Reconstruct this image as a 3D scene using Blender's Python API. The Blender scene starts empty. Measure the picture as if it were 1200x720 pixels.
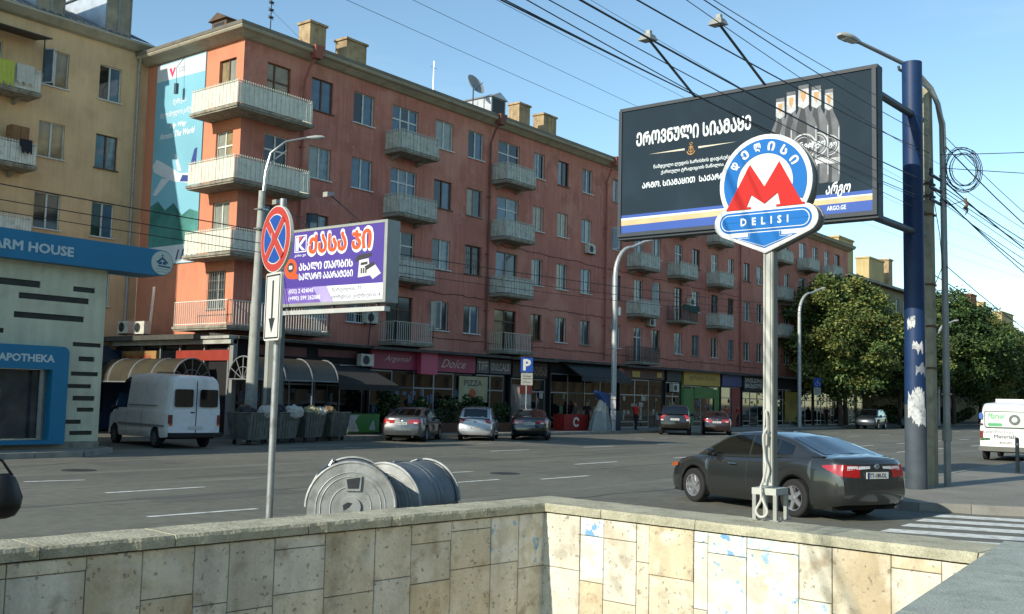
import bpy, bmesh, math, random
from math import radians as R, sin, cos, pi, sqrt
from mathutils import Vector, Matrix
random.seed(7)
S = bpy.context.scene
COL = S.collection

# ------------------------------------------------------------------ camera
cam_data = bpy.data.cameras.new('camera')
cam = bpy.data.objects.new('camera', cam_data)
COL.objects.link(cam)
S.camera = cam
cam_data.sensor_width = 36.0
cam_data.lens = 1209.0 / 1200.0 * 36.0
cam_data.clip_start = 0.1
cam_data.clip_end = 5000
# rows of the camera's rotation: it looks across the street with a small roll
CAMROWS = ((0.612046, -0.083904, -0.786359), (-0.790474, -0.035381, -0.611473), (0.023483, 0.995846, -0.087979))
m = Matrix(((CAMROWS[0][0], CAMROWS[0][1], CAMROWS[0][2], 0), (CAMROWS[1][0], CAMROWS[1][1], CAMROWS[1][2], 0),
            (CAMROWS[2][0], CAMROWS[2][1], CAMROWS[2][2], 1.98), (0, 0, 0, 1)))
cam.matrix_world = m

# ------------------------------------------------------------------ sky and sun
SUN_EL, SUN_AZ = R(25), R(171.6)              # azimuth of the sun itself, from +X towards +Y
W = bpy.data.worlds.new('World'); S.world = W; W.use_nodes = True
nt = W.node_tree
bg = nt.nodes['Background']
sky = nt.nodes.new('ShaderNodeTexSky'); sky.sky_type = 'NISHITA'; sky.sun_disc = False
sky.sun_elevation = SUN_EL
sky.sun_rotation = math.atan2(cos(SUN_AZ), sin(SUN_AZ)) % (2 * pi)
sky.altitude = 400; sky.air_density = 1.0; sky.dust_density = 0.2; sky.ozone_density = 0.9
tc = nt.nodes.new('ShaderNodeTexCoord')
mp = nt.nodes.new('ShaderNodeMapping'); mp.inputs['Scale'].default_value = (1.5, 1.5, 7)
nz = nt.nodes.new('ShaderNodeTexNoise'); nz.inputs['Scale'].default_value = 2.2; nz.inputs['Detail'].default_value = 8
rp = nt.nodes.new('ShaderNodeValToRGB'); rp.color_ramp.elements[0].position = 0.56; rp.color_ramp.elements[1].position = 0.9
mx = nt.nodes.new('ShaderNodeMixRGB'); mx.inputs['Color2'].default_value = (5.5, 5.6, 5.6, 1)
mu = nt.nodes.new('ShaderNodeMath'); mu.operation = 'MULTIPLY'; mu.inputs[1].default_value = 0.22
L = nt.links
L.new(tc.outputs['Generated'], mp.inputs['Vector']); L.new(mp.outputs[0], nz.inputs['Vector'])
L.new(nz.outputs[0], rp.inputs[0]); L.new(rp.outputs[0], mu.inputs[0]); L.new(mu.outputs[0], mx.inputs['Fac'])
tn = nt.nodes.new('ShaderNodeMixRGB'); tn.blend_type = 'MULTIPLY'; tn.inputs[0].default_value = 1; tn.inputs[2].default_value = (0.86, 1.0, 0.98, 1)   # the camera's cool white balance
L.new(sky.outputs[0], mx.inputs['Color1']); L.new(mx.outputs[0], tn.inputs[1]); L.new(tn.outputs[0], bg.inputs['Color'])
bg.inputs['Strength'].default_value = 0.15
sd = bpy.data.lights.new('sun', 'SUN'); sd.energy = 4.2; sd.angle = R(0.53); sd.color = (1.0, 0.93, 0.80)
sun = bpy.data.objects.new('sun', sd); COL.objects.link(sun)
sv = Vector((cos(SUN_EL) * cos(SUN_AZ), cos(SUN_EL) * sin(SUN_AZ), sin(SUN_EL)))
sun.rotation_euler = sv.to_track_quat('Z', 'Y').to_euler(); sun.location = (-20, 20, 30)
S.view_settings.view_transform = 'Standard'; S.view_settings.look = 'None'
S.view_settings.exposure = 0.47; S.view_settings.gamma = 1.0

# ------------------------------------------------------------------ materials
def lin(c):
    if isinstance(c, str):
        c = [int(c[i:i + 2], 16) / 255 for i in (0, 2, 4)]
        c = [x / 12.92 if x <= 0.04045 else ((x + 0.055) / 1.055) ** 2.4 for x in c]
    return tuple(c)
MATS = {}
def M(name, c, rough=0.7, var=0.12, sc=2.0, bump=0.0, bsc=30.0, metal=0.0, coat=0.0, streak=0.0, dirt=None, dirt_amt=0.0, spec=0.5,
      coords='Object', fine=0.0):
    """principled material with colour variation, optional vertical streaks, stains and fine relief"""
    if name in MATS: return MATS[name]
    c = lin(c)
    mt = bpy.data.materials.new(name); mt.use_nodes = True
    n = mt.node_tree; N = n.nodes; K = n.links
    p = N['Principled BSDF']
    p.inputs['Roughness'].default_value = rough; p.inputs['Metallic'].default_value = metal
    p.inputs['Coat Weight'].default_value = coat; p.inputs['Coat Roughness'].default_value = 0.06
    p.inputs['Specular IOR Level'].default_value = spec
    t = N.new('ShaderNodeTexCoord'); out = t.outputs[coords]
    def noise(scale, det=5, vec=None, mul=None):
        x = N.new('ShaderNodeTexNoise'); x.inputs['Scale'].default_value = scale; x.inputs['Detail'].default_value = det
        if mul:
            mm = N.new('ShaderNodeMapping'); mm.inputs['Scale'].default_value = mul; K.new(out, mm.inputs[0]); K.new(mm.outputs[0], x.inputs[0])
        else: K.new(out, x.inputs[0])
        return x.outputs[0]
    def scaled(sock, lo, hi):
        r = N.new('ShaderNodeMapRange'); r.inputs[1].default_value = 0.3; r.inputs[2].default_value = 0.7
        r.inputs[3].default_value = lo; r.inputs[4].default_value = hi; K.new(sock, r.inputs[0]); return r.outputs[0]
    cur = None
    def mult(cur, fac):
        x = N.new('ShaderNodeMixRGB'); x.blend_type = 'MULTIPLY'; x.inputs[0].default_value = 1
        if cur is None: x.inputs[1].default_value = (*c, 1)
        else: K.new(cur, x.inputs[1])
        K.new(fac, x.inputs[2]); return x.outputs[0]
    if var: cur = mult(cur, scaled(noise(sc), 1 - var, 1 + var))
    if fine: cur = mult(cur, scaled(noise(sc * 25, 3), 1 - fine, 1 + fine))
    if streak: cur = mult(cur, scaled(noise(1.0, 4, None, (5, 5, 0.35)), 1 - streak, 1 + streak * 0.4))
    if dirt:
        x = N.new('ShaderNodeMixRGB'); x.inputs[2].default_value = (*lin(dirt), 1)
        if cur is None: x.inputs[1].default_value = (*c, 1)
        else: K.new(cur, x.inputs[1])
        r = N.new('ShaderNodeValToRGB'); r.color_ramp.elements[0].position = 0.5; r.color_ramp.elements[1].position = 0.72
        K.new(noise(sc * 1.7 + 0.3, 9), r.inputs[0])
        q = N.new('ShaderNodeMath'); q.operation = 'MULTIPLY'; q.inputs[1].default_value = dirt_amt; K.new(r.outputs[0], q.inputs[0])
        K.new(q.outputs[0], x.inputs[0]); cur = x.outputs[0]
    if cur is None: p.inputs['Base Color'].default_value = (*c, 1)
    else: K.new(cur, p.inputs['Base Color'])
    if bump:
        b = N.new('ShaderNodeBump'); b.inputs['Strength'].default_value = bump; b.inputs['Distance'].default_value = 0.02
        K.new(noise(bsc, 4), b.inputs['Height']); K.new(b.outputs[0], p.inputs['Normal'])
    MATS[name] = mt
    return mt

def add_blotches(mt, layers):
    '''thresholded noise blotches of other paints over a material: (colour, scale, threshold, softness, strength)'''
    n = mt.node_tree; N = n.nodes; K = n.links; p = N['Principled BSDF']; t = N.new('ShaderNodeTexCoord'); s = p.inputs['Base Color']
    cur = s.links[0].from_socket
    for i, (c, sc, th, so, st) in enumerate(layers):
        x = N.new('ShaderNodeTexNoise'); x.noise_dimensions = '4D'; x.inputs['W'].default_value = 3.7 * i + 1; x.inputs['Scale'].default_value = sc; x.inputs['Detail'].default_value = 7; K.new(t.outputs['Object'], x.inputs['Vector'])
        r = N.new('ShaderNodeMapRange'); r.inputs[1].default_value = th; r.inputs[2].default_value = th + so; r.inputs[4].default_value = st; K.new(x.outputs[0], r.inputs[0])
        m_ = N.new('ShaderNodeMixRGB'); m_.inputs[2].default_value = (*lin(c), 1); K.new(r.outputs[0], m_.inputs[0]); K.new(cur, m_.inputs[1]); cur = m_.outputs[0]
    K.new(cur, s); return mt
# ------------------------------------------------------------------ mesh helpers
def smooth_path(P, k=5):
    P = [Vector(p) for p in P]; out = []
    for i in range(len(P) - 1):
        a, b, c, d = P[max(i - 1, 0)], P[i], P[i + 1], P[min(i + 2, len(P) - 1)]
        for j in range(k):
            t = j / k; out.append(.5 * ((2 * b) + (c - a) * t + (2 * a - 5 * b + 4 * c - d) * t * t + (3 * b - a - 3 * c + d) * t ** 3))
    return out + [P[-1]]
class MB:
    def __init__(s): s.v = []; s.f = []; s.m = []
    def poly(s, pts, m=0):
        k = len(s.v); s.v += [tuple(p) for p in pts]; s.f.append(tuple(range(k, k + len(pts)))); s.m.append(m); return s
    def box(s, x0, x1, y0, y1, z0, z1, m=0, T=None):
        P = [(x0, y0, z0), (x1, y0, z0), (x1, y1, z0), (x0, y1, z0), (x0, y0, z1), (x1, y0, z1), (x1, y1, z1), (x0, y1, z1)]
        if T is not None: P = [tuple(T @ Vector(p)) for p in P]
        k = len(s.v); s.v += P
        for q in ((0, 3, 2, 1), (4, 5, 6, 7), (0, 1, 5, 4), (1, 2, 6, 5), (2, 3, 7, 6), (3, 0, 4, 7)):
            s.f.append(tuple(k + i for i in q)); s.m.append(m)
        return s
    def hexa(s, P, m=0):
        k = len(s.v); s.v += [tuple(p) for p in P]
        for q in ((0, 3, 2, 1), (4, 5, 6, 7), (0, 1, 5, 4), (1, 2, 6, 5), (2, 3, 7, 6), (3, 0, 4, 7)):
            s.f.append(tuple(k + i for i in q)); s.m.append(m)
        return s
    def rings(s, rings, m=0, close=True, cap=True):
        k = len(s.v); n = len(rings[0])
        for r in rings: s.v += [tuple(p) for p in r]
        for i in range(len(rings) - 1):
            for j in range(n if close else n - 1):
                a = k + i * n + j; b = k + i * n + (j + 1) % n
                s.f.append((a, b, b + n, a + n)); s.m.append(m)
        if cap and close:
            s.f.append(tuple(k + j for j in reversed(range(n)))); s.m.append(m)
            e = k + (len(rings) - 1) * n
            s.f.append(tuple(e + j for j in range(n))); s.m.append(m)
        return s
    def tube(s, pts, r, seg=8, m=0, cap=True):
        pts = [Vector(p) for p in pts]; n = len(pts)
        if not isinstance(r, (list, tuple)): r = [r] * n
        rg = []; prev = None
        for i, p in enumerate(pts):
            d = (pts[min(i + 1, n - 1)] - pts[max(i - 1, 0)]).normalized()
            if prev is None:
                a = Vector((0, 0, 1)) if abs(d.z) < 0.9 else Vector((1, 0, 0))
                u = d.cross(a).normalized()
            else: u = (prev - d * prev.dot(d)).normalized()
            prev = u; w = d.cross(u)
            rg.append([p + (u * cos(2 * pi * j / seg) + w * sin(2 * pi * j / seg)) * r[i] for j in range(seg)])
        return s.rings(rg, m, True, cap)
    def lathe(s, prof, T=None, seg=20, m=0, axis='Z'):
        rg = []
        for rr, z in prof:
            ring = []
            for j in range(seg):
                a = 2 * pi * j / seg
                p = Vector((rr * cos(a), rr * sin(a), z)) if axis == 'Z' else Vector((rr * cos(a), z, rr * sin(a)))
                ring.append(T @ p if T is not None else p)
            rg.append(ring)
        return s.rings(rg, m, True, True)
    def prism(s, poly, fn, d0, d1, m=0, side=None):
        """poly: list of (a,b); fn(a,b,d) -> point"""
        n = len(poly); k = len(s.v)
        s.v += [tuple(fn(a, b, d0)) for a, b in poly] + [tuple(fn(a, b, d1)) for a, b in poly]
        s.f.append(tuple(k + n + i for i in range(n))); s.m.append(m)
        s.f.append(tuple(k + i for i in reversed(range(n)))); s.m.append(m)
        for i in range(n):
            j = (i + 1) % n
            s.f.append((k + i, k + j, k + n + j, k + n + i)); s.m.append(m if side is None else side)
        return s
    def mesh(s, name, mats, smooth=False, off=None):
        me = bpy.data.meshes.new(name)
        v = s.v if off is None else [(a - off[0], b - off[1], c - off[2]) for a, b, c in s.v]
        me.from_pydata(v, [], s.f)
        if not isinstance(mats, (list, tuple)): mats = [mats]
        for x in mats: me.materials.append(x)
        if len(mats) > 1: me.polygons.foreach_set('material_index', s.m)
        if smooth:
            me.polygons.foreach_set('use_smooth', [True] * len(me.polygons))
        me.update()
        return me
    def build(s, name, mats, parent=None, smooth=False, off=None, fix=True):
        if name in SPLIT and parent is not None:
            ps = pieces(s)
            if len(ps) > 1:
                for q in ps: o = q.build(name, mats, parent, smooth, off, fix)
                return o
        me = s.mesh(name, mats, False, off)
        if fix:
            bm = bmesh.new(); bm.from_mesh(me)
            if smooth: bmesh.ops.remove_doubles(bm, verts=bm.verts, dist=0.0004)
            bmesh.ops.recalc_face_normals(bm, faces=bm.faces); bm.to_mesh(me); bm.free()
        if smooth:
            me.polygons.foreach_set('use_smooth', [True] * len(me.polygons))
            try: me.set_sharp_from_angle(angle=R(40))
            except Exception: pass
        return obj(name, me, parent)
def obj(name, me, parent=None, loc=None, rz=None):
    o = bpy.data.objects.new(name, me); COL.objects.link(o)
    if parent: o.parent = parent
    if loc is not None: o.location = loc
    if rz is not None: o.rotation_euler = (0, 0, rz)
    return o
def thing(name, label, cat, loc=(0, 0, 0), rz=0, group=None):
    o = bpy.data.objects.new(name, None); COL.objects.link(o); o.location = loc; o.rotation_euler = (0, 0, rz)
    o.empty_display_size = 0.3
    return tag(o, label, cat, group)
def tag(o, label, cat, group=None):
    o['label'] = label; o['category'] = cat
    if group: o['group'] = group
    return o
def struct(o): o['kind'] = 'structure'; return o
def stuff(o): o['kind'] = 'stuff'; return o
def copy_tree(o, parent=None):
    c = o.copy(); COL.objects.link(c); c.parent = parent
    for ch in o.children: copy_tree(ch, c)
    return c
SPLIT = set('side_pier banner_white_band window_mullion edge_beam slot_window green_panel red_band red_panel door mullion yellow_panel metal_band bracket pasted_notice sign_board window_pane white_panel aircraft_print column_edge base_leg rule_line blue_quadrant dormer_frame post_groove canopy_slab bin_foot foot print_panel white_print red_panel window_sticker rear_window_bar anchor bracket chest_print'.split())
def pieces(mb):
    '''the loose pieces of a mesh under construction'''
    par = list(range(len(mb.v)))
    def fd(i):
        while par[i] != i: par[i] = par[par[i]]; i = par[i]
        return i
    for f in mb.f:
        for j in f[1:]: par[fd(j)] = fd(f[0])
    g = {}
    for k, f in enumerate(mb.f): g.setdefault(fd(f[0]), []).append(k)
    out = []
    for ks in g.values():
        q = MB(); mp_ = {}
        for k in ks:
            t = []
            for j in mb.f[k]:
                if j not in mp_: mp_[j] = len(q.v); q.v.append(mb.v[j])
                t.append(mp_[j])
            q.f.append(tuple(t)); q.m.append(mb.m[k])
        out.append(q)
    return out
def wmesh(root, mb, name, mats, smooth=False):
    if name in SPLIT:
        ps = pieces(mb)
        if len(ps) > 1:
            for q in ps: o = wmesh1(root, q, name, mats, smooth)
            return o
    return wmesh1(root, mb, name, mats, smooth)
def wmesh1(root, mb, name, mats, smooth=False):
    """mesh written in street coordinates, child of a root that only has a location"""
    return mb.build(name, mats, root, smooth, off=root.location)
def text(body, parent, mat, fn, a0, a1, b0, b1, d=0.004, bold=0.0, name='lettering', shear=0.0, keep=False, off=None, th=0.004):
    """text fitted into the box a0..a1 (left to right), b0..b1 (bottom to top); fn(a,b,d) -> point"""
    cu = bpy.data.curves.new('t', 'FONT'); cu.body = body; cu.size = 1; cu.resolution_u = 2; cu.shear = shear
    cu.space_line = 0.9; cu.align_x = 'CENTER'
    to = bpy.data.objects.new('t', cu); COL.objects.link(to)
    dg = bpy.context.evaluated_depsgraph_get(); dg.update()
    me = to.evaluated_get(dg).to_mesh()
    vs = [v.co.copy() for v in me.vertices]; fs = [tuple(p.vertices) for p in me.polygons]
    bpy.data.objects.remove(to); bpy.data.curves.remove(cu)
    if not vs: return None
    x0 = min(v.x for v in vs); x1 = max(v.x for v in vs); y0 = min(v.y for v in vs); y1 = max(v.y for v in vs)
    mb = MB(); sx = (a1 - a0) / (x1 - x0); sy = (b1 - b0) / (y1 - y0)
    sh = [(0, 0)] if not bold else [(0, 0)] + [(bold * cos(k * pi / 4), bold * sin(k * pi / 4)) for k in range(8)]
    for k, (ox, oy) in enumerate(sh):          # strokes thickened by shifted copies, each a hair in front of the last
        n0 = len(mb.v); mb.v += [tuple(fn(a0 + (v.x + ox - x0) * sx, b0 + (v.y + oy - y0) * sy, d + k * 0.00015)) for v in vs]
        mb.f += [tuple(n0 + i for i in f) for f in fs]
    mb.m = [0] * len(mb.f)
    return mb.build(name, mat, parent, off=off, fix=False)
def rrect(a0, a1, b0, b1, r, n=5):
    P = []
    for cxx, cyy, s0 in ((a1 - r, b1 - r, 0), (a0 + r, b1 - r, 90), (a0 + r, b0 + r, 180), (a1 - r, b0 + r, 270)):
        for i in range(n + 1):
            t = R(s0 + 90 * i / n); P.append((cxx + r * cos(t), cyy + r * sin(t)))
    return P
def circ(a, b, r, n=32, s=0, e=360):
    return [(a + r * cos(R(s + (e - s) * i / n)), b + r * sin(R(s + (e - s) * i / n))) for i in range(n if e - s == 360 else n + 1)]

# colours shared by many things
white_paint = M('white_paint', 'd6d6cc', 0.5, 0.08, 3, dirt='8a8778', dirt_amt=0.5)
white_frame = M('white_frame', 'c9cbc4', 0.5, 0.1, 3, dirt='7c7a6e', dirt_amt=0.4)
brown_frame = M('brown_frame', '5a3d2a', 0.6, 0.2, 4)
grey_frame = M('grey_frame', '82827a', 0.6, 0.15, 4)
black_metal = M('black_metal', '1c1d1e', 0.5, 0.1)
dark_metal = M('dark_metal', '33363a', 0.5, 0.15, 5)
galv = M('galvanised_metal', '9a9d9c', 0.45, 0.15, 6, metal=0.5, dirt='5d5a52', dirt_amt=0.5)
steel = M('steel', 'a9aaa8', 0.35, 0.1, 5, metal=0.8)
concrete = M('concrete', '8d8878', 0.9, 0.2, 2.5, bump=0.5, dirt='55503f', dirt_amt=0.5, fine=0.1)
rubber = M('rubber', '1a1a1a', 0.85, 0.1, bump=0.2)
MT = lambda s: ''.join(chr(ord(c) - 0x10D0 + 0x1C90) if 0x10D0 <= ord(c) <= 0x10FA else c for c in s)   # Georgian capitals
gum_glass = M('window_glass_dark', '12171b', 0.06, 0.1, 1.5, spec=0.6)
red_plastic = M('red_plastic', 'b01818', 0.25, 0.05, coat=0.5)
PANES = [gum_glass, gum_glass,
         M('window_glass_curtain', '6f7c82', 0.12, 0.35, 3.5, streak=0.4, spec=0.6),
         M('window_glass_blind', '868a80', 0.15, 0.2, 2, spec=0.6),
         M('window_glass_blue', '4a6072', 0.07, 0.3, 1.5, spec=0.6),
         M('window_glass_grey', '363d40', 0.07, 0.4, 2.5, spec=0.6),
         M('window_glass_sand', '8a7a5c', 0.10, 0.35, 1.8, spec=0.6)]
# ================================================================== GROUND
asphalt = M('asphalt', (0.130, 0.128, 0.098), 0.85, 0.16, 0.16, bump=0.35, bsc=60, fine=0.16, dirt=(0.065, 0.066, 0.06), dirt_amt=0.5, coords='Object')
paving = M('paving', (0.21, 0.20, 0.165), 0.9, 0.15, 0.5, bump=0.4, bsc=25, fine=0.12, dirt=(0.12, 0.115, 0.1), dirt_amt=0.6)
kerb_mat = M('kerb_stone', (0.24, 0.235, 0.205), 0.9, 0.2, 1.5, bump=0.4, dirt=(0.12, 0.12, 0.1), dirt_amt=0.5)
paint = M('road_paint', (0.62, 0.63, 0.58), 0.8, 0.15, 3, dirt=(0.2, 0.2, 0.18), dirt_amt=0.75)
def fl(z): return lambda a, b, d: (a, b, z + d)
g = MB(); g.poly([(-900, -900, -0.02), (1200, -900, -0.02), (1200, 1200, -0.02), (-900, 1200, -0.02)])
# the ground sheet leaves a hole where the underpass goes down
g = MB()
hx0, hx1, hy0, hy1 = -4.0, 9.6, 1.4, 7.3
for a0, a1, b0, b1 in ((-900, hx0, -900, 1200), (hx1, 1200, -900, 1200), (hx0, hx1, -900, hy0), (hx0, hx1, hy1, 1200)):
    g.poly([(a0, b0, -0.02), (a1, b0, -0.02), (a1, b1, -0.02), (a0, b1, -0.02)])
struct(g.build('ground', M('bare_ground', (0.17, 0.16, 0.13), 0.95, 0.2, 0.1)))
g = MB()
g.poly([(-120, 9.3, 0), (12.0, 9.3, 0), (12.0, -60, 0), (21, -60, 0), (21, 8.3, 0), (420, 8.3, 0), (420, 33.6, 0), (-120, 33.6, 0)])
struct(g.build('road', asphalt))
g = MB(); g.poly([(17.75, 33.6, 0.003), (27.5, 33.6, 0.003), (27.5, 90, 0.003), (17.75, 90, 0.003)])
struct(g.build('side_road', asphalt))
def kerbed(name, pts, z=0.15, kw=0.14, hole=None):
    """pavement slab with a kerb as its edge"""
    b = MB(); n = len(pts)
    if hole is None: b.poly([(x, y, z) for x, y in pts])
    for i in range(n):
        a, c = pts[i], pts[(i + 1) % n]
        b.poly([(a[0], a[1], -0.03), (c[0], c[1], -0.03), (c[0], c[1], z), (a[0], a[1], z)])
    if hole is not None:
        for a0, a1, b0, b1 in hole: b.poly([(a0, b0, z), (a1, b0, z), (a1, b1, z), (a0, b1, z)])
    return struct(b.build(name, paving))
def kerb_run(root, pts, closed=False, n_len=1.0, z=0.162):
    """kerb stones, each an object, along a polyline"""
    cache = {}
    for i in range(len(pts) - 1):
        a = Vector(pts[i]); c = Vector(pts[i + 1]); L_ = (c - a).length; k = max(1, round(L_ / n_len)); d = (c - a) / k
        ang = math.atan2(d.y, d.x); ln = round(d.length, 3)
        if ln not in cache:
            q = MB(); q.box(0.008, ln - 0.008, -0.13, 0.02, -0.02, z); cache[ln] = q.mesh('kerb_stone', kerb_mat)
        for j in range(k):
            p = a + d * j
            obj('kerb_stone', cache[ln], root, (p.x, p.y, random.uniform(-0.004, 0.004)), ang)
def arc(cx_, cy_, r, a0, a1, n): return [(cx_ + r * cos(R(a0 + (a1 - a0) * i / n)), cy_ + r * sin(R(a0 + (a1 - a0) * i / n))) for i in range(n + 1)]
# far pavement under the long facade
far = kerbed('pavement', [(30, 33.3), (420, 33.3), (420, 60), (27.5, 60), (27.5, 35.8)] )
kerb_run(far, [(27.4, 60), (27.45, 36.2), (28.2, 34.4), (30.2, 33.32), (92, 33.32)][1:], n_len=1.6)
fl_ = kerbed('pavement', [(-120, 28.3), (16.2, 28.3), (17.75, 29.5), (17.75, 90), (-120, 90)])
kerb_run(fl_, [(9, 28.28), (16.2, 28.28), (17.8, 29.5), (17.8, 36)], n_len=1.4)
# near island with the poles
isl = [(22.9, -60), (22.9, 0.6), (21.6, 4.4), (20.75, 6.1), (20.95, 7.3), (21.8, 8.1), (23.2, 8.3), (420, 8.3), (420, -60)]
ip = kerbed('pavement', isl)
kerb_run(ip, isl[1:7] + [(60, 8.3)], n_len=0.9)
# near pavement round the underpass
nz_ = [(-120, -60), (10.9, -60), (10.9, 8.4), (10.5, 9.0), (9.8, 9.25), (-120, 9.25)]
np_ = kerbed('pavement', nz_, hole=[(-120, hx0, -60, 9.25), (hx1, 10.9, -60, 8.4), (hx0, hx1, -60, hy0), (hx0, hx1, hy1, 8.4), (hx0, 9.8, 8.4, 9.25)])
kerb_run(np_, [(10.9, -6), (10.9, 8.4), (10.5, 9.0), (9.8, 9.25), (-6, 9.25)], n_len=1.0)
# markings
def dash(p, q, w, ext0=0.0, ext1=0.0):
    p = Vector(p); q = Vector(q); d = (q - p).normalized(); p = p - d * ext0; q = q + d * ext1; n = Vector((-d.y, d.x)) * w / 2
    b = MB(); b.poly([(*(p + n), 0.005), (*(p - n), 0.005), (*(q - n), 0.005), (*(q + n), 0.005)])
    return struct(b.build('lane_marking', paint))
for p, q in (((9.45, 14.45), (11.45, 14.3)), ((11.0, 18.23), (13.2, 18.2)), ((17.9, 15.8), (19.9, 15.75)), ((20.8, 15.15), (22.9, 15.1)), ((11.0, 21.35), (12.2, 21.05)),
             ((6.2, 18.4), (8.2, 18.3)), ((19.6, 18.0), (21.4, 17.85)), ((4.2, 14.9), (6.2, 14.7))):
    dash(p, q, 0.13)
for i in range(16): dash((26.5 + i * 6.2, 18.0), (28.9 + i * 6.2, 18.0), 0.14)
for i in range(18): dash((28 + i * 6.2, 14.6), (30.4 + i * 6.2, 14.6), 0.14)
for i in range(16): dash((30 + i * 6.2, 24.2), (32.4 + i * 6.2, 24.2), 0.14)
for i in range(22): dash((24 + i * 2.6, 28.4), (24.8 + i * 2.6, 28.35), 0.1)
for i, (px_, py_) in enumerate(((11.6, 5.6), (12.7, 5.6), (13.8, 5.6), (14.9, 5.6), (16.0, 5.6), (17.05, 5.55), (18.1, 5.55), (19.1, 5.6), (20.1, 5.6))):
    s_ = struct(MB().poly([(px_ - .27, py_, 0.005), (px_ + .27, py_, 0.005), (px_ + .27 + 1.05, py_ - 3.6, 0.005), (px_ - .27 + 1.05, py_ - 3.6, 0.005)]).build('crossing_stripe', paint))
# older and newer asphalt: patches, wheel tracks and a painted sunlit strip, a manhole
patch_m = M('asphalt_patch', (0.096, 0.096, 0.078), 0.85, 0.16, 0.6, bump=0.35, bsc=60, fine=0.16); pale_strip_m = M('asphalt_worn_sunlit', (0.150, 0.148, 0.115), 0.75, 0.14, 0.5, bump=0.3, bsc=60, fine=0.14, dirt=(0.1, 0.1, 0.088), dirt_amt=0.6)
rq = random.Random(17)
for (x, y, w_, h_) in ((12.5, 16.6, 3.4, 1.1), (24, 21.5, 5, 1.4), (33, 25.5, 4, 2.0), (16, 25.2, 2.2, 1.6), (46, 20, 7, 1.2), (62, 26, 8, 2), (30, 12.2, 5, 1.0)):
    P = [(x + sx_ * w_ / 2 + rq.uniform(-.15, .15), y + sy_ * h_ / 2 + rq.uniform(-.1, .1), .0025) for sx_, sy_ in ((-1, -1), (0, -1), (1, -1), (1, 0), (1, 1), (0, 1), (-1, 1), (-1, 0))]
    struct(MB().poly(P).build('asphalt_patch', patch_m))
for y, w_ in ((13.0, .5), (16.6, .45), (19.6, .5), (22.9, .45), (26.3, .5), (30.4, 1.6)):  # narrow ones are wear; the widest paints the sunlit strip near the kerb
    b = MB(); P = [(x, y + rq.uniform(-.08, .08), w_ * rq.uniform(.7, 1.2)) for x in range(0, 141, 4)]
    for i in range(len(P) - 1): a, c = P[i], P[i + 1]; b.poly([(a[0], a[1] - a[2] / 2, .0012), (c[0], c[1] - c[2] / 2, .0012), (c[0], c[1] + c[2] / 2, .0012), (a[0], a[1] + a[2] / 2, .0012)])
    struct(b.build('track_and_sun_strip', pale_strip_m))
for x, y in ((21.6, 16.9), (13.5, 23.6)):
    b = MB(); b.lathe([(.001, .006), (.33, .006), (.34, .004), (.36, .008), (.40, .008), (.41, .001)], Matrix.Translation((x, y, 0)), 24); tag(b.build('manhole_cover', M('cast_iron', '3a3a38', .6, .3, 9, bump=.5, metal=.4)), 'round iron manhole cover in the roadway ' + ('beyond the charcoal saloon' if x > 20 else 'on the left'), 'manhole cover')
# tar seams in the road
tar = M('tar', (0.045, 0.045, 0.042), 0.7, 0.2, 2)
for (x0, y0, x1, y1, w_) in ((4, 12.4, 22, 11.7, .05), (8, 16.9, 30, 16.4, .06), (14, 20.3, 40, 21.0, .05), (10, 24, 19, 28, .05)):
    b = MB(); n_ = 18
    P = [(x0 + (x1 - x0) * i / n_, y0 + (y1 - y0) * i / n_ + random.uniform(-.12, .12)) for i in range(n_ + 1)]
    for i in range(n_):
        b.poly([(P[i][0], P[i][1] - w_ / 2, .003), (P[i + 1][0], P[i + 1][1] - w_ / 2, .003), (P[i + 1][0], P[i + 1][1] + w_ / 2, .003), (P[i][0], P[i][1] + w_ / 2, .003)])
    struct(b.build('tar_seam', tar))
b = MB()
for i in range(130):
    x = random.uniform(9, 60); y = random.choice((random.uniform(29, 33.2), random.uniform(10, 32))); r_ = random.uniform(.008, .02)
    b.tube([(x, y, 0.0), (x, y, r_)], [r_, r_ * .6], 5)
stuff(b.build('litter', M('litter', '7c7666', 0.9, 0.4, 1)))

# ================================================================== UNDERPASS PARAPET
stone_cols = [M('stone_%s' % n_, c_, 0.8, 0.14, 1.6, bump=0.35, bsc=22, streak=0.22, dirt=dd, dirt_amt=da, fine=0.08) for n_, c_, dd, da in
              (('sand', 'd4cab0', 'ac9c7a', 0.55), ('grey', 'cdc7b2', 'a29a84', 0.5), ('cream', 'd8cfb6', 'ae9e7a', 0.55), ('ochre', 'cfc0a0', 'a68f68', 0.55), ('pale', 'd5d0be', 'aaa18a', 0.5))]
for s_ in stone_cols:
    add_blotches(s_, [('9a8258', 1.3, .53, .14, .55), ('857b62', 5, .55, .10, .45), ('e2dece', 3, .54, .10, .5), ('5f594a', 24, .62, .03, .6), ('7d6236', 2.4, .62, .05, .5)])
painted_stone = add_blotches(M('stone_painted', 'cdc8b4', 0.8, 0.14, 1.6, bump=0.35, bsc=22, streak=0.2, fine=0.08), [('dcdcd4', 7, .46, .10, .7), ('b09a74', 5, .60, .1, .4), ('5b9cc0', 9, .62, .02, .65), ('3f86b8', 18, .65, .02, .7)])
blue_stone = add_blotches(M('stone_blue_painted', 'cdcab8', 0.8, 0.14, 1.6, bump=0.35, bsc=22, streak=0.2, fine=0.08), [('dadad2', 6, .42, .08, .8), ('3d8fc4', 10, .55, .02, .8), ('7fb0cc', 16, .58, .03, .6)])
coping_mat = M('coping_stone', 'a8a48c', 0.85, 0.18, 3, bump=0.7, bsc=28, fine=0.22, dirt='75725e', dirt_amt=0.5)
mortar = M('mortar', '544c3c', 0.95, 0.2, 3)
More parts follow.
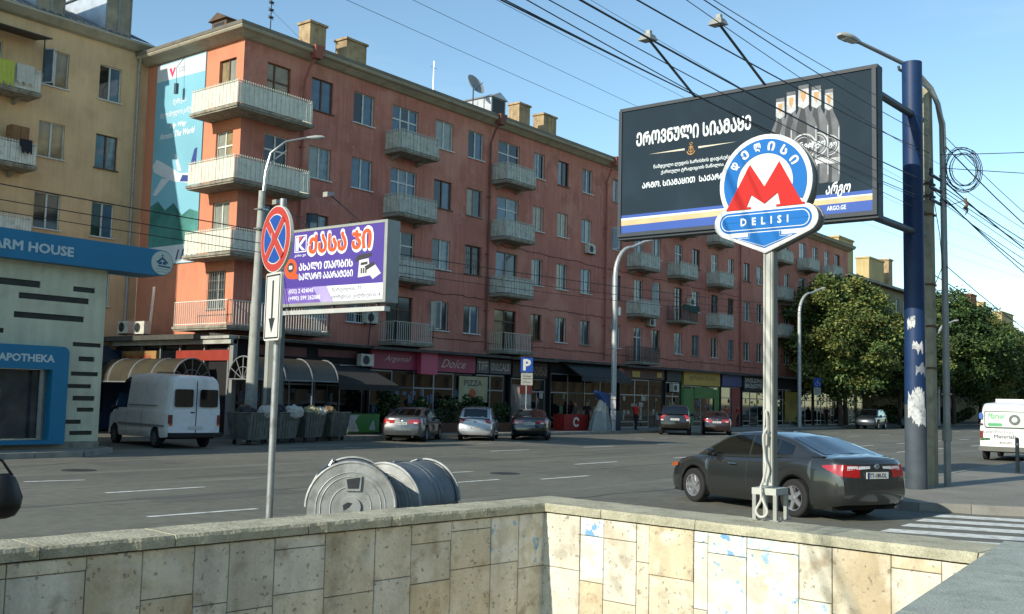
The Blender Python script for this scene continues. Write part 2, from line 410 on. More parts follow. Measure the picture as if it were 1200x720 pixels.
Cn = Vector((8.86, 6.40)); TOPZ = 0.90; TH = 0.085
uL = Vector((-5.46, .54)).normalized(); nL = Vector((-uL.y, uL.x)) * -1       # along the left wall, and outwards (towards the road)
if nL.y < 0: nL = -nL
uR = Vector((-.42, -4.44)).normalized(); nR = Vector((.995, -.09)).normalized()
par = thing('parapet', 'stone-clad underpass parapet with rough grey-green coping', 'parapet wall', (Cn.x, Cn.y, 0))
o_ = par.location
def P3(p, z): return (p.x, p.y, z)
Lc = 12.5
b = MB()
def slabwall(b, A, u, n, L_, d0, d1, z0, z1):
    p = [A + n * d0, A + u * L_ + n * d0, A + u * L_ + n * d1, A + n * d1]
    b.hexa([P3(q, z0) for q in p] + [P3(q, z1) for q in p])
slabwall(b, Cn, uL, nL, Lc, 0.0, 0.40, -3.3, TOPZ - TH)
slabwall(b, Cn + nL * .40, uR, nR, 4.9, 0.001, 0.5, -3.3, TOPZ - TH)
wmesh(par, b, 'wall_core', mortar)
def tile_wall(A, u, n, L_, zlo, seed, paints=()):
    rnd = random.Random(seed); t = 0.0
    ang = math.atan2(u.y, u.x); ww = [.15, .40, .46, .50, .42, .54, .30]; cache = {}
    while t < L_ - 0.05:
        w = rnd.choice(ww); w = min(w, L_ - t); z = TOPZ - TH - 0.012 - 0.0
        first = rnd.choice((.10, .18, .36, .46, .54))
        while z > zlo:
            h = first if first else rnd.choice((.36, .45, .52, .6, .64)); first = None
            h = max(.1, min(h, z - zlo + .05)); prd = round(rnd.uniform(.012, .022), 3)
            mt = rnd.choice(stone_cols + [stone_cols[0], stone_cols[4]])
            for (q0, q1, q2, q3, pm_) in paints:
                if q0 < t + w / 2 < q1 and q2 < z - h / 2 < q3: mt = pm_
            q = MB(); bvl = .005; g_ = .0032
            x0, x1, z0, z1 = t + g_, t + w - g_, z - h + g_, z - g_
            def pt(x, zz, d): p = A + u * x - n * d; return (p.x, p.y, zz)
            base = [pt(x0, z0, -.01), pt(x1, z0, -.01), pt(x1, z1, -.01), pt(x0, z1, -.01)]
            mid = [pt(x0, z0, prd - bvl), pt(x1, z0, prd - bvl), pt(x1, z1, prd - bvl), pt(x0, z1, prd - bvl)]
            top = [pt(x0 + bvl, z0 + bvl, prd), pt(x1 - bvl, z0 + bvl, prd), pt(x1 - bvl, z1 - bvl, prd), pt(x0 + bvl, z1 - bvl, prd)]
            q.rings([base, mid, top]); wmesh(par, q, 'stone_slab', mt)
            z -= h
        t += w
tile_wall(Cn, uL, nL, 10.6, -1.25, 3, ((.1, .95, .35, .9, painted_stone), (8.0, 8.7, .5, .9, painted_stone)))
tile_wall(Cn, uR, nR, 4.7, -1.6, 11, ((.25, .85, .55, .9, blue_stone), (.25, .9, .2, .6, painted_stone), (1.9, 2.9, .55, .9, blue_stone), (1.7, 3.3, .0, .56, painted_stone)))
# coping stones, each its own piece, with rough edges
def coping_run(A, u, n, L_, d0, d1, z, lens, seed, u0=0.0):
    rnd = random.Random(seed); t = u0
    while t < L_:
        w = rnd.choice(lens); w = min(w, L_ - t)
        q = MB(); N_ = max(4, int(w / .09)); rg = []
        for i in range(N_ + 1):
            x = t + .004 + (w - .008) * i / N_
            j0 = rnd.uniform(-.012, .008); j1 = rnd.uniform(-.012, .008); jz = rnd.uniform(-.003, .003); ch = rnd.uniform(.006, .018)
            e = []
            for d, zz in ((d0 + j0, z - TH), (d0 + j0 * .6, z - ch - .012), (d0 + ch + j0, z + jz), (d1 - ch + j1, z + jz), (d1 + j1, z - ch), (d1 + j1, z - TH)):
                p = A + u * x + n * d; e.append((p.x, p.y, zz))
            rg.append(e)
        q.rings(rg); o = wmesh(par, q, 'coping_stone', coping_mat)
        t += w
coping_run(Cn, uL, nL, Lc, -.045, .47, TOPZ, (1.0, 1.2, .9), 5, 0.0)
coping_run(Cn + nL * .47, uR, nR, 5.2, -.045, .62, TOPZ + .002, (1.1, .9, 1.25), 6, 0.0)
# near parapet: wide flat coping in the lower right corner
near = thing('parapet', 'wide grey coping slab at the lower right corner of the photo', 'parapet wall', (6.5, 1.0, 0))
b = MB(); b.hexa([(-3, .25, -3.2), (9.2, .55, -3.2), (9.0, 1.82, -3.2), (-3, 1.1, -3.2), (-3, .25, TOPZ - TH), (9.2, .55, TOPZ - TH), (9.0, 1.82, TOPZ - TH), (-3, 1.1, TOPZ - TH)])
wmesh(near, b, 'wall_core', stone_cols[1])
xs = [-3.1, -.9, 1.4, 3.6, 5.7, 7.4, 9.35]
for i in range(6):
    x0, x1 = xs[i] + .004, xs[i + 1] - .004
    yi = lambda x: 1.75 + (x - 5.64) * .0758 + .03; yo = lambda x: yi(x) - 1.5
    q = MB(); q.hexa([(x0, yo(x0), TOPZ - TH), (x1, yo(x1), TOPZ - TH), (x1, yi(x1), TOPZ - TH), (x0, yi(x0), TOPZ - TH), (x0, yo(x0), TOPZ + .004), (x1, yo(x1), TOPZ + .004), (x1, yi(x1), TOPZ + .004), (x0, yi(x0), TOPZ + .004)])
    wmesh(near, q, 'coping_stone', M('smooth_coping', '9aa095', 0.8, 0.12, 4, bump=0.5, bsc=60, fine=0.3, dirt='767c70', dirt_amt=0.5))
# stairs down
b = MB()
for i in range(18):
    x = -3.4 + i * .36 + 2.0; b.box(x, x + .37, 1.3, 7.4, -4.0, 0.0 - i * .165)
b.box(x + .37, 9.5, 1.3, 7.4, -4.0, -2.97)
struct(b.build('stairs', concrete))
# ================================================================== BUILDINGS
class Face:
    """one facade plane: local x runs along it, local y points into the building, z up"""
    def __init__(s, root, ox, oy, rz):
        s.root = root; s.o = Vector((ox, oy, 0)); s.rz = rz; s.l = s.o - root.location
    def put(s, o): o.location = s.l; o.rotation_euler = (0, 0, s.rz); return o
    def add(s, mb, name, mats, smooth=False): return s.put(mb.build(name, mats, s.root, smooth))
    def pt(s, a, z, d=0):      # street coordinates of facade point, d metres out
        return (s.o.x + cos(s.rz) * a + sin(s.rz) * d, s.o.y + sin(s.rz) * a - cos(s.rz) * d, z)
    def loc(s, a, z, y=0):
        return (s.l.x + cos(s.rz) * a - sin(s.rz) * y, s.l.y + sin(s.rz) * a + cos(s.rz) * y, z)
    def fn(s):
        return lambda a, b, d: (a, -d, b)
    def wall(s, L_, z0, z1, holes, mats, depth=0.22, start=0.0, name='wall'):
        xs = sorted(set([start, L_] + [h[0] for h in holes] + [h[1] for h in holes]))
        zs = sorted(set([z0, z1] + [h[2] for h in holes] + [h[3] for h in holes]))
        b = MB()
        for i in range(len(xs) - 1):
            for j in range(len(zs) - 1):
                cx_, cz_ = (xs[i] + xs[i + 1]) / 2, (zs[j] + zs[j + 1]) / 2
                if any(h[0] < cx_ < h[1] and h[2] < cz_ < h[3] for h in holes): continue
                b.poly([(xs[i], 0, zs[j]), (xs[i + 1], 0, zs[j]), (xs[i + 1], 0, zs[j + 1]), (xs[i], 0, zs[j + 1])])
        for a0, a1, b0, b1 in holes:
            b.poly([(a0, 0, b0), (a0, 0, b1), (a0, depth, b1), (a0, depth, b0)]); b.poly([(a1, 0, b0), (a1, depth, b0), (a1, depth, b1), (a1, 0, b1)])
            b.poly([(a0, 0, b1), (a1, 0, b1), (a1, depth, b1), (a0, depth, b1)]); b.poly([(a0, 0, b0), (a0, depth, b0), (a1, depth, b0), (a1, 0, b0)])
        me = b.mesh(name, mats)
        return s.put(obj(name, me, s.root))
WC = {}
def window(face, a0, a1, z0, z1, kind='two', frame=None, panes=(0, 2), sill=True, name='window', open_leaf=False, bars=False):
    frame = frame or white_frame; w = round(a1 - a0, 2); h = round(z1 - z0, 2)
    key = (w, h, kind, frame.name, sill, bars)
    t = 0.055
    cols = {'one': [0, 1], 'two': [0, .5, 1], 'three': [0, .34, .66, 1], 'uneven': [0, .36, 1], 'door': [0, .5, 1], 'door_side': [0, .62, 1]}[kind]
    rows = [0, 1]
    if kind in ('door', 'three'): rows = [0, .72, 1]
    if kind == 'uneven': rows = [0, .68, 1]
    if key not in WC:
        b = MB()
        for i, c_ in enumerate(cols):
            x = c_ * w; tt = t if 0 < c_ < 1 else t * 1.1
            b.box(max(0, x - tt * .7), min(w, x + tt * .7), 0, .07, 0, h)
        for c_ in rows:
            z = c_ * h; b.box(.001, w - .001, .002 + .0, .068, max(0, z - t * .7), min(h, z + t * .7))
        if sill: b.box(-.07, w + .07, -.20, .0, -.05, .0)
        if bars:
            k = max(4, int(w / .16))
            for i in range(k + 1): b.tube([(w * i / k, -.16, -.02), (w * i / k, -.16, h + .02)], .012, 4)
            for q in range(5): b.tube([(0, -.16, h * q / 4), (w, -.16, h * q / 4)], .012, 4)
        WC[key] = (b.mesh(name, frame), cols, rows)
    me, cols, rows = WC[key]
    o = obj(name, me, face.root, face.loc(a0, z0, .10), face.rz)
    k = 0
    for i in range(len(cols) - 1):
        for j in range(len(rows) - 1):
            pw = round((cols[i + 1] - cols[i]) * w, 3); ph = round((rows[j + 1] - rows[j]) * h, 3)
            pm = PANES[panes[i % len(panes)]]; kk = (pw, ph, pm.name)
            if kk not in WC:
                q = MB(); q.poly([(.02, 0, .02), (pw - .02, 0, .02), (pw - .02, 0, ph - .02), (.02, 0, ph - .02)]); WC[kk] = q.mesh('pane', pm)
            obj('pane', WC[kk], o, (cols[i] * w, .045, rows[j] * h)); k += 1
    if open_leaf:
        kk = ('leaf', w, h, frame.name)
        if kk not in WC:
            q = MB(); lw = w * .45
            q.box(0, .05, 0, .04, .04, h - .04).box(lw - .05, lw, 0, .04, .04, h - .04).box(.05, lw - .05, .001, .039, .04, .09).box(.05, lw - .05, .001, .039, h - .09, h - .04)
            q.poly([(.05, .02, .09), (lw - .05, .02, .09), (lw - .05, .02, h - .09), (.05, .02, h - .09)], 1)
            WC[kk] = q.mesh('casement', [frame, PANES[4]])
        obj('casement', WC[kk], o, (0.02, -.02, 0), R(-62))
    return o
balc_sheet = M('balcony_sheet', 'd0d0c2', 0.65, 0.1, 3, streak=0.25, dirt='77735f', dirt_amt=0.45)
balc_sheet2 = M('balcony_sheet_grey', 'b4b6aa', 0.7, 0.14, 3, streak=0.3, dirt='5f5c4c', dirt_amt=0.5)
slab_mat = M('balcony_slab', '8f897a', 0.9, 0.2, 2, streak=0.3, dirt='443e33', dirt_amt=0.6)
dark_rail = M('dark_rail', '4b4a47', 0.6, 0.2, 3)
pale_rail = M('pale_rail', 'b4b4a6', 0.6, 0.12, 3)
BC = {}
def rail_mesh(runs, mode, zt):
    """runs: polylines (x,y) in facade-local coordinates"""
    b = MB()
    for (p, q) in runs:
        p = Vector(p); q = Vector(q); L_ = (q - p).length; d = (q - p).normalized(); n = Vector((d.y, -d.x))
        if mode == 'closed':     # upright metal sheets with ribs and a row of picket tips on top
            k = int(L_ / .125)
            for i in range(k):
                a = p + d * (i * L_ / k); c = p + d * ((i + 1) * L_ / k - .012); o1 = n * (.012 if i % 2 else 0.0)
                P = [a + o1, c + o1, c + o1 + n * .012, a + o1 + n * .012]
                b.hexa([(v.x, v.y, .04) for v in P] + [(v.x, v.y, zt - .15) for v in P])
                m_ = (a + c) / 2; b.box(m_.x - .013, m_.x + .013, m_.y - .013, m_.y + .013, zt - .16, zt)
        else:
            k = int(L_ / (.15 if mode == 'open' else .11))
            for i in range(k + 1):
                a = p + d * (i * L_ / k); b.box(a.x - .012, a.x + .012, a.y - .012, a.y + .012, 0.0, zt - .03)
        a, c = p, q
        for zz in ((zt - .03,) if mode != 'closed' else (zt - .09,)):
            P = [a - n * .02, c - n * .02, c + n * .02, a + n * .02]
            b.hexa([(v.x, v.y, zz) for v in P] + [(v.x, v.y, zz + .03) for v in P])
        P = [a - n * .015, c - n * .015, c + n * .015, a + n * .015]
        b.hexa([(v.x, v.y, .06) for v in P] + [(v.x, v.y, .09) for v in P])
    return b
def balcony(face, a0, a1, z, depth=1.2, mode='closed', mat=None, slab=0.18):
    mat = mat or {'closed': balc_sheet2, 'open': pale_rail, 'dark': dark_rail}[mode]
    w = round(a1 - a0, 2); key = (w, depth, mode, mat.name)
    if key not in BC:
        b = MB(); b.box(0, w, -depth, -.003, -slab, 0); b.box(-.04, w + .04, -depth - .04, -depth + .1, -slab * .6, -.02)
        for x in (w * .18, w * .82): b.hexa([(x - .07, -depth * .6, -slab - .01), (x + .07, -depth * .6, -slab - .01), (x + .07, -.004, -slab - .28), (x - .07, -.004, -slab - .28),
                                            (x - .07, -depth * .6, -slab - .002), (x + .07, -depth * .6, -slab - .002), (x + .07, -.004, -slab - .002), (x - .07, -.004, -slab - .002)])
        e = .04
        BC[key] = (b.mesh('balcony', slab_mat), rail_mesh([((e, -.01), (e, -depth + e)), ((e, -depth + e), (w - e, -depth + e)), ((w - e, -depth + e), (w - e, -.01))], mode, 1.05).mesh('railing', mat))
    o = obj('balcony', BC[key][0], face.root, face.loc(a0, z), face.rz)
    obj('railing', BC[key][1], o)
    return o
def ac_unit(pos, rz, label, group='air conditioners on the walls'):
    t = thing('air_conditioner', label, 'air conditioner', pos, rz, group)
    b = MB(); b.box(-.42, .42, -.32, 0, 0, .58); b.build('case', M('ac_case', 'b9b7a8', .6, .1, 4, dirt='7c786a', dirt_amt=.5), t)
    b = MB(); b.lathe([(.22, -.325), (.22, -.34), (.19, -.34), (.19, -.33)], Matrix.Translation((-.1, 0, .29)), 18, axis='Y')
    for k in range(8):
        a = pi * k / 8; b.box(-.19, .19, -.345, -.338, -.006, .006, T=Matrix.Translation((-.1, 0, .29)) @ Matrix.Rotation(a, 4, 'Y'))
    b.build('fan_grille', dark_metal, t)
    b = MB(); b.box(-.35, -.31, -.3, .12, -.06, -.002).box(.31, .35, -.3, .12, -.06, -.002); b.build('bracket', dark_metal, t)
    return t

# ------------------------------------------------------------------ the long terracotta block
red = M('terracotta_render', 'b97766', 0.92, 0.1, 0.35, bump=0.3, bsc=14, streak=0.22, dirt='a46654', dirt_amt=0.65, fine=0.05)
add_blotches(red, [('c68f7a', .35, .54, .08, .5), ('8f5646', .8, .57, .08, .4), ('bd8c7c', 1.6, .62, .02, .4), ('a99c8c', 2.2, .70, .03, .35)])
eave_mat = M('eave_paint', 'a39c88', 0.8, 0.14, 1, dirt='6c6555', dirt_amt=0.5)
roof_mat = M('roof_sheet', '5d5a55', 0.6, 0.2, 0.6, metal=0.2, dirt='3d3833', dirt_amt=0.6)
CX, FY, EZ = 28.55, 38.0, 18.35
rb = thing('apartment_building', 'long five-storey terracotta apartment block with rows of grey balconies', 'apartment building', (CX, FY, 0))
FA = Face(rb, 0, FY, 0.0)                      # long facade, local x = street x
FS = Face(rb, CX, 45.6, R(-90))                # short end facade; local x = 45.6 - y
LX = 105.8
ROWZ = [(15.75, 17.35), (12.4, 13.97), (9.0, 10.65), (5.6, 7.2)]       # window sills and heads, fifth floor down to second
SLAB = [14.75, 11.38, 8.05, 4.72]
holes = []; jobs = []
rnd = random.Random(21)
cols_ = [ # x0, x1, kinds for four rows ('w' window, 'd' balcony door, '-' nothing)
    (29.9, 31.3, 'dddd'), (32.6, 34.0, 'wwww'), (35.4, 36.85, 'wwww'), (38.2, 40.2, 'dddd'), (41.6, 43.1, 'wwww'), (44.4, 45.8, 'wwww'),
    (47.2, 49.3, 'dddd'), (50.75, 51.9, 'wwww'), (53.4, 54.6, 'wwww'), (56.2, 57.4, 'wwww'), (60.0, 61.2, 'wwww'), (63.0, 64.2, 'dddd'),
    (65.5, 66.7, 'wwww'), (68.9, 70.1, 'dddw'), (71.7, 72.9, 'wwww'), (74.9, 76.1, 'dddw'), (77.9, 79.0, 'wwww'), (80.9, 82.1, 'wwww'),
    (83.5, 84.7, 'wwww'), (86.6, 87.8, 'dddw'), (89.4, 90.6, 'wwww'), (92.9, 94.6, 'dddd'), (96.2, 97.6, 'wwww'), (99.3, 100.6, 'dddw'), (102.1, 103.5, 'wwww')]
frames = [white_frame, white_frame, grey_frame, brown_frame, white_frame]
for ci, (x0, x1, ks) in enumerate(cols_):
    for r_, k in enumerate(ks):
        z0, z1 = ROWZ[r_]
        if k == 'd': z0 = SLAB[r_] + .04
        holes.append((x0, x1, z0, z1)); jobs.append((ci, r_, x0, x1, z0, z1, k))
FA.wall(LX, 4.4, EZ, holes, red, start=CX)
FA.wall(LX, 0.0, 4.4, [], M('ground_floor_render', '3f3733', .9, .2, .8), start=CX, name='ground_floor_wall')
fixed = {(0, 0): ('uneven', 3, (6, 6)), (0, 1): ('door', 0, (5, 0)), (1, 0): ('two', 3, (4, 4)), (2, 0): ('two', 0, (0, 4)), (3, 0): ('three', 0, (4, 5, 4)), (4, 0): ('two', 0, (3, 3)), (5, 0): ('two', 0, (0, 4)),
         (1, 1): ('two', 0, (3, 2)), (2, 1): ('two', 0, (4, 4)), (3, 1): ('three', 0, (4, 2, 4)), (4, 1): ('two', 3, (0, 4)), (5, 1): ('two', 2, (6, 5)), (4, 2): ('two', 0, (5, 2)), (5, 2): ('two', 3, (5, 5)),
         (7, 1): ('two', 0, (6, 6)), (8, 1): ('two', 0, (6, 6)), (9, 1): ('two', 0, (4, 3)), (7, 2): ('two', 0, (3, 0)), (8, 2): ('two', 0, (6, 5)), (6, 3): ('door', 3, (6, 0)), (7, 3): ('two', 3, (6, 0))}
for ci, r_, x0, x1, z0, z1, k in jobs:
    if (ci, r_) in fixed: kd, f_, pn = fixed[(ci, r_)]; fr = [white_frame, None, grey_frame, brown_frame][f_]
    else:
        kd = 'two' if k == 'w' else rnd.choice(('door', 'door', 'two')); fr = rnd.choice(frames); pn = (rnd.choice((0, 2, 3, 4, 5, 5)), rnd.choice((0, 2, 4, 5)))
    window(FA, x0, x1, z0, z1, kd, fr, pn, sill=(k == 'w'), name='window' if k == 'w' else 'balcony_door',
           open_leaf=(ci, r_) in ((1, 2), (10, 1), (12, 2), (4, 3)), bars=(ci, r_) in ((1, 3), (2, 3), (5, 2)))
# balconies
for a0, a1, rows in ((37.7, 40.65, 'cccO'), (46.6, 49.45, 'cccO'), (61.9, 64.65, 'cccD'), (67.7, 70.4, 'ccD-'), (74.0, 76.6, 'ccc-'), (86.0, 88.8, 'ccc-'), (92.4, 95.0, 'ccc-'), (98.6, 101.2, 'cc--')):
    for r_, k in enumerate(rows):
        if k == '-': continue
        balcony(FA, a0, a1, SLAB[r_], mode={'c': 'closed', 'O': 'open', 'D': 'dark'}[k])
# drainpipes, each its own part, with the hopper under the eave
pipe_m = M('painted_pipe', '8f5145', .7, .15, 2)
for x in (32.05, 46.3, 59.0, 80.0):
    b = MB(); b.tube([(x + .2, 37.35, EZ - .25), (x + .05, 37.6, EZ - .7), (x, 37.86, EZ - 1.4), (x, 37.86, 4.7)], .065, 8)
    b.hexa([(x, 37.15, EZ - .35), (x + .4, 37.15, EZ - .35), (x + .4, 37.5, EZ - .35), (x, 37.5, EZ - .35), (x - .1, 37.05, EZ + .25), (x + .5, 37.05, EZ + .25), (x + .5, 37.6, EZ + .25), (x - .1, 37.6, EZ + .25)])
    for z in (7, 10.3, 13.7): b.box(x - .1, x + .1, 37.78, 37.998, z, z + .05)
    wmesh(rb, b, 'drainpipe', pipe_m if x != 46.3 else M('rusty_pipe', '6d4038', .7, .2, 2))
# end facade
sh = []
for r_, (zt) in enumerate((17.3, 13.9, 10.6)): sh.append((5.8, 7.05, SLAB[r_] + .04, zt))
sh.append((5.75, 7.0, 5.7, 7.4))
FS.wall(7.6, 4.4, EZ, sh, M('terracotta_render_end', 'c67f60', 0.92, 0.08, 0.4, bump=0.3, bsc=14, streak=0.07, dirt='a9705c', dirt_amt=0.5, fine=0.05))
FS.wall(7.6, 0, 4.4, [], MATS['ground_floor_render'], name='ground_floor_wall')
window(FS, *sh[0], 'two', brown_frame, (6, 3), False, 'balcony_door'); window(FS, *sh[1], 'door', white_frame, (3, 6), False, 'balcony_door')
window(FS, *sh[2], 'two', white_frame, (3, 3), False, 'balcony_door'); window(FS, *sh[3], 'two', grey_frame, (5, 5), True, bars=True)
# rest of the shell so that the block is solid
b = MB(); b.poly([(LX, FY, 0), (LX, FY + 12, 0), (LX, FY + 12, EZ), (LX, FY, EZ)]); b.poly([(CX, 45.6, 0), (CX, 50, 0), (CX, 50, EZ), (CX, 45.6, EZ)]); b.poly([(CX, 50, 0), (LX, 50, 0), (LX, 50, EZ), (CX, 50, EZ)])
wmesh(rb, b, 'back_wall', red)
# wrap-around corner balconies
def corner_balcony(z, mode, x1=31.75, y1=40.2):
    q = 1.2; x0 = CX - 1.15; y0 = FY - 1.2
    b = MB()
    b.prism([(x0, y0), (x1, y0), (x1, FY - .003), (CX - .003, FY - .003), (CX - .003, y1), (x0, y1)], lambda a, c, d: (a, c, z + d), -.2, 0)
    b.prism([(x0 - .05, y0 - .05), (x1 + .05, y0 - .05), (x1 + .05, y0 + .12), (x0 + .12, y0 + .12), (x0 + .12, y1 + .05), (x0 - .05, y1 + .05)], lambda a, c, d: (a, c, z + d), -.13, -.02)
    o = wmesh(rb, b, 'balcony', slab_mat)
    e = .04
    r_ = rail_mesh([((x0 + e, y1), (x0 + e, y0 + e)), ((x0 + e, y0 + e), (x1 - e, y0 + e)), ((x1 - e, y0 + e), (x1 - e, FY - .01))], mode, 1.1)
    r_.v = [(v[0], v[1], v[2] + z) for v in r_.v]
    k = r_.build('railing', M('balcony_sheet_pale', 'cdcdbc', 0.6, 0.07, 3, streak=0.12, dirt='8d8876', dirt_amt=0.35) if mode == 'closed' else M('pale_open_rail', 'cfcfc4', .5, .08, 3), o, off=rb.location)
for z in (14.6, 11.25, 8.05): corner_balcony(z, 'closed')
corner_balcony(4.85, 'open', x1=33.3, y1=40.7)
# eaves, gutter and roof with the firewall steps
def eave(pts_wall, out, z, name):
    pass
b = MB(); e0 = .75
sec = [(0, -.32), (.18, -.30), (.5, -.12), (e0 - .06, -.08), (e0, 0.0), (e0, .10), (0, .12)]
ring0 = [(CX - o, 45.59, EZ + zz) for o, zz in sec]; ring1 = [(CX - o, FY - o, EZ + zz) for o, zz in sec]; ring2 = [(LX + .3, FY - o, EZ + zz) for o, zz in sec]
b.rings([ring0, ring1, ring2]); wmesh(rb, b, 'eave', eave_mat)
b = MB(); b.rings([[(CX - e0 - o, 45.59, EZ + zz) for o, zz in ((-.1, .1), (0.03, .06), (.07, .2), (-.1, .18))], [(CX - e0 - o, FY - e0 - o, EZ + zz) for o, zz in ((-.1, .1), (0.03, .06), (.07, .2), (-.1, .18))],
                   [(LX + .3, FY - e0 - o, EZ + zz) for o, zz in ((-.1, .1), (0.03, .06), (.07, .2), (-.1, .18))]])
wmesh(rb, b, 'gutter', M('gutter', '6f6a60', .6, .2, 2))
RZ = EZ + 2.6
b = MB()
b.poly([(CX - e0, FY - e0, EZ + .19), (LX + .3, FY - e0, EZ + .19), (LX + .3, 44, RZ), (CX + 5.5, 44, RZ)])
b.poly([(CX - e0, FY - e0, EZ + .19), (CX + 5.5, 44, RZ), (CX - e0, 50.5, EZ + .19)])
b.poly([(CX - e0, 50.5, EZ + .19), (CX + 5.5, 44, RZ), (LX + .3, 44, RZ), (LX + .3, 50.5, EZ + .19)])
b.poly([(LX + .3, FY - e0, EZ + .19), (LX + .3, 50.5, EZ + .19), (LX + .3, 44, RZ)])
roof = wmesh(rb, b, 'roof', roof_mat)
chim_m = M('chimney_render', 'a58e6b', .9, .2, 1.2, bump=.5, streak=.3, dirt='6b533c', dirt_amt=.6)
for x, y, w_, h_ in ((35.5, 41.5, 1.1, 1.5), (38.3, 41.5, 1.5, 1.35), (53.8, 41.6, 1.2, 1.55), (57.0, 41.8, 1.5, 1.5), (82, 41.8, 1.3, 1.2), (85, 41.8, 1.0, 1.1)):
    z0 = EZ + .2 + (y - FY + e0) * (RZ - EZ - .19) / (44 - FY + e0)
    b = MB(); b.box(x - w_ / 2, x + w_ / 2, y - .45, y + .45, z0 - .6, z0 + h_ - .12); b.box(x - w_ / 2 - .08, x + w_ / 2 + .08, y - .53, y + .53, z0 + h_ - .12, z0 + h_)
    b.build('chimney', chim_m, roof, off=rb.location)
# small dormers on the roof
def dormer(x, w_, h_, y0, mat, dmat):
    z0 = EZ + .2 + (y0 - FY + e0) * (RZ - EZ - .19) / (44 - FY + e0) - .15
    b = MB(); b.box(x - w_ / 2, x + w_ / 2, y0, y0 + 2.6, z0, z0 + h_)
    b.hexa([(x - w_ / 2 - .1, y0 - .12, z0 + h_), (x + w_ / 2 + .1, y0 - .12, z0 + h_), (x + w_ / 2 + .1, y0 + 2.6, z0 + h_), (x - w_ / 2 - .1, y0 + 2.6, z0 + h_),
            (x - .05, y0 - .12, z0 + h_ + .38), (x + .05, y0 - .12, z0 + h_ + .38), (x + .05, y0 + 2.6, z0 + h_ + .38), (x - .05, y0 + 2.6, z0 + h_ + .38)])
    b.box(x - w_ / 2 + .12, x + w_ / 2 - .12, y0 - .03, y0 - .004, z0 + .15, z0 + h_ - .05, 1)
    b.build('dormer', [mat, dmat], roof, off=rb.location)
dormer(48.2, 1.4, 1.25, 38.9, M('dormer_tin', 'a4a8aa', .5, .15, 2, metal=.4), M('dormer_dark', '1d1f22', .6, .1))
# poster on the end facade
pst = thing('wall_banner', 'tall airline banner with a plane and teal sky on the terracotta end wall', 'banner', (CX - .05, 43, 8.0))
fnP = lambda a, b, d: (CX - .06 - d, a, b)      # a = street y, so left edge has the larger y
def pw(mb, name, mat): return wmesh(pst, mb, name, mat)
sky_teal = M('banner_sky', '7ab0c0', .7, .12, .25, spec=.2); sky_low = M('banner_hills', '4a837c', .8, .45, .55, dirt='2e5f55', dirt_amt=.6, spec=.2)
pale = M('banner_white', 'c4ccd0', .7, .04, spec=.2)
b = MB(); b.box(CX - .06, CX - .005, 40.8, 44.75, 7.95, 17.95); pw(b, 'banner_sheet', sky_teal)
b = MB(); b.prism([(44.74, 17.1), (40.82, 17.04), (40.82, 17.9), (44.74, 17.9)], fnP, -.002, .004); b.prism([(44.74, 7.98), (40.82, 7.98), (40.82, 8.85), (44.74, 8.85)], fnP, -.002, .0045); pw(b, 'banner_white_band', pale)
b = MB(); P = [(44.74, 8.85), (40.82, 8.85), (40.82, 10.3), (41.5, 10.5), (42.1, 10.25), (42.8, 10.9), (43.5, 10.6), (44.1, 11.1), (44.74, 10.9)]
b.prism(P, fnP, -.002, .0035); pw(b, 'hills_print', sky_low)
b = MB(); P = [(44.72, 12.95), (44.4, 13.2), (43.9, 13.0), (42.4, 12.3), (41.75, 12.25), (41.35, 13.35), (41.12, 13.4), (41.15, 12.4), (41.0, 11.9), (41.6, 11.75), (42.9, 11.95), (43.9, 12.3), (44.6, 12.6)]
b.prism(P, fnP, -.002, .007); b.prism([(43.9, 12.2), (43.2, 12.1), (44.3, 11.4), (44.6, 11.45)], fnP, -.002, .0075); b.prism([(42.3, 12.4), (42.6, 12.45), (42.95, 13.25), (42.8, 13.3)], fnP, -.002, .0075); pw(b, 'aircraft_print', M('plane_white', 'c9cdd2', .6, .05))
b = MB(); b.prism([(41.75, 12.25), (41.35, 13.35), (41.12, 13.4), (41.17, 12.3)], fnP, -.002, .009); b.prism([(42.2, 12.2), (41.6, 12.1), (41.6, 11.8), (42.4, 11.9)], fnP, -.002, .009); pw(b, 'aircraft_tail_print', M('plane_blue', '28407e', .6, .05))
wt = M('print_white', 'dfe3e4', .6, .03)
text('ჩემი გზა', pst, wt, fnP, 43.3, 42.2, 15.72, 16.05, .006, .012, shear=.3, off=pst.location)
text('მთელი მსოფლიოს გარშემო', pst, wt, fnP, 44.3, 41.55, 15.15, 15.5, .006, .012, shear=.3, off=pst.location)
text('My Way', pst, wt, fnP, 43.4, 42.1, 14.55, 14.85, .006, .02, shear=.3, off=pst.location)
text('Around The World', pst, wt, fnP, 44.25, 41.4, 14.15, 14.45, .006, .02, shear=.3, off=pst.location)
text('1111', pst, M('print_navy', '2c3a63', .6, .03), fnP, 42.4, 41.0, 8.15, 8.6, .008, .02, shear=.3, off=pst.location)
b = MB(); b.prism([(43.75, 17.65), (43.55, 17.65), (43.45, 17.4), (43.35, 17.65), (43.2, 17.62), (43.45, 17.15)], fnP, -.002, .009); pw(b, 'emblem_print', M('print_pink', 'c0305e', .6, .03))
text('airways\nskyline', pst, M('print_grey', '8d969c', .6, .03), fnP, 43.0, 42.4, 17.3, 17.6, .008, off=pst.location)
lp_ = thing('hanging_lamp', 'small dark lamp box hanging on a rod before the airline banner', 'lamp', (CX - .45, 42.5, 16.1))
b = MB(); b.box(-.07, .07, -.09, .09, 0, .5); b.tube([(0, 0, .5), (0, .05, 1.3), (.4, .05, 1.9)], .015, 5); b.build('lamp_body', M('lamp_blue_grey', '3b4f5a', .6, .1), lp_)
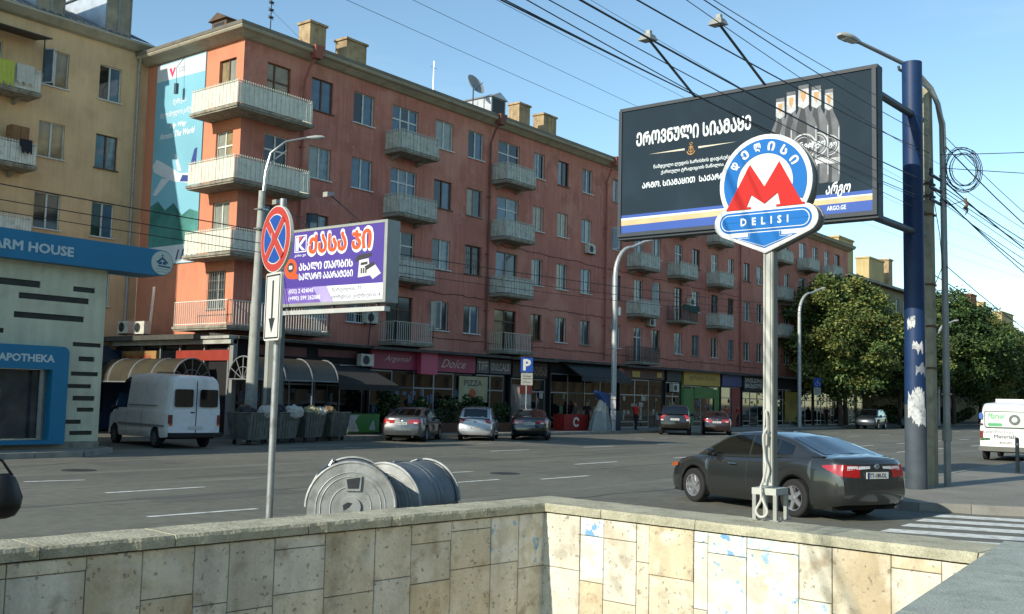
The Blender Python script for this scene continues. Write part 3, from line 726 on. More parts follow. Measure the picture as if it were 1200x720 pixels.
# roof things
t = thing('television_antenna', 'tall spiky aerial mast on the roof corner of the terracotta block', 'antenna', (33.5, 42.5, EZ + 1.2))
b = MB(); b.tube([(0, 0, 0), (0, 0, 4.0)], .03, 6)
for z in (2.0, 2.4, 2.8, 3.2, 3.6, 3.9): b.tube([(-.32, -.2, z), (.32, .2, z)], .018, 5); b.box(-.1, .1, -.1, .1, z - .04, z + .04)
b.build('mast', dark_metal, t)
b = MB(); b.tube([(0, 0, 2.4), (2.2, -1.5, .1)], .008, 4); b.build('stay_wire', dark_metal, t)
t = thing('satellite_dish', 'grey satellite dish standing on the roof above the long facade', 'satellite dish', (46.6, 39.6, EZ + 1.0))
b = MB(); b.lathe([(.02, 0), (.3, .04), (.55, .14), (.68, .24), (.69, .22), (.55, .12), (.3, .02), (.02, -.02)], Matrix.Translation((0, 0, 1.4)) @ Matrix.Rotation(R(62), 4, 'X') @ Matrix.Rotation(R(0), 4, 'Z'), 24)
b.build('dish', M('dish_grey', '85888a', .5, .1), t, True)
b = MB(); b.tube([(0, 0, -.6), (0, 0, 1.4)], .04, 6); b.tube([(0, -.1, 1.1), (0, -.75, 1.5)], .02, 5); b.build('dish_mount', dark_metal, t)
t = thing('television_antenna', 'thin pale aerial rod left of the satellite dish on the roof', 'antenna', (44.0, 40.5, EZ + .8))
b = MB(); b.tube([(0, 0, 0), (0, 0, 2.6)], .02, 5); b.tube([(-.3, 0, 2.2), (.3, 0, 2.2)], .012, 4); b.build('mast', steel, t)
for (x, y, l_) in ((62.6, 38.6, 'white air conditioner on the roof edge left of the beer billboard'),):
    t = ac_unit((x, y, EZ + .95), 0, l_, None); t.scale = (1.5, 1.5, 1.5)
b = MB(); b.box(62.0, 64.6, 38.2, 40.5, EZ + .2, EZ + .93)
tag(b.build('roof_box', M('roof_box_white', 'c9c9c0', .7, .1, 2, dirt='7f7b70', dirt_amt=.5)), 'white rooftop box carrying an air conditioner beside the beer billboard', 'roof box')
t = thing('roof_hatch', 'small dark wooden roof hatch above the airline banner', 'roof hatch', (31.6, 43.3, EZ + 1.6))
b = MB(); b.box(-.7, .7, -.6, .6, -.7, .8); b.box(-.5, .5, -.62, -.605, .05, .65, 1); b.box(-.72, -.705, -.4, .4, .05, .65, 1)
b.hexa([(-.85, -.75, .8), (.85, -.75, .8), (.85, .75, .8), (-.85, .75, .8), (-.85, -.05, 1.15), (.85, -.05, 1.15), (.85, .05, 1.15), (-.85, .05, 1.15)])
b.build('hatch_housing', [M('old_wood', '5e4c3c', .9, .25, 3), MATS['dormer_dark']], t)
for x, z, l_ in ((57.0, 11.7, 'air conditioner under a fourth-floor window near the beer billboard'), (65.1, 7.4, 'air conditioner above the dark open balcony beside the street lamp'),
                 (71.2, 9.4, 'air conditioner beside the balcony hung with green washing'), (36.9, 5.6, 'air conditioner beside the open balcony behind the purple billboard')):
    ac_unit((x, FY - .02, z), 0, l_)
# washing and plants on one balcony
t = thing('washing', 'dark green washing hung over the third-floor balcony rail', 'washing', (67.8, FY - 1.3, SLAB[2] + 1.1))
b = MB()
for i in range(6):
    x = .1 + i * .42; q = random.uniform(.28, .5); b.box(x, x + .38, -.05, -.02, -q, .04); b.box(x, x + .38, .02, .05, -q * .7, .04); b.box(x, x + .38, -.05, .05, .04, .06)
b.build('cloth', M('green_cloth', '23423a', .9, .35, 3), t)

# ------------------------------------------------------------------ the tan block behind
tan = M('tan_render', 'd0b086', 0.92, 0.12, 0.5, bump=0.3, bsc=14, streak=0.1, dirt='ad8c68', dirt_amt=0.4, fine=0.05)
tb = thing('apartment_building', 'ochre apartment block with glazed roof dormers at the left edge', 'apartment building', (20, 45.6, 0))
FT = Face(tb, 0, 45.62, 0)
tw = []
for x0, x1 in ((23.15, 24.4), (25.95, 27.1)):
    for z0, z1 in ((15.85, 17.55), (12.5, 14.15), (9.2, 10.85), (5.9, 7.5)): tw.append((x0, x1, z0, z1))
for z in (15.0, 11.7, 8.4): tw.append((20.6, 21.3, z, z + 2.3)); tw.append((17.2, 18.4, z + .9, z + 2.4))
FT.wall(CX - .01, 0, 18.9, tw, tan, start=6)
for i, (x0, x1, z0, z1) in enumerate(tw):
    pn = [(0, 6), (6, 6), (0, 5), (5, 5), (0, 4), (4, 2), (0, 4), (5, 5)][i] if i < 8 else (5, 2)
    window(FT, x0, x1, z0, z1, 'two', white_frame if i != 5 else brown_frame, pn, sill=i < 8, open_leaf=i in (0,))
for z in (15.0, 11.7, 8.4): balcony(FT, 18.9, 22.55, z, 1.2, 'closed', balc_sheet)
for z in (17.75,):
    b = MB(); b.hexa([(18.9, 44.1, z - .25), (22.75, 44.1, z - .25), (22.75, 45.6, z), (18.9, 45.6, z), (18.9, 44.1, z - .2), (22.75, 44.1, z - .2), (22.75, 45.6, z + .05), (18.9, 45.6, z + .05)])
    b.tube([(22.6, 44.5, 16.0), (22.6, 44.5, z - .2)], .03, 5); wmesh(tb, b, 'canopy', M('tin_dark', '2d2b29', .6, .2, 2))
b = MB(); sec = [(0, -.3), (.25, -.25), (.5, -.08), (.62, 0.0), (.62, .1), (0, .12)]
b.rings([[(6, 45.6 - o, 18.9 + z) for o, z in sec], [(CX + .1, 45.6 - o, 18.9 + z) for o, z in sec]]); wmesh(tb, b, 'eave', eave_mat)
b = MB(); b.tube([(27.95, 45.1, 18.75), (27.95, 45.45, 18.2), (27.95, 45.5, 17.8), (27.95, 45.5, 4.5)], .06, 8); wmesh(tb, b, 'drainpipe', galv)
b = MB(); b.poly([(6, 45.0, 19.03), (CX - .1, 45.0, 19.03), (CX - .1, 50.5, 21.6), (6, 50.5, 21.6)]); b.poly([(6, 50.5, 21.6), (CX - .1, 50.5, 21.6), (CX - .1, 56, 19.0), (6, 56, 19.0)])
for i in range(60): x = 6.2 + i * .37; b.hexa([(x, 45.0, 19.035), (x + .05, 45.0, 19.035), (x + .05, 50.5, 21.605), (x, 50.5, 21.605), (x, 45.0, 19.09), (x + .05, 45.0, 19.09), (x + .05, 50.5, 21.66), (x, 50.5, 21.66)])
troof = wmesh(tb, b, 'roof', M('tan_roof', '8f9394', .45, .2, 1, metal=.5, dirt='5d5b57', dirt_amt=.4))
tin = M('bright_tin', 'c9ced1', .4, .15, 1.5, metal=.5)
for x in (19.8, 23.25, 26.65):
    y0 = 45.45; w_ = 1.35
    b = MB(); b.poly([(x - w_ / 2, y0, 19.1), (x - w_ / 2, y0 + 4.6, 21.2), (x - w_ / 2, y0 + 4.6, 21.3), (x - w_ / 2, y0, 21.3)]); b.poly([(x + w_ / 2, y0, 19.1), (x + w_ / 2, y0 + 4.6, 21.2), (x + w_ / 2, y0 + 4.6, 21.3), (x + w_ / 2, y0, 21.3)])
    b.hexa([(x - w_ / 2 - .15, y0 - .35, 21.3), (x + w_ / 2 + .15, y0 - .35, 21.3), (x + w_ / 2 + .15, y0 + 4.7, 21.35), (x - w_ / 2 - .15, y0 + 4.7, 21.35)] + [(x - w_ / 2 - .15, y0 - .35, 21.42), (x + w_ / 2 + .15, y0 - .35, 21.42), (x + w_ / 2 + .15, y0 + 4.7, 21.5), (x - w_ / 2 - .15, y0 + 4.7, 21.5)])
    d_ = b.build('dormer', tin, troof, off=tb.location)
    b = MB(); z0 = 19.15
    for k in range(3): xx = x - w_ / 2 + k * w_ / 2; b.box(max(x - w_ / 2, xx - .05), min(x + w_ / 2, xx + .05), y0 - .05, y0, z0, 21.29)
    b.box(x - w_ / 2 + .05, x + w_ / 2 - .05, y0 - .045, y0 - .002, z0, z0 + .1)
    wmesh(tb, b, 'dormer_frame', grey_frame)
    b = MB(); b.box(x - w_ / 2 + .02, x + w_ / 2 - .02, y0 - .02, y0 - .001, z0 + .1, 21.28); wmesh(tb, b, 'dormer_glass', PANES[6])

wa = [M('cloth_lime', 'a9b04a', .9, .1, 4), M('cloth_pale', 'b4b2a6', .9, .1, 4), M('cloth_navy', '20222b', .9, .1, 4)]
for lab, x, z, w_, h_, mt_ in (('lime-yellow cloth hung on the top balcony of the ochre block', 20.9, 16.05, .7, 1.0, wa[0]), ('pale sheet hung on the top balcony of the ochre block', 21.75, 16.05, .8, .8, wa[1]), ('dark clothes hanging from the second balcony of the ochre block', 22.0, 12.75, .5, .55, wa[2])):
    t = thing('washing', lab, 'washing', (x, 44.36, z)); b = MB(); b.rings([[(-w_ / 2 + w_ * k / 8, -.03 - .02 * (k % 2), 0.04) for k in range(9)], [(-w_ / 2 + w_ * k / 8, -.05 - .03 * ((k + 1) % 2), -h_ * (.9 + .1 * (k % 3))) for k in range(9)]], 0, False, False)
    b.rings([[(-w_ / 2 + w_ * k / 8, .05, 0.03) for k in range(9)], [(-w_ / 2 + w_ * k / 8, .06, -h_ * .5) for k in range(9)]], 0, False, False); b.box(-w_ / 2, w_ / 2, -.04, .06, .03, .05); b.build('cloth', mt_, t)
t = thing('wooden_crate', 'brown wooden cupboard standing on the second balcony of the ochre block', 'cupboard', (21.9, 45.0, 11.7)); b = MB(); b.box(-.4, .4, -.25, .25, 0, 1.75); b.build('case', M('cupboard_brown', '7d5a3a', .8, .2, 3), t); b = MB(); b.box(-.36, -.01, -.28, -.251, .1, 1.7); b.build('door', MATS['cupboard_brown'], t); b = MB(); b.box(.01, .36, -.28, -.251, .1, 1.7); b.build('door', MATS['cupboard_brown'], t)
# ------------------------------------------------------------------ pharmacy with the blue fascia
pale_wall = M('pale_cladding', 'c6c4a8', 0.75, 0.08, 0.7, streak=0.12, dirt='8b9080', dirt_amt=0.4, fine=0.04)
teal = M('blue_fascia', '146f94', 0.45, 0.06, 1.0, dirt='0f5b80', dirt_amt=0.3)
ph = thing('pharmacy_building', 'pale cladded pharmacy with a blue fascia and narrow slot windows', 'shop building', (15, 30, 0))
FP = Face(ph, 0, 30.0, 0)
slots = [(13.0, 15.59, 4.93, 5.13), (16.62, 17.35, 4.93, 5.09), (14.95, 17.17, 4.57, 4.75), (14.84, 17.04, 4.0, 4.18), (13.0, 14.59, 3.52, 3.66), (16.71, 17.66, 3.25, 3.38), (16.93, 17.46, 2.8, 2.95), (16.71, 17.61, 2.35, 2.48),
         (16.43, 17.4, 1.97, 2.1), (16.81, 17.54, 1.59, 1.74), (16.4, 16.61, 1.24, 1.37), (16.97, 17.53, 1.25, 1.38), (16.42, 17.13, 0.88, 1.01), (16.77, 17.52, 0.54, 0.67)]
wx0, wx1 = 8.2, 15.93
FP.wall(17.72, .12, 5.7, slots + [(wx0, wx1, .45, 2.5)], pale_wall, depth=.12, start=4)
dk = M('slot_glass', '2b2f2c', .25, .3, 4)
for (a0, a1, z0, z1) in slots:
    b = MB(); b.box(a0 + .002, a1 - .002, .06, .11, z0 + .002, z1 - .002); FP.add(b, 'slot_window', dk)
    b = MB(); n_ = max(1, int((a1 - a0) / .35))
b = MB(); b.poly([(17.72, 30, .12), (17.72, 40, .12), (17.72, 40, 6.4), (17.72, 30, 6.4)]); b.poly([(4, 30.1, 5.7), (17.72, 30.1, 5.7), (17.72, 40, 5.7), (4, 40, 5.7)]); wmesh(ph, b, 'side_wall', pale_wall)
b = MB(); b.box(4, 17.7, 29.9, 30.0, .15, .35); wmesh(ph, b, 'plinth', concrete)
# fascia with rounded nose
r_ = .42
P = [(4, 5.68)] + [(19.35 + r_ * cos(R(a)), 6.1 + r_ * sin(R(a))) for a in range(-90, 91, 12)] + [(4, 6.52)]
b = MB(); b.prism(P, lambda a, c, d: (a, 29.55 + d, c), 0, 1.2); wmesh(ph, b, 'fascia', teal)
fnF = lambda a, c, d: (a, 29.548 - d, c)
b = MB(); b.prism(circ(19.35, 6.1, .39, 36), fnF, -.01, .02); wmesh(ph, b, 'logo_disc', M('logo_disc', 'b9c2b3', .5, .04))
lm = M('logo_blue', '1d4a72', .5, .05)
b = MB()
for P in ([(19.13, 6.12), (19.35, 6.3), (19.57, 6.12), (19.53, 6.08), (19.35, 6.22), (19.17, 6.08)], [(19.2, 6.05), (19.33, 6.05), (19.33, 6.14), (19.24, 6.14)], [(19.37, 6.05), (19.5, 6.05), (19.46, 6.14), (19.37, 6.14)], [(19.3, 6.32), (19.4, 6.32), (19.35, 6.38)]): b.prism(P, fnF, .019, .026)
b.prism([(19.2, 5.975), (19.66, 5.955), (19.66, 6.0), (19.2, 6.02)], fnF, .019, .026); wmesh(ph, b, 'logo_mark', lm)
text('pharm house', ph, lm, fnF, 19.12, 19.62, 5.87, 5.92, .022, off=ph.location); text('apotheka', ph, lm, fnF, 19.15, 19.58, 5.79, 5.83, .022, off=ph.location)
lt = M('sign_letter_pale', 'b4c3c4', .5, .05)
text('PHARM HOUSE', ph, lt, fnF, 13.35, 16.3, 5.93, 6.2, .01, .04, off=ph.location)
# window box
P = rrect(7.9, 16.42, .3, 3.25, .28)
b = MB(); out = P; fnB = lambda a, c, d: (a, 30.0 - d, c)
b.box(7.9, 15.93, 29.62, 29.998, 2.5, 3.0); b.hexa([(15.93, 29.62, .3), (16.42, 29.62, .3), (16.42, 29.998, .3), (15.93, 29.998, .3), (15.93, 29.62, 3.0), (16.42, 29.62, 3.0), (16.42, 29.998, 3.0), (15.93, 29.998, 3.0)])
b.prism([(7.9, 3.0), (16.42, 3.0)] + [(16.22 + .2 * cos(R(a)), 3.0 + .2 * sin(R(a))) for a in range(10, 91, 16)] + [(7.9, 3.2)], fnB, .002, .38); b.box(7.9, 15.93, 29.62, 29.998, .3, .42)
wmesh(ph, b, 'window_surround', teal)
text('APOTHEKA', ph, lt, lambda a, c, d: (a, 29.62 - d, c), 14.3, 15.95, 2.72, 2.93, .006, .04, off=ph.location)
for i in range(5):
    x0 = wx0 + i * 1.55; b = MB(); b.box(x0 + .03, x0 + 1.5, 30.05, 30.07, .46, 2.49); wmesh(ph, b, 'window_pane', PANES[5])
b = MB()
for x in (8.2, 9.72, 11.27, 12.82, 14.37, 15.88): b.box(x - .03, x + .03, 29.98, 30.1, .45, 2.5)
b.box(15.6, 15.7, 29.7, 29.75, .45, 2.48); wmesh(ph, b, 'window_mullion', grey_frame)
b = MB(); rr2 = random.Random(4)
for i in range(26):
    x = rr2.uniform(12.5, 15.6); z = rr2.choice((.6, 1.05, 1.5)); b.box(x, x + rr2.uniform(.08, .3), 30.3, 30.5, z, z + rr2.uniform(.1, .38))
b.box(13.9, 14.6, 30.02, 30.045, .47, 1.9)
wmesh(ph, b, 'window_display', M('display', '8d9480', .6, .5, 2))

# blue shop in the gap between the pharmacy and the block
bs = thing('shopfront', 'dark blue kiosk front in the gap behind the white van', 'shopfront', (23, 44.5, 0))
b = MB(); b.box(17.9, 28.4, 44.6, 45.5, .1, 3.8); b.build('front_wall', M('dark_blue_wall', '18304e', .6, .2, 1), bs, off=bs.location)
b = MB(); b.hexa([(17.9, 43.2, 3.1), (26.6, 43.2, 3.1), (26.6, 44.6, 3.9), (17.9, 44.6, 3.9), (17.9, 43.2, 3.2), (26.6, 43.2, 3.2), (26.6, 44.6, 4.0), (17.9, 44.6, 4.0)]); wmesh(bs, b, 'awning', M('navy_awning', '1b2434', .7, .2, 2))
b = MB(); b.box(19, 22.4, 44.5, 44.59, .2, 2.6); b.box(23, 24.4, 44.5, 44.59, .2, 2.6); wmesh(bs, b, 'door', M('blue_door', '1a5c93', .4, .2, 2))
b = MB(); b.box(24.8, 26.4, 44.5, 44.58, .9, 2.4); wmesh(bs, b, 'window_pane', gum_glass)
# ================================================================== GROUND-FLOOR SHOPS
SY = 36.35
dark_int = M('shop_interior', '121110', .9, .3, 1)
shop_glass = M('shop_glass', '0e1214', .04, .2, 1, spec=.6)
alu = M('aluminium_frame', '86898a', .4, .12, 3, metal=.3)
canopy_m = M('canopy_slab', '4a4842', .9, .2, 1, bump=.4, streak=.3, dirt='2d2b27', dirt_amt=.6)
goods = [M('goods_%s' % i, c, .6, .4, 6) for i, c in enumerate(('7a3b2c', '8a7d5e', '5a6b4a', '49586e', '9b9687'))]
def fnS(y): return lambda a, b, d: (a, y - d, b)
def shop(x0, x1, label, sign=None, front='glass', sign_mat=None, z0=.16, ztop=4.25, sign_z=(3.35, 4.2), doors=(), posts=(), wall=None, y=SY, disp=12):
    t = thing('shopfront', label, 'shopfront', ((x0 + x1) / 2, y, 0.15)); o = t.location
    wm = wall or dark_int
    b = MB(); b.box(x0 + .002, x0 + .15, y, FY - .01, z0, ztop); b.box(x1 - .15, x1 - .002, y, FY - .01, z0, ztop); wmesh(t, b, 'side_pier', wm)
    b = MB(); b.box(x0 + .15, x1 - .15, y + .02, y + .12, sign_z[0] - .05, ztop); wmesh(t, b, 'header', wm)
    n_ = max(2, round((x1 - x0) / 1.7)); w_ = (x1 - x0 - .3) / n_
    for i in range(n_):
        a = x0 + .15 + i * w_; isd = i in doors
        b = MB()
        b.box(a, a + .05, y + .02, y + .08, z0, sign_z[0] - .05); b.box(a + w_ - .05, a + w_, y + .02, y + .08, z0, sign_z[0] - .05)
        for zz in ((z0, z0 + .1), (2.35, 2.42), (sign_z[0] - .12, sign_z[0] - .06)) + (((1.05, 1.1),) if isd else ((.55, .62),)): b.box(a + .05, a + w_ - .05, y + .025, y + .075, *zz)
        if isd: b.box(a + w_ * .5 - .03, a + w_ * .5 + .03, y + .02, y + .08, z0 + .1, 2.35)
        f_ = wmesh(t, b, 'door' if isd else 'shop_window', alu if (i + int(x0)) % 3 else dark_metal)
        b = MB(); b.box(a + .05, a + w_ - .05, y + .045, y + .055, z0 + .1, sign_z[0] - .12)
        b.build('pane', shop_glass, f_, off=o)
    if disp:
        rr = random.Random(int(x0 * 10)); b = MB()
        for i in range(disp):
            a = rr.uniform(x0 + .3, x1 - .6); z = rr.choice((.7, 1.1, 1.6, 2.0)); ww = rr.uniform(.1, .45); b.box(a, a + ww, y + .036, y + .042, z, z + rr.uniform(.15, .5))
        wmesh(t, b, 'window_sticker', rr.choice(goods))
    if sign_mat:
        b = MB(); b.box(x0 + .1, x1 - .1, y - .12, y + .019, *sign_z); wmesh(t, b, 'sign_board', sign_mat)
    return t
# continuous canopy slab over the shops
cs = thing('canopy', 'weathered concrete canopy running above all the shopfronts', 'canopy', (40, 37, 4.3))
segs = [27.4, 35.2, 45.9, 50.3, 58.4, 66.8, 73.2, 77, 84, 94, 105.6]
for i in range(len(segs) - 1):
    b = MB(); a, c = segs[i] + .01, segs[i + 1] - .01; dz = (0, -.03, -.06, 0.02, -.02, 0, -.03, .01, 0, -.02)[i]; yy = (35.9, 35.6, 35.5, 35.75, 35.6, 35.7, 35.8, 35.6, 35.7, 35.6)[i]
    b.hexa([(a, yy, 4.22 + dz), (c, yy, 4.22 + dz), (c, FY - .003, 4.3 + dz), (a, FY - .003, 4.3 + dz), (a, yy, 4.34 + dz), (c, yy, 4.34 + dz), (c, FY - .003, 4.52 + dz), (a, FY - .003, 4.52 + dz)])
    wmesh(cs, b, 'canopy_slab', canopy_m)
b = MB(); b.hexa([(26.6, 38.0, 4.2), (CX - .003, 38.0, 4.2), (CX - .003, 45.5, 4.2), (26.6, 45.5, 4.2), (26.6, 38.0, 4.42), (CX - .003, 38.0, 4.5), (CX - .003, 45.5, 4.5), (26.6, 45.5, 4.42)]); wmesh(cs, b, 'canopy_slab', canopy_m)
b = MB(); b.box(27.05, 27.38, 36.0, 45, 4.0, 4.2); b.box(26.95, 27.38, 36.0, 40.2, 4.22, 4.34)
wmesh(cs, b, 'edge_beam', M('pale_beam', 'a3a398', .8, .15, 1.2, dirt='5c5a50', dirt_amt=.5))
b = MB(); b.box(27.2, 27.42, 36.0, 36.25, .15, 4.19); wmesh(cs, b, 'post', M('grey_post', '7f807a', .7, .15, 2))
# 1 corner cafe
t = shop(27.45, 35.3, 'glazed corner cafe with a red transom band behind the row of open bins', sign_z=(3.45, 4.2), doors=(3,), disp=10)
b = MB(); b.box(28.2, 31.5, SY - .03, SY + .019, 3.62, 4.05); b.box(32.2, 34.6, SY - .03, SY + .019, 3.7, 4.05); wmesh(t, b, 'red_band', M('faded_red', '5e2a22', .6, .25, 2))
b = MB(); b.box(27.35, 27.44, 36.4, 40.3, 3.3, 3.75); wmesh(t, b, 'red_band', M('bright_red_band', '8a3022', .5, .15, 2))
b = MB(); b.box(27.5, 27.56, 36.4, 45.4, .2, 4.2); wmesh(t, b, 'side_glazing', shop_glass)
b = MB()
for y in (36.5, 38.2, 40.0, 41.5, 43): b.box(27.36, 27.49, y, y + .09, .16, 4.19)
wmesh(t, b, 'mullion', alu)
b = MB(); b.box(27.2, 27.49, 41.6, 44.4, 3.1, 3.75); wmesh(t, b, 'sign_board', M('orange_sign', '8c6a3c', .6, .3, 1.2))
text('ხაჭაპური', t, M('sign_red', 'a83420', .6, .1), lambda a, b_, d: (27.2 - d, a, b_), 44.2, 42.0, 3.25, 3.6, .006, .02, off=t.location)
# 2 magenta shop
t = shop(35.45, 43.5, 'magenta-signed boutique with planters in front of its dark windows', sign_z=(3.28, 4.18), doors=(2,), disp=26)
mag = M('magenta_sign', '8e2846', .5, .12, .8, dirt='6c2038', dirt_amt=.4)
b = MB(); b.box(35.5, 43.4, SY - .16, SY + .018, 3.28, 4.18); wmesh(t, b, 'sign_board', mag)
b = MB(); b.box(38.75, 40.0, SY - .45, SY - .165, 3.1, 4.25, T=None); wmesh(t, b, 'sign_box', M('pink_box', 'b0445f', .5, .06, 2))
cr = M('sign_cream', 'b9a79c', .6, .1)
text('Argemal', t, cr, fnS(SY - .16), 36.4, 38.3, 3.6, 3.95, .006, 0, shear=.5, off=t.location); text('Dolce', t, cr, fnS(SY - .16), 40.6, 42.6, 3.5, 3.95, .006, 0, shear=.5, off=t.location)
# 3 grey sign shop
t = shop(43.55, 46.3, 'grey-signed shop with a pale pizza poster in its window', sign_z=(3.3, 4.15), disp=3)
gs = M('grey_sign', '4b4d4a', .6, .15, 2)
b = MB(); b.box(43.56, 44.6, SY - .14, SY + .018, 3.32, 4.12); b.box(44.7, 46.6, SY - .14, SY + .018, 3.32, 4.12); wmesh(t, b, 'sign_board', gs)
text('TIFF', t, cr, fnS(SY - .14), 43.65, 44.5, 3.5, 3.95, .006, .01, off=t.location); text('DULCALIS', t, cr, fnS(SY - .14), 44.85, 46.45, 3.5, 3.9, .006, .01, off=t.location)
b = MB(); b.box(42.2, 44.6, SY - .08, SY - .02, 1.7, 3.1); wmesh(t, b, 'poster', M('cream_poster', '9f9b78', .7, .15, 2))
text('PIZZA', t, dark_metal, fnS(SY - .08), 42.6, 44.1, 2.6, 2.9, .006, .02, off=t.location)
b = MB(); b.prism(circ(43.3, 2.15, .3, 14), fnS(SY - .08), -.001, .008); wmesh(t, b, 'poster_print', M('poster_orange', 'a8532c', .7, .3, 9))
# 4 brown shop
t = shop(46.7, 50.3, 'brown-fronted shop with worn tan lettering beside the parking sign', sign_z=(3.2, 4.1), sign_mat=M('dark_brown_sign', '35261c', .7, .3, 1.5), doors=(1,), disp=14)
text('ᲡᲐᲣᲜᲐ', t, M('worn_tan', '75624c', .7, .2), fnS(SY - .12), 48.2, 50.1, 3.35, 3.85, .006, .02, off=t.location)
# 5 dark awning
t = shop(50.6, 58.2, 'dark shop under a long charcoal fabric awning', sign_z=(3.6, 4.25), doors=(1,), disp=10)
b = MB(); b.hexa([(51.9, 34.9, 3.35), (57.6, 34.9, 3.35), (57.6, 36.3, 4.2), (51.9, 36.3, 4.2), (51.9, 34.9, 3.42), (57.6, 34.9, 3.42), (57.6, 36.3, 4.28), (51.9, 36.3, 4.28)]); b.box(51.9, 57.6, 34.86, 34.9, 3.1, 3.42)
wmesh(t, b, 'awning', M('charcoal_awning', '2c3131', .8, .15, 1))
text('მაღაზია', t, M('awning_grey', '5c6060', .8), fnS(34.86), 53.2, 55.4, 3.18, 3.32, .006, off=t.location)
# 6 red fascia
t = shop(58.5, 64.4, 'glazed shop with a dark red fascia and yellow squares behind the blue parasol', sign_z=(3.5, 4.2), sign_mat=M('dark_red_sign', '4c1b18', .6, .3, 1), doors=(2,), disp=22)
b = MB(); b.box(59.9, 60.9, SY - .16, SY - .125, 3.6, 4.0); b.box(63.2, 63.9, SY - .16, SY - .125, 3.65, 4.0); wmesh(t, b, 'yellow_panel', M('sign_yellow', 'a98a1a', .5, .1))
b = MB(); b.prism(circ(58.2, 3.75, .42, 20), fnS(SY - .2), 0, .1); wmesh(t, b, 'round_sign', M('round_red', '7c2622', .5, .1))
# 7 dark
t = shop(64.6, 66.9, 'narrow dark shop with an air conditioner left of the yellow sign', sign_z=(3.45, 4.2), sign_mat=M('black_sign', '24272a', .6, .2), disp=6)
ac_unit((65.6, SY - .05, 2.7), 0, 'air conditioner over the narrow shop left of the yellow sign')
ac_unit((35.0, SY - .1, 3.35), 0, 'air conditioner at the left end of the magenta sign')
# 8 yellow
t = shop(67.1, 73.1, 'shop with a yellow signboard above a bright green front', sign_z=(3.25, 4.3), sign_mat=M('yellow_sign', 'a8861a', .5, .1, 1), disp=16, wall=M('green_front', '3c6a28', .6, .15, 1))
text('ფრანი ბანი', t, M('sign_ochre', '6f5114', .6), fnS(SY - .12), 68.0, 72.2, 3.55, 4.0, .006, .01, off=t.location)
b = MB(); b.box(67.3, 68.9, SY - .03, SY + .015, .3, 3.0); b.box(72.2, 73.0, SY - .03, SY + .015, .3, 3.0); b.box(69, 72.1, SY - .03, SY + .015, 2.3, 3.1); wmesh(t, b, 'green_panel', MATS['green_front'])
# 9 blue
t = shop(73.3, 76.9, 'shop with a plain blue signboard and red door panels', sign_z=(3.3, 4.25), sign_mat=M('blue_sign', '1c2c66', .5, .1, 1), disp=5)
b = MB(); b.box(75.2, 76.7, SY - .04, SY + .015, .2, 3.2); wmesh(t, b, 'red_panel', M('red_panel', '7d2119', .6, .15, 1))
# 10 black with white letters
t = shop(77.1, 81.6, 'black shopfront with two lines of white lettering left of the metro pole', sign_z=(3.0, 4.25), sign_mat=M('black_sign2', '141416', .6, .1), disp=8)
text('ᲔᲠᲗᲙᲔᲠᲐ\nᲒᲠᲣᲑᲔᲚᲘ', t, M('sign_white', 'c3c3bd', .5), fnS(SY - .12), 77.4, 80.6, 3.25, 4.05, .006, .015, off=t.location)
t = shop(81.8, 92, 'dark shop with a tall yellow and red window poster right of the metro pole', disp=8, doors=(3,))
b = MB(); b.box(85.6, 88.6, SY - .05, SY - .01, .5, 3.1); wmesh(t, b, 'poster', M('poster_yellow', '7d742c', .7, .5, .8, dirt='7c2a1c', dirt_amt=.9))
t = shop(92.2, 105.5, 'last dim shopfront of the block, behind the street trees', disp=20, doors=(2, 5))
# arched polycarbonate terraces
poly_m = M('polycarbonate', '403c30', .4, .15, 1.2, streak=.2, dirt='3f3d33', dirt_amt=.5)
def vault(label, A, u, L_, w_, z, h_, n_ribs, endfan=True):
    t = thing('terrace_canopy', label, 'terrace canopy', (A[0], A[1], .15)); o = t.location
    A = Vector(A[:2]); u = Vector(u); nrm = Vector((-u.y, u.x)); K_ = 10
    def pt(s, a): p = A + u * s + nrm * (w_ / 2 - w_ / 2 * cos(a)); return (p.x, p.y, z + h_ * sin(a))
    for r_ in range(n_ribs - 1):
        s0 = L_ * r_ / (n_ribs - 1) + .01; s1 = L_ * (r_ + 1) / (n_ribs - 1) - .01; b = MB()
        for k in range(K_):
            a0, a1 = pi * k / K_, pi * (k + 1) / K_
            b.poly([pt(s0, a0), pt(s1, a0), pt(s1, a1), pt(s0, a1)])
        wmesh(t, b, 'roof_sheet', poly_m, True)
    for r_ in range(n_ribs):
        s = L_ * r_ / (n_ribs - 1); b = MB(); b.tube([pt(s, pi * k / 12) for k in range(13)], .035, 6); wmesh(t, b, 'rib', alu)
        if r_ % 2 == 0:
            for a in (0, pi): q = pt(s, a); b = MB(); b.tube([(q[0], q[1], .15), q], .035, 6); wmesh(t, b, 'post', alu)
    if endfan:
        b = MB(); c_ = pt(0, 0); d_ = pt(0, pi); m_ = ((c_[0] + d_[0]) / 2, (c_[1] + d_[1]) / 2, z); b.tube([c_, d_], .03, 6)
        for k in range(1, 6): b.tube([m_, pt(0, pi * k / 6)], .02, 5)
        for k in range(8): q = [pt(0, pi * (k + j) / 8) for j in (0, 1)]; b.tube([tuple(Vector(m_).lerp(Vector(v), .55)) for v in q], .018, 5)
        wmesh(t, b, 'fan_light', alu)
    b = MB(); p_ = [pt(0, 0), pt(L_, 0)]; b.tube(p_, .03, 6); b.tube([pt(0, pi), pt(L_, pi)], .03, 6); wmesh(t, b, 'edge_rail', alu)
    return t
vault('arched translucent terrace roof along the side street behind the white van', (27.3, 37.6), (0, 1), 6.5, 1.9, 2.3, 1.05, 5)
vault('arched translucent terrace roof along the pavement behind the row of bins', (26.9, 33.95), (1, 0), 4.4, 1.9, 2.5, .95, 4)
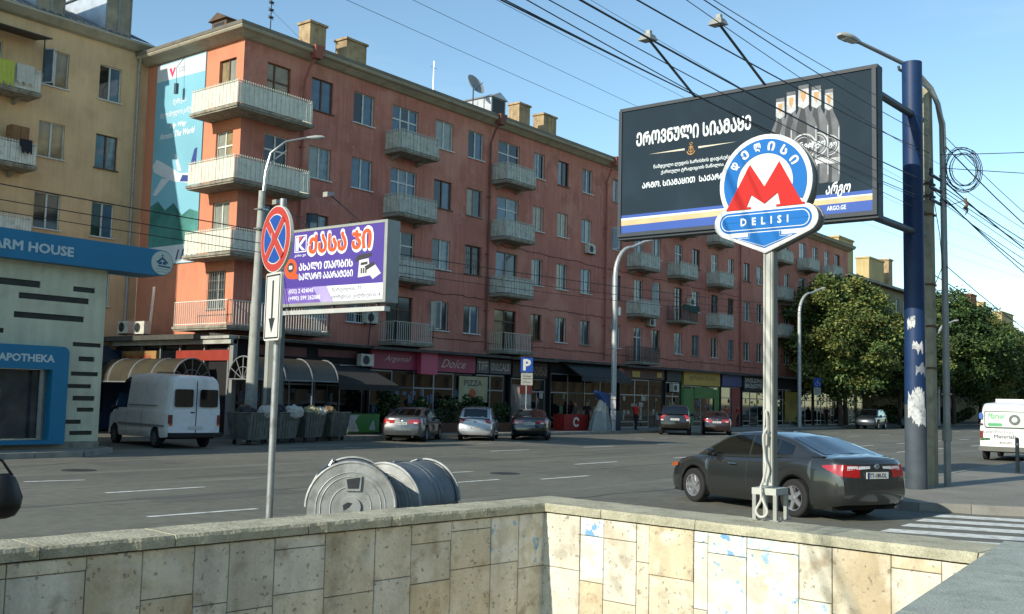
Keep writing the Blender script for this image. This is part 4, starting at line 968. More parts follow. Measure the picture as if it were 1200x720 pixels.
t = thing('awning', 'low dark fabric awning between the terrace roof and the magenta sign', 'awning', (33.3, 34.9, 2.4)); b = MB(); b.hexa([(-1.9, -.9, 0), (1.9, -.9, 0), (1.9, 1.3, .85), (-1.9, 1.3, .85), (-1.9, -.9, .05), (1.9, -.9, .05), (1.9, 1.3, .9), (-1.9, 1.3, .9)]); b.build('fabric', M('awning_dark', '282725', .85, .15, 1.5), t); b = MB(); b.box(-1.9, 1.9, -.92, -.9, -.22, .03); b.build('valance', M('awning_dark', '282725'), t)
# planters before the magenta shop
leaf_a = M('leaf_green', (0.045, 0.085, 0.022), .6, .5, 3, spec=.3); leaf_b = M('leaf_olive', (0.105, 0.125, 0.028), .6, .4, 3, spec=.3); leaf_c = M('leaf_dark', (0.022, 0.045, 0.016), .65, .4, 3, spec=.25)
def leafcloud(b, centres, n, size, rnd, mats=3):
    for _ in range(n):
        c, r = rnd.choice(centres); 
        while True:
            p = Vector((rnd.uniform(-1, 1), rnd.uniform(-1, 1), rnd.uniform(-1, 1)))
            if .25 < p.length < 1: break
        p = p.normalized() * (p.length ** .5)
        q = Vector((c[0] + p.x * r[0], c[1] + p.y * r[1], c[2] + p.z * r[2])); s = size * rnd.uniform(.6, 1.3)
        a = Vector((rnd.gauss(0, 1), rnd.gauss(0, 1), rnd.gauss(0, .5))).normalized(); e = a.cross(Vector((rnd.gauss(0, 1), rnd.gauss(0, 1), rnd.gauss(0, 1)))).normalized()
        b.poly([q - a * s * .5, q + e * s * .28, q + a * s * .5, q - e * s * .28], rnd.randrange(mats))
rr3 = random.Random(12)
for i, (x, w_, h_) in enumerate(((36.0, 1.6, 2.1), (38.0, 1.4, 1.6), (40.3, 1.7, 1.7), (42.4, 1.9, 1.8), (44.6, 1.3, 1.3))):
    t = thing('planter', ['terracotta-coloured planter with the tallest leafy shrub, left of the grey sedan', 'planter with a mid-height shrub directly behind the grey sedan', 'planter with a bushy dark shrub right of the grey sedan',
                          'planter with a wide shrub left of the silver hatchback', 'planter with the smallest shrub behind the silver hatchback'][i], 'planter', (x, 35.3, .15), 0, 'planters in front of the magenta shop')
    b = MB(); b.hexa([(-w_ / 2, -.25, 0), (w_ / 2, -.25, 0), (w_ / 2, .25, 0), (-w_ / 2, .25, 0), (-w_ / 2 - .06, -.31, .5), (w_ / 2 + .06, -.31, .5), (w_ / 2 + .06, .31, .5), (-w_ / 2 - .06, .31, .5)]); b.build('box', M('planter_brown', '5a3b2c', .8, .2, 2), t)
    b = MB(); leafcloud(b, [((rr3.uniform(-w_ / 2, w_ / 2) * .8, 0, rr3.uniform(.6, h_)), (.35, .3, .35)) for _ in range(9)], 1100, .16, rr3); b.build('foliage', [leaf_a, leaf_c, leaf_c], t, fix=False)
    b = MB()
    for k in range(5): b.tube([(rr3.uniform(-.3, .3), 0, .4), (rr3.uniform(-.5, .5), 0, h_ * .9)], .015, 4)
    b.build('stem', brown_frame, t)
# pavement clutter
t = thing('newspaper_stand', 'red and white upright display cabinet right of the silver hatchback', 'display stand', (45.9, 34.9, .15))
b = MB(); b.box(-.55, .55, -.3, .3, 0, 2.6); b.build('cabinet', M('cabinet_grey', '6e6a66', .5, .15, 2), t)
b = MB(); b.box(-.56, .56, -.32, -.302, 2.1, 2.62); b.box(-.56, -.2, -.32, -.302, .7, 1.2); b.build('red_panel', M('panel_red', 'a02a1a', .5, .15), t)
b = MB(); b.box(-.5, .5, -.325, -.303, 1.45, 2.05); b.box(-.1, .5, -.325, -.303, .25, .65); b.build('print_panel', M('panel_print', '8d8d88', .6, .5, 7), t)
t = thing('freezer_banner', 'low red banner panel with a white swirl on the pavement', 'banner', (51.4, 35.3, .15))
b = MB(); b.box(-1.25, 1.25, -.4, .4, 0, .95); b.build('freezer', M('banner_red', '8e1c16', .5, .1), t)
b = MB(); P = [(cos(R(a)) * .33, .5 + sin(R(a)) * .3) for a in range(20, 330, 22)] + [(cos(R(a)) * .2, .5 + sin(R(a)) * .17) for a in range(320, 10, -22)]
b.prism(P, lambda a, c, d: (a, -.4 - d, c), -.001, .006); b.build('swirl_print', white_paint, t)
t = thing('sandwich_board', 'small white sandwich board beside the red banner panel', 'sandwich board', (54.6, 34.9, .15))
b = MB(); b.box(-.35, .35, -.03, .0, .05, 1.0, T=Matrix.Rotation(R(-10), 4, 'X')); b.box(-.35, .35, .2, .23, .05, 1.0, T=Matrix.Rotation(R(8), 4, 'X')); b.build('board', M('board_white', 'a5a7a8', .6, .2, 9), t)
b = MB(); b.box(-.28, .28, -.04, -.032, .3, .38, T=Matrix.Rotation(R(-10), 4, 'X')); b.box(-.28, .28, -.04, -.032, .55, .8, T=Matrix.Rotation(R(-10), 4, 'X')); b.build('print_panel', M('board_red', '8d4a44', .6, .2, 9), t)
t = thing('parasol', 'folded grey and blue parasol leaning at the foot of the middle street lamp', 'parasol', (53.2, 34.2, .15))
b = MB()
rg = []
for z, r_, dx in ((.0, .75, -.3), (.5, .66, -.26), (1.1, .5, -.15), (1.7, .32, 0), (2.1, .2, .1)): rg.append([(dx + r_ * (1 + .18 * (k % 2)) * cos(2 * pi * k / 18), r_ * .7 * (1 + .18 * (k % 2)) * sin(2 * pi * k / 18), z) for k in range(18)])
b.rings(rg); b.build('pale_cover', M('pale_tarp', '8f938d', .7, .15, 2), t, True)
b = MB(); b.hexa([(-.75, -.2, 2.25), (.45, -.3, 1.1), (.55, .3, 1.2), (-.6, .3, 2.3), (-.8, -.15, 2.4), (.5, -.2, 2.2), (.5, .3, 2.3), (-.6, .3, 2.45)]); b.build('blue_cover', M('blue_tarp', '27457c', .7, .2, 2), t)
b = MB(); b.box(.55, 1.45, -.4, .4, 0, 1.2); b.build('ground_box', M('grey_blue_box', '2f3640', .7, .1), t)
t = thing('waste_cart', 'green and white printed ice-cream chest beside the left planter', 'chest freezer', (33.6, 35.0, .15))
b = MB(); b.box(-1.0, 1.0, -.4, .4, .1, .95); b.build('chest', M('chest_green', '2f6a24', .5, .2, 2), t)
b = MB(); b.prism([(-1.0, .15), (-.3, .15), (-.55, .6), (-.3, .9), (-1, .9)], lambda a, c, d: (a, -.4 - d, c), -.001, .006); b.prism([(.3, .2), (.75, .2), (.6, .7)], lambda a, c, d: (a, -.4 - d, c), -.001, .006); b.build('white_print', M('chest_white', '9b9d98', .5, .3, 8), t)
b = MB(); b.box(-1, -.94, -.4, -.34, -.0, .1).box(.94, 1, -.4, -.34, 0, .1); b.build('foot', black_metal, t)
for i, (x, c) in enumerate(((37.9, 0), (41.2, 0))):
    pass
ac_unit((27.0, 43.6, 4.55), R(-90), 'air conditioner nearer the drainpipe above the shop at the gap'); ac_unit((27.0, 42.3, 4.5), R(-90), 'air conditioner with an upright pipe beside it on the side canopy')
t = thing('vent_pipe', 'leaning white pipe standing on the side canopy behind the air conditioners', 'pipe', (27.6, 42.9, 4.45))
b = MB(); b.tube([(0, 0, 0), (-.1, -.4, 2.3)], .06, 8); b.build('pipe', white_paint, t)
# far buildings along the street
beige = M('beige_render', '8f8468', .9, .15, .4, streak=.12, dirt='6b6350', dirt_amt=.4)
def far_building(label, x0, x1, y0, ez, mat, chims, floors=4):
    t = thing('apartment_building', label, 'apartment building', ((x0 + x1) / 2, y0, 0))
    F_ = Face(t, 0, y0, 0); hs = []; x = x0 + 1.6
    while x < x1 - 2:
        for k in range(floors): z = ez - 2.6 - k * 3.3; hs.append((x, x + 1.4, z, z + 1.7))
        x += 3.1
    F_.wall(x1, 0, ez, hs, mat, start=x0)
    for h_ in hs: window(F_, *h_, 'two', white_frame, (5, 4), False)
    b = MB(); b.poly([(x0, y0, 0), (x0, y0 + 12, 0), (x0, y0 + 12, ez), (x0, y0, ez)]); b.poly([(x1, y0, 0), (x1, y0 + 12, 0), (x1, y0 + 12, ez), (x1, y0, ez)]); wmesh(t, b, 'side_wall', mat)
    b = MB(); b.box(x0 - .5, x1 + .5, y0 - .8, y0 + 12.5, ez, ez + .25)
    b.poly([(x0 - .5, y0 - .8, ez + .26), (x1 + .5, y0 - .8, ez + .26), (x1 - 4, y0 + 6, ez + 2.8), (x0 + 4, y0 + 6, ez + 2.8)]); b.poly([(x0 - .5, y0 - .8, ez + .26), (x0 + 4, y0 + 6, ez + 2.8), (x0 - .5, y0 + 12.5, ez + .26)])
    rf = wmesh(t, b, 'roof', roof_mat)
    for (x, y, w_, h_, mm) in chims:
        b = MB(); b.box(x - w_ / 2, x + w_ / 2, y - .8, y + .8, ez + .3, ez + h_); b.box(x - w_ / 2 - .12, x + w_ / 2 + .12, y - .92, y + .92, ez + h_, ez + h_ + .2); b.build('chimney', mm, rf, off=t.location)
    return t
yel = M('yellow_render', 'b5a070', .9, .12, .5, streak=.15); chr_ = M('chimney_brick', '8e5a3c', .9, .2, 1)
far_building('beige apartment block with yellow chimneys seen over the first street tree', 107.5, 162, 40, 16.1, beige, [(114.2, 42, 4.6, 4.6, yel), (127.5, 43, 5.5, 3.9, yel), (133.5, 43.2, 1.5, 4.6, chim_m)])
far_building('distant pale apartment block with a brick chimney at the right edge', 168, 250, 42, 15.6, M('pale_yellow_render', '9c8f6c', .9, .12, .4), [(182, 45, 3.6, 5.2, chr_), (189, 45, 1.2, 4.6, yel), (206, 45, 9, 4.0, yel)], 3)
# ================================================================== VEHICLES
def lerp(a, b, t): return a + (b - a) * t
def tab(T):
    def f(x):
        if x <= T[0][0]: return T[0][1]
        for i in range(len(T) - 1):
            if x <= T[i + 1][0]:
                t = (x - T[i][0]) / (T[i + 1][0] - T[i][0]); 
                return lerp(T[i][1], T[i + 1][1], t)
        return T[-1][1]
    return f
def smoothtab(T):
    g_ = tab(T)
    return lambda x: (g_(x - .06) + g_(x - .03) + g_(x) * 2 + g_(x + .03) + g_(x + .06)) / 6
trim_black = M('trim_black', '141414', .6, .05); wheel_dark = M('wheel_well', '0b0b0b', .95, 0)
rim_m = M('alloy_rim', 'a5a6a8', .3, .08, 6, metal=.7); hub_m = M('steel_rim', '6b6c6e', .5, .1, 6, metal=.4)
chrome = M('chrome', 'b9bcbe', .12, .03, metal=1.0); car_glass = M('car_glass', '0a0d0f', .03, .05, spec=.7, coat=.3)
lamp_red = M('lamp_red', '9c0f12', .15, .1, 30, coat=1.0); lamp_clear = M('lamp_clear', 'c5c6c6', .12, .1, 25, coat=1.0); lamp_amber = M('lamp_amber', 'b8551a', .2, .1, coat=1)
plate_m = M('plate_white', 'bfc0bb', .45, .05); plate_ink = M('plate_ink', '1b1f2c', .5, 0)
WH = {}
def wheel(root, x, y, side, r, wd, style):
    key = (r, wd, style)
    if key not in WH:
        b = MB(); b.lathe([(r * .66, -wd / 2), (r * .9, -wd / 2), (r * .98, -wd / 2 + .02), (r, -wd / 2 + .05), (r, wd / 2 - .05), (r * .98, wd / 2 - .02), (r * .9, wd / 2), (r * .66, wd / 2), (r * .64, wd / 2 - .03), (r * .64, -wd / 2 + .03)], None, 28, axis='Y')
        t_ = b.mesh('tyre', rubber)
        b = MB(); b.lathe([(.01, wd / 2 - .09), (r * .6, wd / 2 - .1), (r * .64, wd / 2 - .02), (r * .66, wd / 2 - .005), (r * .68, wd / 2 - .02), (r * .66, wd / 2 - .12)], None, 28, m=1, axis='Y')
        b.lathe([(.01, wd / 2 - .01), (r * .14, wd / 2 - .015), (r * .17, wd / 2 - .04), (r * .17, wd / 2 - .09)], None, 14, axis='Y')
        n_ = {'alloy': 5, 'steel': 8, 'multi': 10}[style]; sw = {'alloy': .15, 'steel': .09, 'multi': .055}[style]
        for k in range(n_):
            T = Matrix.Rotation(2 * pi * k / n_, 4, 'Y')
            b.hexa([T @ Vector(p) for p in ((r * .1, wd / 2 - .08, -r * sw), (r * .1, wd / 2 - .08, r * sw), (r * .1, wd / 2 - .02, r * sw * .8), (r * .1, wd / 2 - .02, -r * sw * .8),
                                            (r * .65, wd / 2 - .06, -r * sw * .75), (r * .65, wd / 2 - .06, r * sw * .75), (r * .65, wd / 2 - .012, r * sw * .6), (r * .65, wd / 2 - .012, -r * sw * .6))])
        b.lathe([(r * .60, wd / 2 - .05), (r * .61, wd / 2 - .008), (r * .66, wd / 2 - .004), (r * .665, wd / 2 - .05)], None, 28, axis='Y')
        rm = b.mesh('rim', [rim_m if style != 'steel' else hub_m, trim_black])
        WH[key] = (t_, rm)
    w_ = obj('wheel', WH[key][0], root, (x, y, r), 0 if side > 0 else pi)
    obj('rim', WH[key][1], w_)
def car(name, label, cat, spec, loc, heading, paintm, group=None, plate=None, near=False):
    Ln, Wd = spec['L'], spec['W']; hw = Wd / 2; r = spec['r']; xr_, xf_ = spec['axles']; Ra = r + .055
    t = thing(name, label, cat, (loc[0], loc[1], loc[2] if len(loc) > 2 else 0), heading, group)
    wtab = smoothtab([(x * Ln / 2, w * hw) for x, w in spec['w']]); zb = smoothtab(spec['zb']); zf = tab(spec['zf'])
    H = spec.get('prof', [(0.90, 0.0), (.975, .10), (.995, .26), (1.0, .48), (.985, .72), (.955, .88), (.90, .97), (.80, 1.0), (.4, 1.012), (0, 1.018)])
    xs = set(); n_ = 60
    for i in range(n_ + 1): xs.add(round(-Ln / 2 + Ln * i / n_, 4))
    for xa in (xr_, xf_):
        for k in range(13): xs.add(round(xa - Ra * cos(pi * k / 12), 4))
    xs = sorted(x for x in xs if -Ln / 2 <= x <= Ln / 2)
    rear_in = tab(spec['rear']); front_in = tab(spec['front'])        # inset of the end as a function of height
    def zlow(x):
        z = zf(x)
        for xa in (xr_, xf_):
            if abs(x - xa) < Ra: z = max(z, r + sqrt(max(0, Ra * Ra - (x - xa) ** 2)) * .98)
        return z
    def px(x, z):
        e = 0
        if x < -Ln / 2 + .5: k = 1 - (x + Ln / 2) / .5; e += rear_in(z) * k * k
        if x > Ln / 2 - .6: k = 1 - (Ln / 2 - x) / .6; e -= front_in(z) * k * k
        return x + e
    def section(x):
        w = wtab(x); top = zb(x); lo = zlow(x); bot = zf(x); P = []
        for fy, fz in H:
            z = lo + (top - lo) * fz if fz <= 1 else top + (fz - 1) * 2.2
            P.append((px(x, z), w * fy, z))
        return P
    b = MB(); secs = [section(x) for x in xs]; nj = len(H)
    full = [[(p[0], p[1], p[2]) for p in s_] + [(p[0], -p[1], p[2]) for p in reversed(s_[:-1])] for s_ in secs]
    b.rings(full, 0, close=False, cap=False)
    for s_, sg in ((secs[0], -1), (secs[-1], 1)):                       # rounded end caps
        K_ = 8; rows = []
        wmax = max(p[1] for p in s_)
        for j in range(nj):
            row = []
            for k in range(K_ + 1):
                f = 1 - 2 * k / K_; y = s_[j][1] * f; bul = .09 * (1 - (y / wmax) ** 2) - .09 * (1 - (s_[j][1] / wmax) ** 2)
                row.append((s_[j][0] + sg * bul, y, s_[j][2]))
            rows.append(row)
        k0 = len(b.v)
        for row in rows: b.v += row
        for j in range(nj - 1):
            for k in range(K_):
                a = k0 + j * (K_ + 1) + k; b.f.append((a, a + 1, a + K_ + 2, a + K_ + 1)); b.m.append(0)
    bd = b.build('body', paintm, t, True)
    # underside and wheel wells
    b = MB(); b.box(-Ln / 2 + .25, Ln / 2 - .25, -hw * .86, hw * .86, zf(0) + .0, zf(0) + .08)
    for xa in (xr_, xf_):
        for sg in (-1, 1):
            b.rings([[(xa - Ra * 1.02 * cos(pi * k / 14), sg * y, r + Ra * 1.0 * sin(pi * k / 14) if 0 < k < 14 else zf(0)) for k in range(15)] for y in (hw * .965, hw * .45)], 0, False, False)
            b.poly([(xa - Ra * 1.02 * cos(pi * k / 14), sg * hw * .45, r + Ra * sin(pi * k / 14) if 0 < k < 14 else zf(0)) for k in range(15)])
    b.build('underbody', wheel_dark, t, fix=False)
    for xa in (xr_, xf_):
        for sg in (-1, 1): wheel(t, xa, sg * (hw - .115), sg, r, spec.get('tw', .215), spec.get('rim', 'alloy'))
    # greenhouse
    gz_ = smoothtab(spec['gz']); ga, gb = spec['gz'][0][0], spec['gz'][-1][0]; roofw = spec['roofw'] * hw; basew = spec['basew'] * hw
    zr = max(z for _, z in spec['gz']); nG = 40; capped = spec.get('gcap', False)
    def gsec(x):
        zt = gz_(x); z0 = zb(x) - .015; f = max(0.0, min(1.0, (zt - z0) / max(.01, zr - z0))); wt = wtab(x) / hw; wb = basew * wt; wr = lerp(wb * .97, roofw * wt, f)
        return z0, zt, wb, wr
    GP = [(0, 0), (.35, .4), (.72, .8), (.9, .94), (1, 1)]
    def gpts(x, K=6):
        z0, zt, wb, wr = gsec(x); hgt = zt - z0; P = [(x, wb + .0, z0)]
        for fz in (.25, .5, .72, .86): P.append((x, lerp(wb, wr, fz ** 1.15), z0 + hgt * fz))
        P.append((x, wr - .03, z0 + hgt * .955)); P.append((x, wr - .11, zt - .004)); P.append((x, wr * .5, zt + .016)); P.append((x, 0, zt + .024))
        return P
    b = MB(); rg = []; gx = [ga + (gb - ga) * i / nG for i in range(nG + 1)]
    for x in gx:
        P = gpts(x); rg.append(P + [(p[0], -p[1], p[2]) for p in reversed(P[:-1])])
    b.rings(rg, 0, False, False)
    if capped: b.poly([(p[0], p[1], p[2]) for p in rg[0]])
    b.build('cabin', paintm, t, True)
    def gside(x, fz, off):
        z0, zt, wb, wr = gsec(x); return lerp(wb, wr, fz ** 1.15) + off
    def strip_glass(x0, x1, lo, hi, name, off=.006):
        for sg in (-1, 1):
            b = MB(); k = max(3, int((x1 - x0) / .07)); rows = []
            for i in range(k + 1):
                x = x0 + (x1 - x0) * i / k; z0, zt, wb, wr = gsec(x); hgt = zt - z0
                hh = min(hi, max(lo + .02, hi)); col = []
                zl = z0 + .045; zh = max(zl + .004, z0 + hgt * .955 - .05)
                for j in range(5):
                    z = lerp(zl, zh, j / 4); fz = max(0, min(1, (z - z0) / max(hgt, .01))); col.append((x, sg * (lerp(wb, wr, fz ** 1.15) + off), z))
                rows.append(col)
            b.rings(rows, 0, False, False); b.build(name, car_glass, t, True)
            if near:
                c1 = [r_[-1] for r_ in rows]; c0 = [r_[0] for r_ in rows]
                b = MB(); b.tube(c1, .007, 5); b.tube(c0, .007, 5)
                b.build('window_trim', chrome, t)
    for x0, x1 in spec['side_glass']: strip_glass(x0, x1, 0, 1, 'side_window')
    def slope_glass(x0, x1, name, k=.84):
        b = MB(); n2 = 8; rows = []
        for i in range(n2 + 1):
            x = x0 + (x1 - x0) * i / n2; z0, zt, wb, wr = gsec(x); ww = (wr - .11) * k / .84 * 1.0; col = []
            dz = (gz_(x + .05) - gz_(x - .05)) / .1; nn = Vector((-dz, 0, 1)).normalized() * .008
            for j in range(9):
                f = -1 + 2 * j / 8; y = ww * f * .97
                aa = abs(y); z = zt - .004 + .020 * (1 - aa / max(.01, wr - .11)) + .008 * (1 - abs(f)); col.append((x + nn.x, y, z + nn.z))
            rows.append(col)
        b.rings(rows, 0, False, False); b.build(name, car_glass, t, True)
    if 'rear_glass' in spec: slope_glass(*spec['rear_glass'], 'rear_window')
    if 'windshield' in spec: slope_glass(*spec['windshield'], 'windshield')
    xe = -Ln / 2
    def rear_pt(y, z, off=.012):
        w = wtab(-Ln / 2); yy = min(abs(y), w)
        return (px(xe, z) - .09 * (1 - (yy / w) ** 2) + .015 - off, y, z)
    def patch(poly_fn, mat, name, nu, nv):
        for sg in (-1, 1):
            b = MB(); rows = [[poly_fn(i / nu, j / nv, sg) for j in range(nv + 1)] for i in range(nu + 1)]
            b.rings(rows, 0, False, False); b.build(name, mat, t, True)
    for (mat, s0, s1, z0a, z1a, z0b, z1b) in spec['tail']:
        # s < 0 runs along the body side, s > 0 runs across the rear, in metres from the corner
        def fn_(u, v, sg, s0=s0, s1=s1, z0a=z0a, z1a=z1a, z0b=z0b, z1b=z1b):
            s = lerp(s0, s1, u); z = lerp(lerp(z0a, z0b, u), lerp(z1a, z1b, u), v); w = wtab(-Ln / 2)
            def prof(x):
                lo, top = zlow(x), zb(x); f = (z - lo) / (top - lo); q = tab([(b_, a_) for a_, b_ in H[:8]])(max(0, min(1, f))); return wtab(x) * q
            if s < 0: x = -Ln / 2 - s; return (px(x, z), sg * (prof(x) + .008), z)
            y = max(0, prof(-Ln / 2) - s); wm_ = wtab(-Ln / 2); return (px(xe, z) - .09 * (1 - (y / wm_) ** 2) + .09 * (1 - (prof(-Ln / 2) / wm_) ** 2) - .010, sg * (y + (.008 if s < .02 else 0)), z)
        patch(fn_, mat, 'tail_light', 10, 3)
    # plate, mirrors, handles, bumper line
    pz = spec['plate']; xx = px(xe, pz) - .10 + .02 - .0
    b = MB(); b.box(xx - .028, xx - .010, -.26, .26, pz - .056, pz + .056); b.build('number_plate', plate_m, t)
    if plate: text(plate, t, plate_ink, lambda a, c, d: (xx - .028 - d, a, c), .20, -.21, pz - .036, pz + .036, .002, .01)
    if near:
        b = MB(); b.box(xx - .031, xx - .0285, .205, .255, pz - .05, pz + .05); b.build('plate_band', M('plate_blue', '2a3f7c', .4), t)
    b = MB()
    mxx = spec['windshield'][0] + .30 if 'windshield' in spec else Ln * .2
    for sg in (-1, 1):
        b = MB(); y0 = gsec(mxx)[2]; z = zb(mxx) + .06
        b.lathe([(.02, -.1), (.07, -.08), (.095, -.02), (.095, .03), (.06, .1), (.01, .11)], Matrix.Translation((mxx, sg * (y0 + .13), z)) @ Matrix.Diagonal((.75, 1, .85, 1)), 12, axis='Y'); b.tube([(mxx, sg * (y0 - .04), z - .06), (mxx, sg * (y0 + .1), z - .03)], .022, 6)
        b.build('wing_mirror', paintm if near else trim_black, t, True)
    for hx, hz in spec.get('handles', ()):
        for sg in (-1, 1):
            yy = wtab(hx) * .985; b = MB(); b.tube([(hx - .1, sg * yy, hz), (hx - .08, sg * (yy + .035), hz + .004), (hx + .08, sg * (yy + .035), hz + .004), (hx + .1, sg * yy, hz)], .014, 6)
            b.build('door_handle', chrome if near else paintm, t)
    for sx in spec.get('seams', ()):
        for sg in (-1, 1):
            b = MB(); P = []
            for k in range(9):
                z = lerp(zf(sx) + .1, zb(sx) - .01, k / 8); lo, top = zlow(sx), zb(sx); f = (z - lo) / (top - lo); q = tab([(b_, a_) for a_, b_ in H[:8]])(max(0, min(1, f))); P.append((px(sx, z), sg * (wtab(sx) * q + .001), z))
            b.tube(P, .005, 4); b.build('door_seam', trim_black, t)
    if spec.get('rear_seam'):
        for (y0, z0, y1, z1) in spec['rear_seam']:
            b = MB(); P = [rear_pt(lerp(y0, y1, k / 10), lerp(z0, z1, k / 10), .007) for k in range(11)]; b.tube(P, .007, 4); b.build('boot_seam', trim_black, t)
    if spec.get('exhaust'):
        b = MB(); b.tube([(xe + .3, -.5, .26), (xe - .03, -.5, .24)], .035, 8); b.build('exhaust', dark_metal, t)
    if spec.get('badge'):
        b = MB(); q = rear_pt(0, spec['badge'], .02); 
        for rx, rz_ in ((.062, .042), (.026, .04), (.05, .016)): b.tube([(q[0] - .006, rx * cos(2 * pi * k / 20), q[2] + rz_ * sin(2 * pi * k / 20)) for k in range(21)], .006, 5)
        b.build('badge', chrome, t)
    # head lamps
    for sg in (-1, 1):
        b = MB(); xf = Ln / 2; zz = zb(xf - .2) - .06; y0 = wtab(xf - .15)
        b.rings([[(xf - .14 - (.02 if k else 0) + .0, sg * (y0 + .012 - .0 - k * .0), zz - .03 + k * .07) for k in range(2)], [(xf - .45, sg * (wtab(xf - .45) + .006), zz + .0 + k * .07) for k in range(2)]], 0, False, False)
        b.build('headlight', lamp_amber if near else lamp_clear, t)
    return t
SED = dict(L=4.81, W=1.82, r=.335, axles=(-1.345, 1.43), w=[(-1, .80), (-.97, .87), (-.9, .945), (-.75, .985), (-.4, 1), (.5, 1), (.8, .96), (.92, .88), (1, .72)],
           zb=[(-2.41, 1.05), (-2.25, 1.085), (-1.75, 1.10), (-1.2, 1.06), (0, .99), (1.0, .96), (1.3, .95), (1.9, .86), (2.25, .74), (2.41, .62)],
           zf=[(-2.41, .30), (-2.0, .22), (-1.9, .19), (1.9, .18), (2.41, .22)], rear=[(.2, .10), (.36, .02), (.62, 0), (.70, .05), (.9, .07), (1.06, .09), (1.2, .12)], front=[(.2, .06), (.45, 0), (.62, .08), (.8, .2)],
           gz=[(-1.95, 1.10), (-1.80, 1.135), (-1.4, 1.26), (-1.0, 1.385), (-.6, 1.445), (-.1, 1.47), (.35, 1.44), (.62, 1.37), (1.05, 1.15), (1.38, .97)], roofw=.70, basew=.90,
           side_glass=[(-1.24, -.86), (-.82, -.16), (-.10, .98)], rear_glass=(-1.86, -1.0), windshield=(.55, 1.3), plate=.80, badge=.95,
           tail=[(lamp_red, -.40, .0, .93, .96, .78, .98), (lamp_red, 0.0, .34, .78, .98, .76, .96), (lamp_clear, .08, .56, .885, .955, .915, .955)],
           handles=((-.75, .86), (.25, .84)), seams=(-1.0, -.13, .98), rear_seam=((-.62, 1.0, -.52, .66), (-.52, .66, .52, .66), (.52, .66, .62, 1.0)), exhaust=True)
grey_paint = M('paint_charcoal', '333534', .28, .05, 1, metal=.5, coat=1.0)
car('parked_car', 'large charcoal saloon crossing in front of the blue pole and zebra stripes', 'car', SED, (19.05, 8.24), math.atan2(2.53, 1.09), grey_paint, plate='TT-180-DL', near=True)
cars_grp = 'cars parked along the far kerb'
SED2 = dict(SED, tail=[(lamp_red, -.3, .0, .84, .98, .78, .98), (lamp_red, 0, .42, .78, .98, .80, .94), (lamp_clear, .05, .2, .80, .86, .80, .86)])
car('parked_car', 'grey saloon parked nose-in before the magenta shop, leftmost of the far cars', 'car', SED2, (34.2, 32.0), R(30), M('paint_grey', '55585a', .3, .05, metal=.5, coat=1), cars_grp, plate='GG-452-AA')
HAT = dict(L=4.2, W=1.7, r=.31, axles=(-1.2, 1.38), w=[(-1, .84), (-.95, .91), (-.85, .97), (-.5, 1), (.5, 1), (.85, .94), (1, .74)],
           zb=[(-2.1, .98), (-1.5, .99), (0, .95), (1.0, .95), (1.5, .9), (2.1, .68)], zf=[(-2.1, .28), (-1.8, .2), (1.8, .18), (2.1, .22)], rear=[(.2, .08), (.35, 0), (.6, 0), (.7, .06), (1.0, .08)], front=[(.2, .06), (.45, 0), (.65, .08), (.8, .16)],
           gz=[(-2.02, 1.0), (-1.85, 1.28), (-1.65, 1.46), (-1.2, 1.52), (-.3, 1.535), (.4, 1.49), (.8, 1.32), (1.5, .95)], roofw=.74, basew=.92, side_glass=[(-1.55, -.72), (-.66, .1), (.15, 1.1)], rear_glass=(-1.98, -1.68), windshield=(.6, 1.4),
           plate=.6, tail=[(lamp_red, -.22, .0, .78, 1.0, .78, .98), (lamp_red, 0.0, .2, .78, .98, .86, .98)], handles=((-.7, .85), (.2, .84)), seams=(-.7, .12, .98), badge=.88, rim='alloy', tw=.19, rear_seam=((-.6, .9, -.55, .5), (-.55, .5, .55, .5), (.55, .5, .6, .9)))
car('parked_car', 'silver hatchback parked between the grey and the black saloons', 'car', HAT, (37.9, 31.3), R(35), M('paint_silver', 'a9abac', .3, .05, metal=.45, coat=1), cars_grp, plate='SS-318-KK')
car('parked_car', 'black saloon parked under the blue parking sign', 'car', dict(SED2, badge=.9), (41.3, 30.7), R(34), M('paint_black', '17181a', .22, .05, metal=.3, coat=1), cars_grp, plate='DD-707-LL')
SUV = dict(L=4.8, W=1.9, r=.38, axles=(-1.35, 1.45), w=[(-1, .88), (-.96, .94), (-.85, .985), (-.5, 1), (.6, 1), (.9, .94), (1, .82)],
           zb=[(-2.4, 1.2), (-1.5, 1.2), (0, 1.14), (1.0, 1.13), (1.9, 1.08), (2.4, .92)], zf=[(-2.4, .42), (-1.9, .3), (1.9, .28), (2.4, .36)], rear=[(.3, .06), (.5, 0), (.8, .0), (1.0, .04), (1.2, .05)], front=[(.3, .06), (.6, 0), (.95, .1)],
           gz=[(-2.34, 1.22), (-2.22, 1.5), (-2.1, 1.72), (-1.6, 1.79), (-.4, 1.8), (.4, 1.76), (.8, 1.6), (1.4, 1.12)], roofw=.76, basew=.94, side_glass=[(-2.0, -1.2), (-1.12, -.2), (-.12, 1.0)], rear_glass=(-2.3, -2.12), windshield=(.6, 1.35),
           plate=.95, tail=[(lamp_red, -.12, .0, .95, 1.22, .95, 1.22), (lamp_red, 0.0, .2, .95, 1.22, .98, 1.2), (lamp_clear, .02, .16, .88, .95, .88, .95)], handles=((-.75, 1.0), (.3, 1.0)), seams=(-1.1, -.1, .95), rim='multi', tw=.25)
car('parked_car', 'black off-roader beside the person in red, parked at the far kerb', 'car', SUV, (57.0, 31.3), R(28), M('paint_black_warm', '1d1a18', .25, .05, metal=.3, coat=1), cars_grp, plate='QQ-001-QQ')
car('parked_car', 'low dark saloon just right of the black off-roader', 'car', dict(SED2, L=4.5), (60.3, 30.2), R(28), M('paint_darkred', '2a1a1a', .28, .05, metal=.3, coat=1), cars_grp, plate='BB-940-CC')
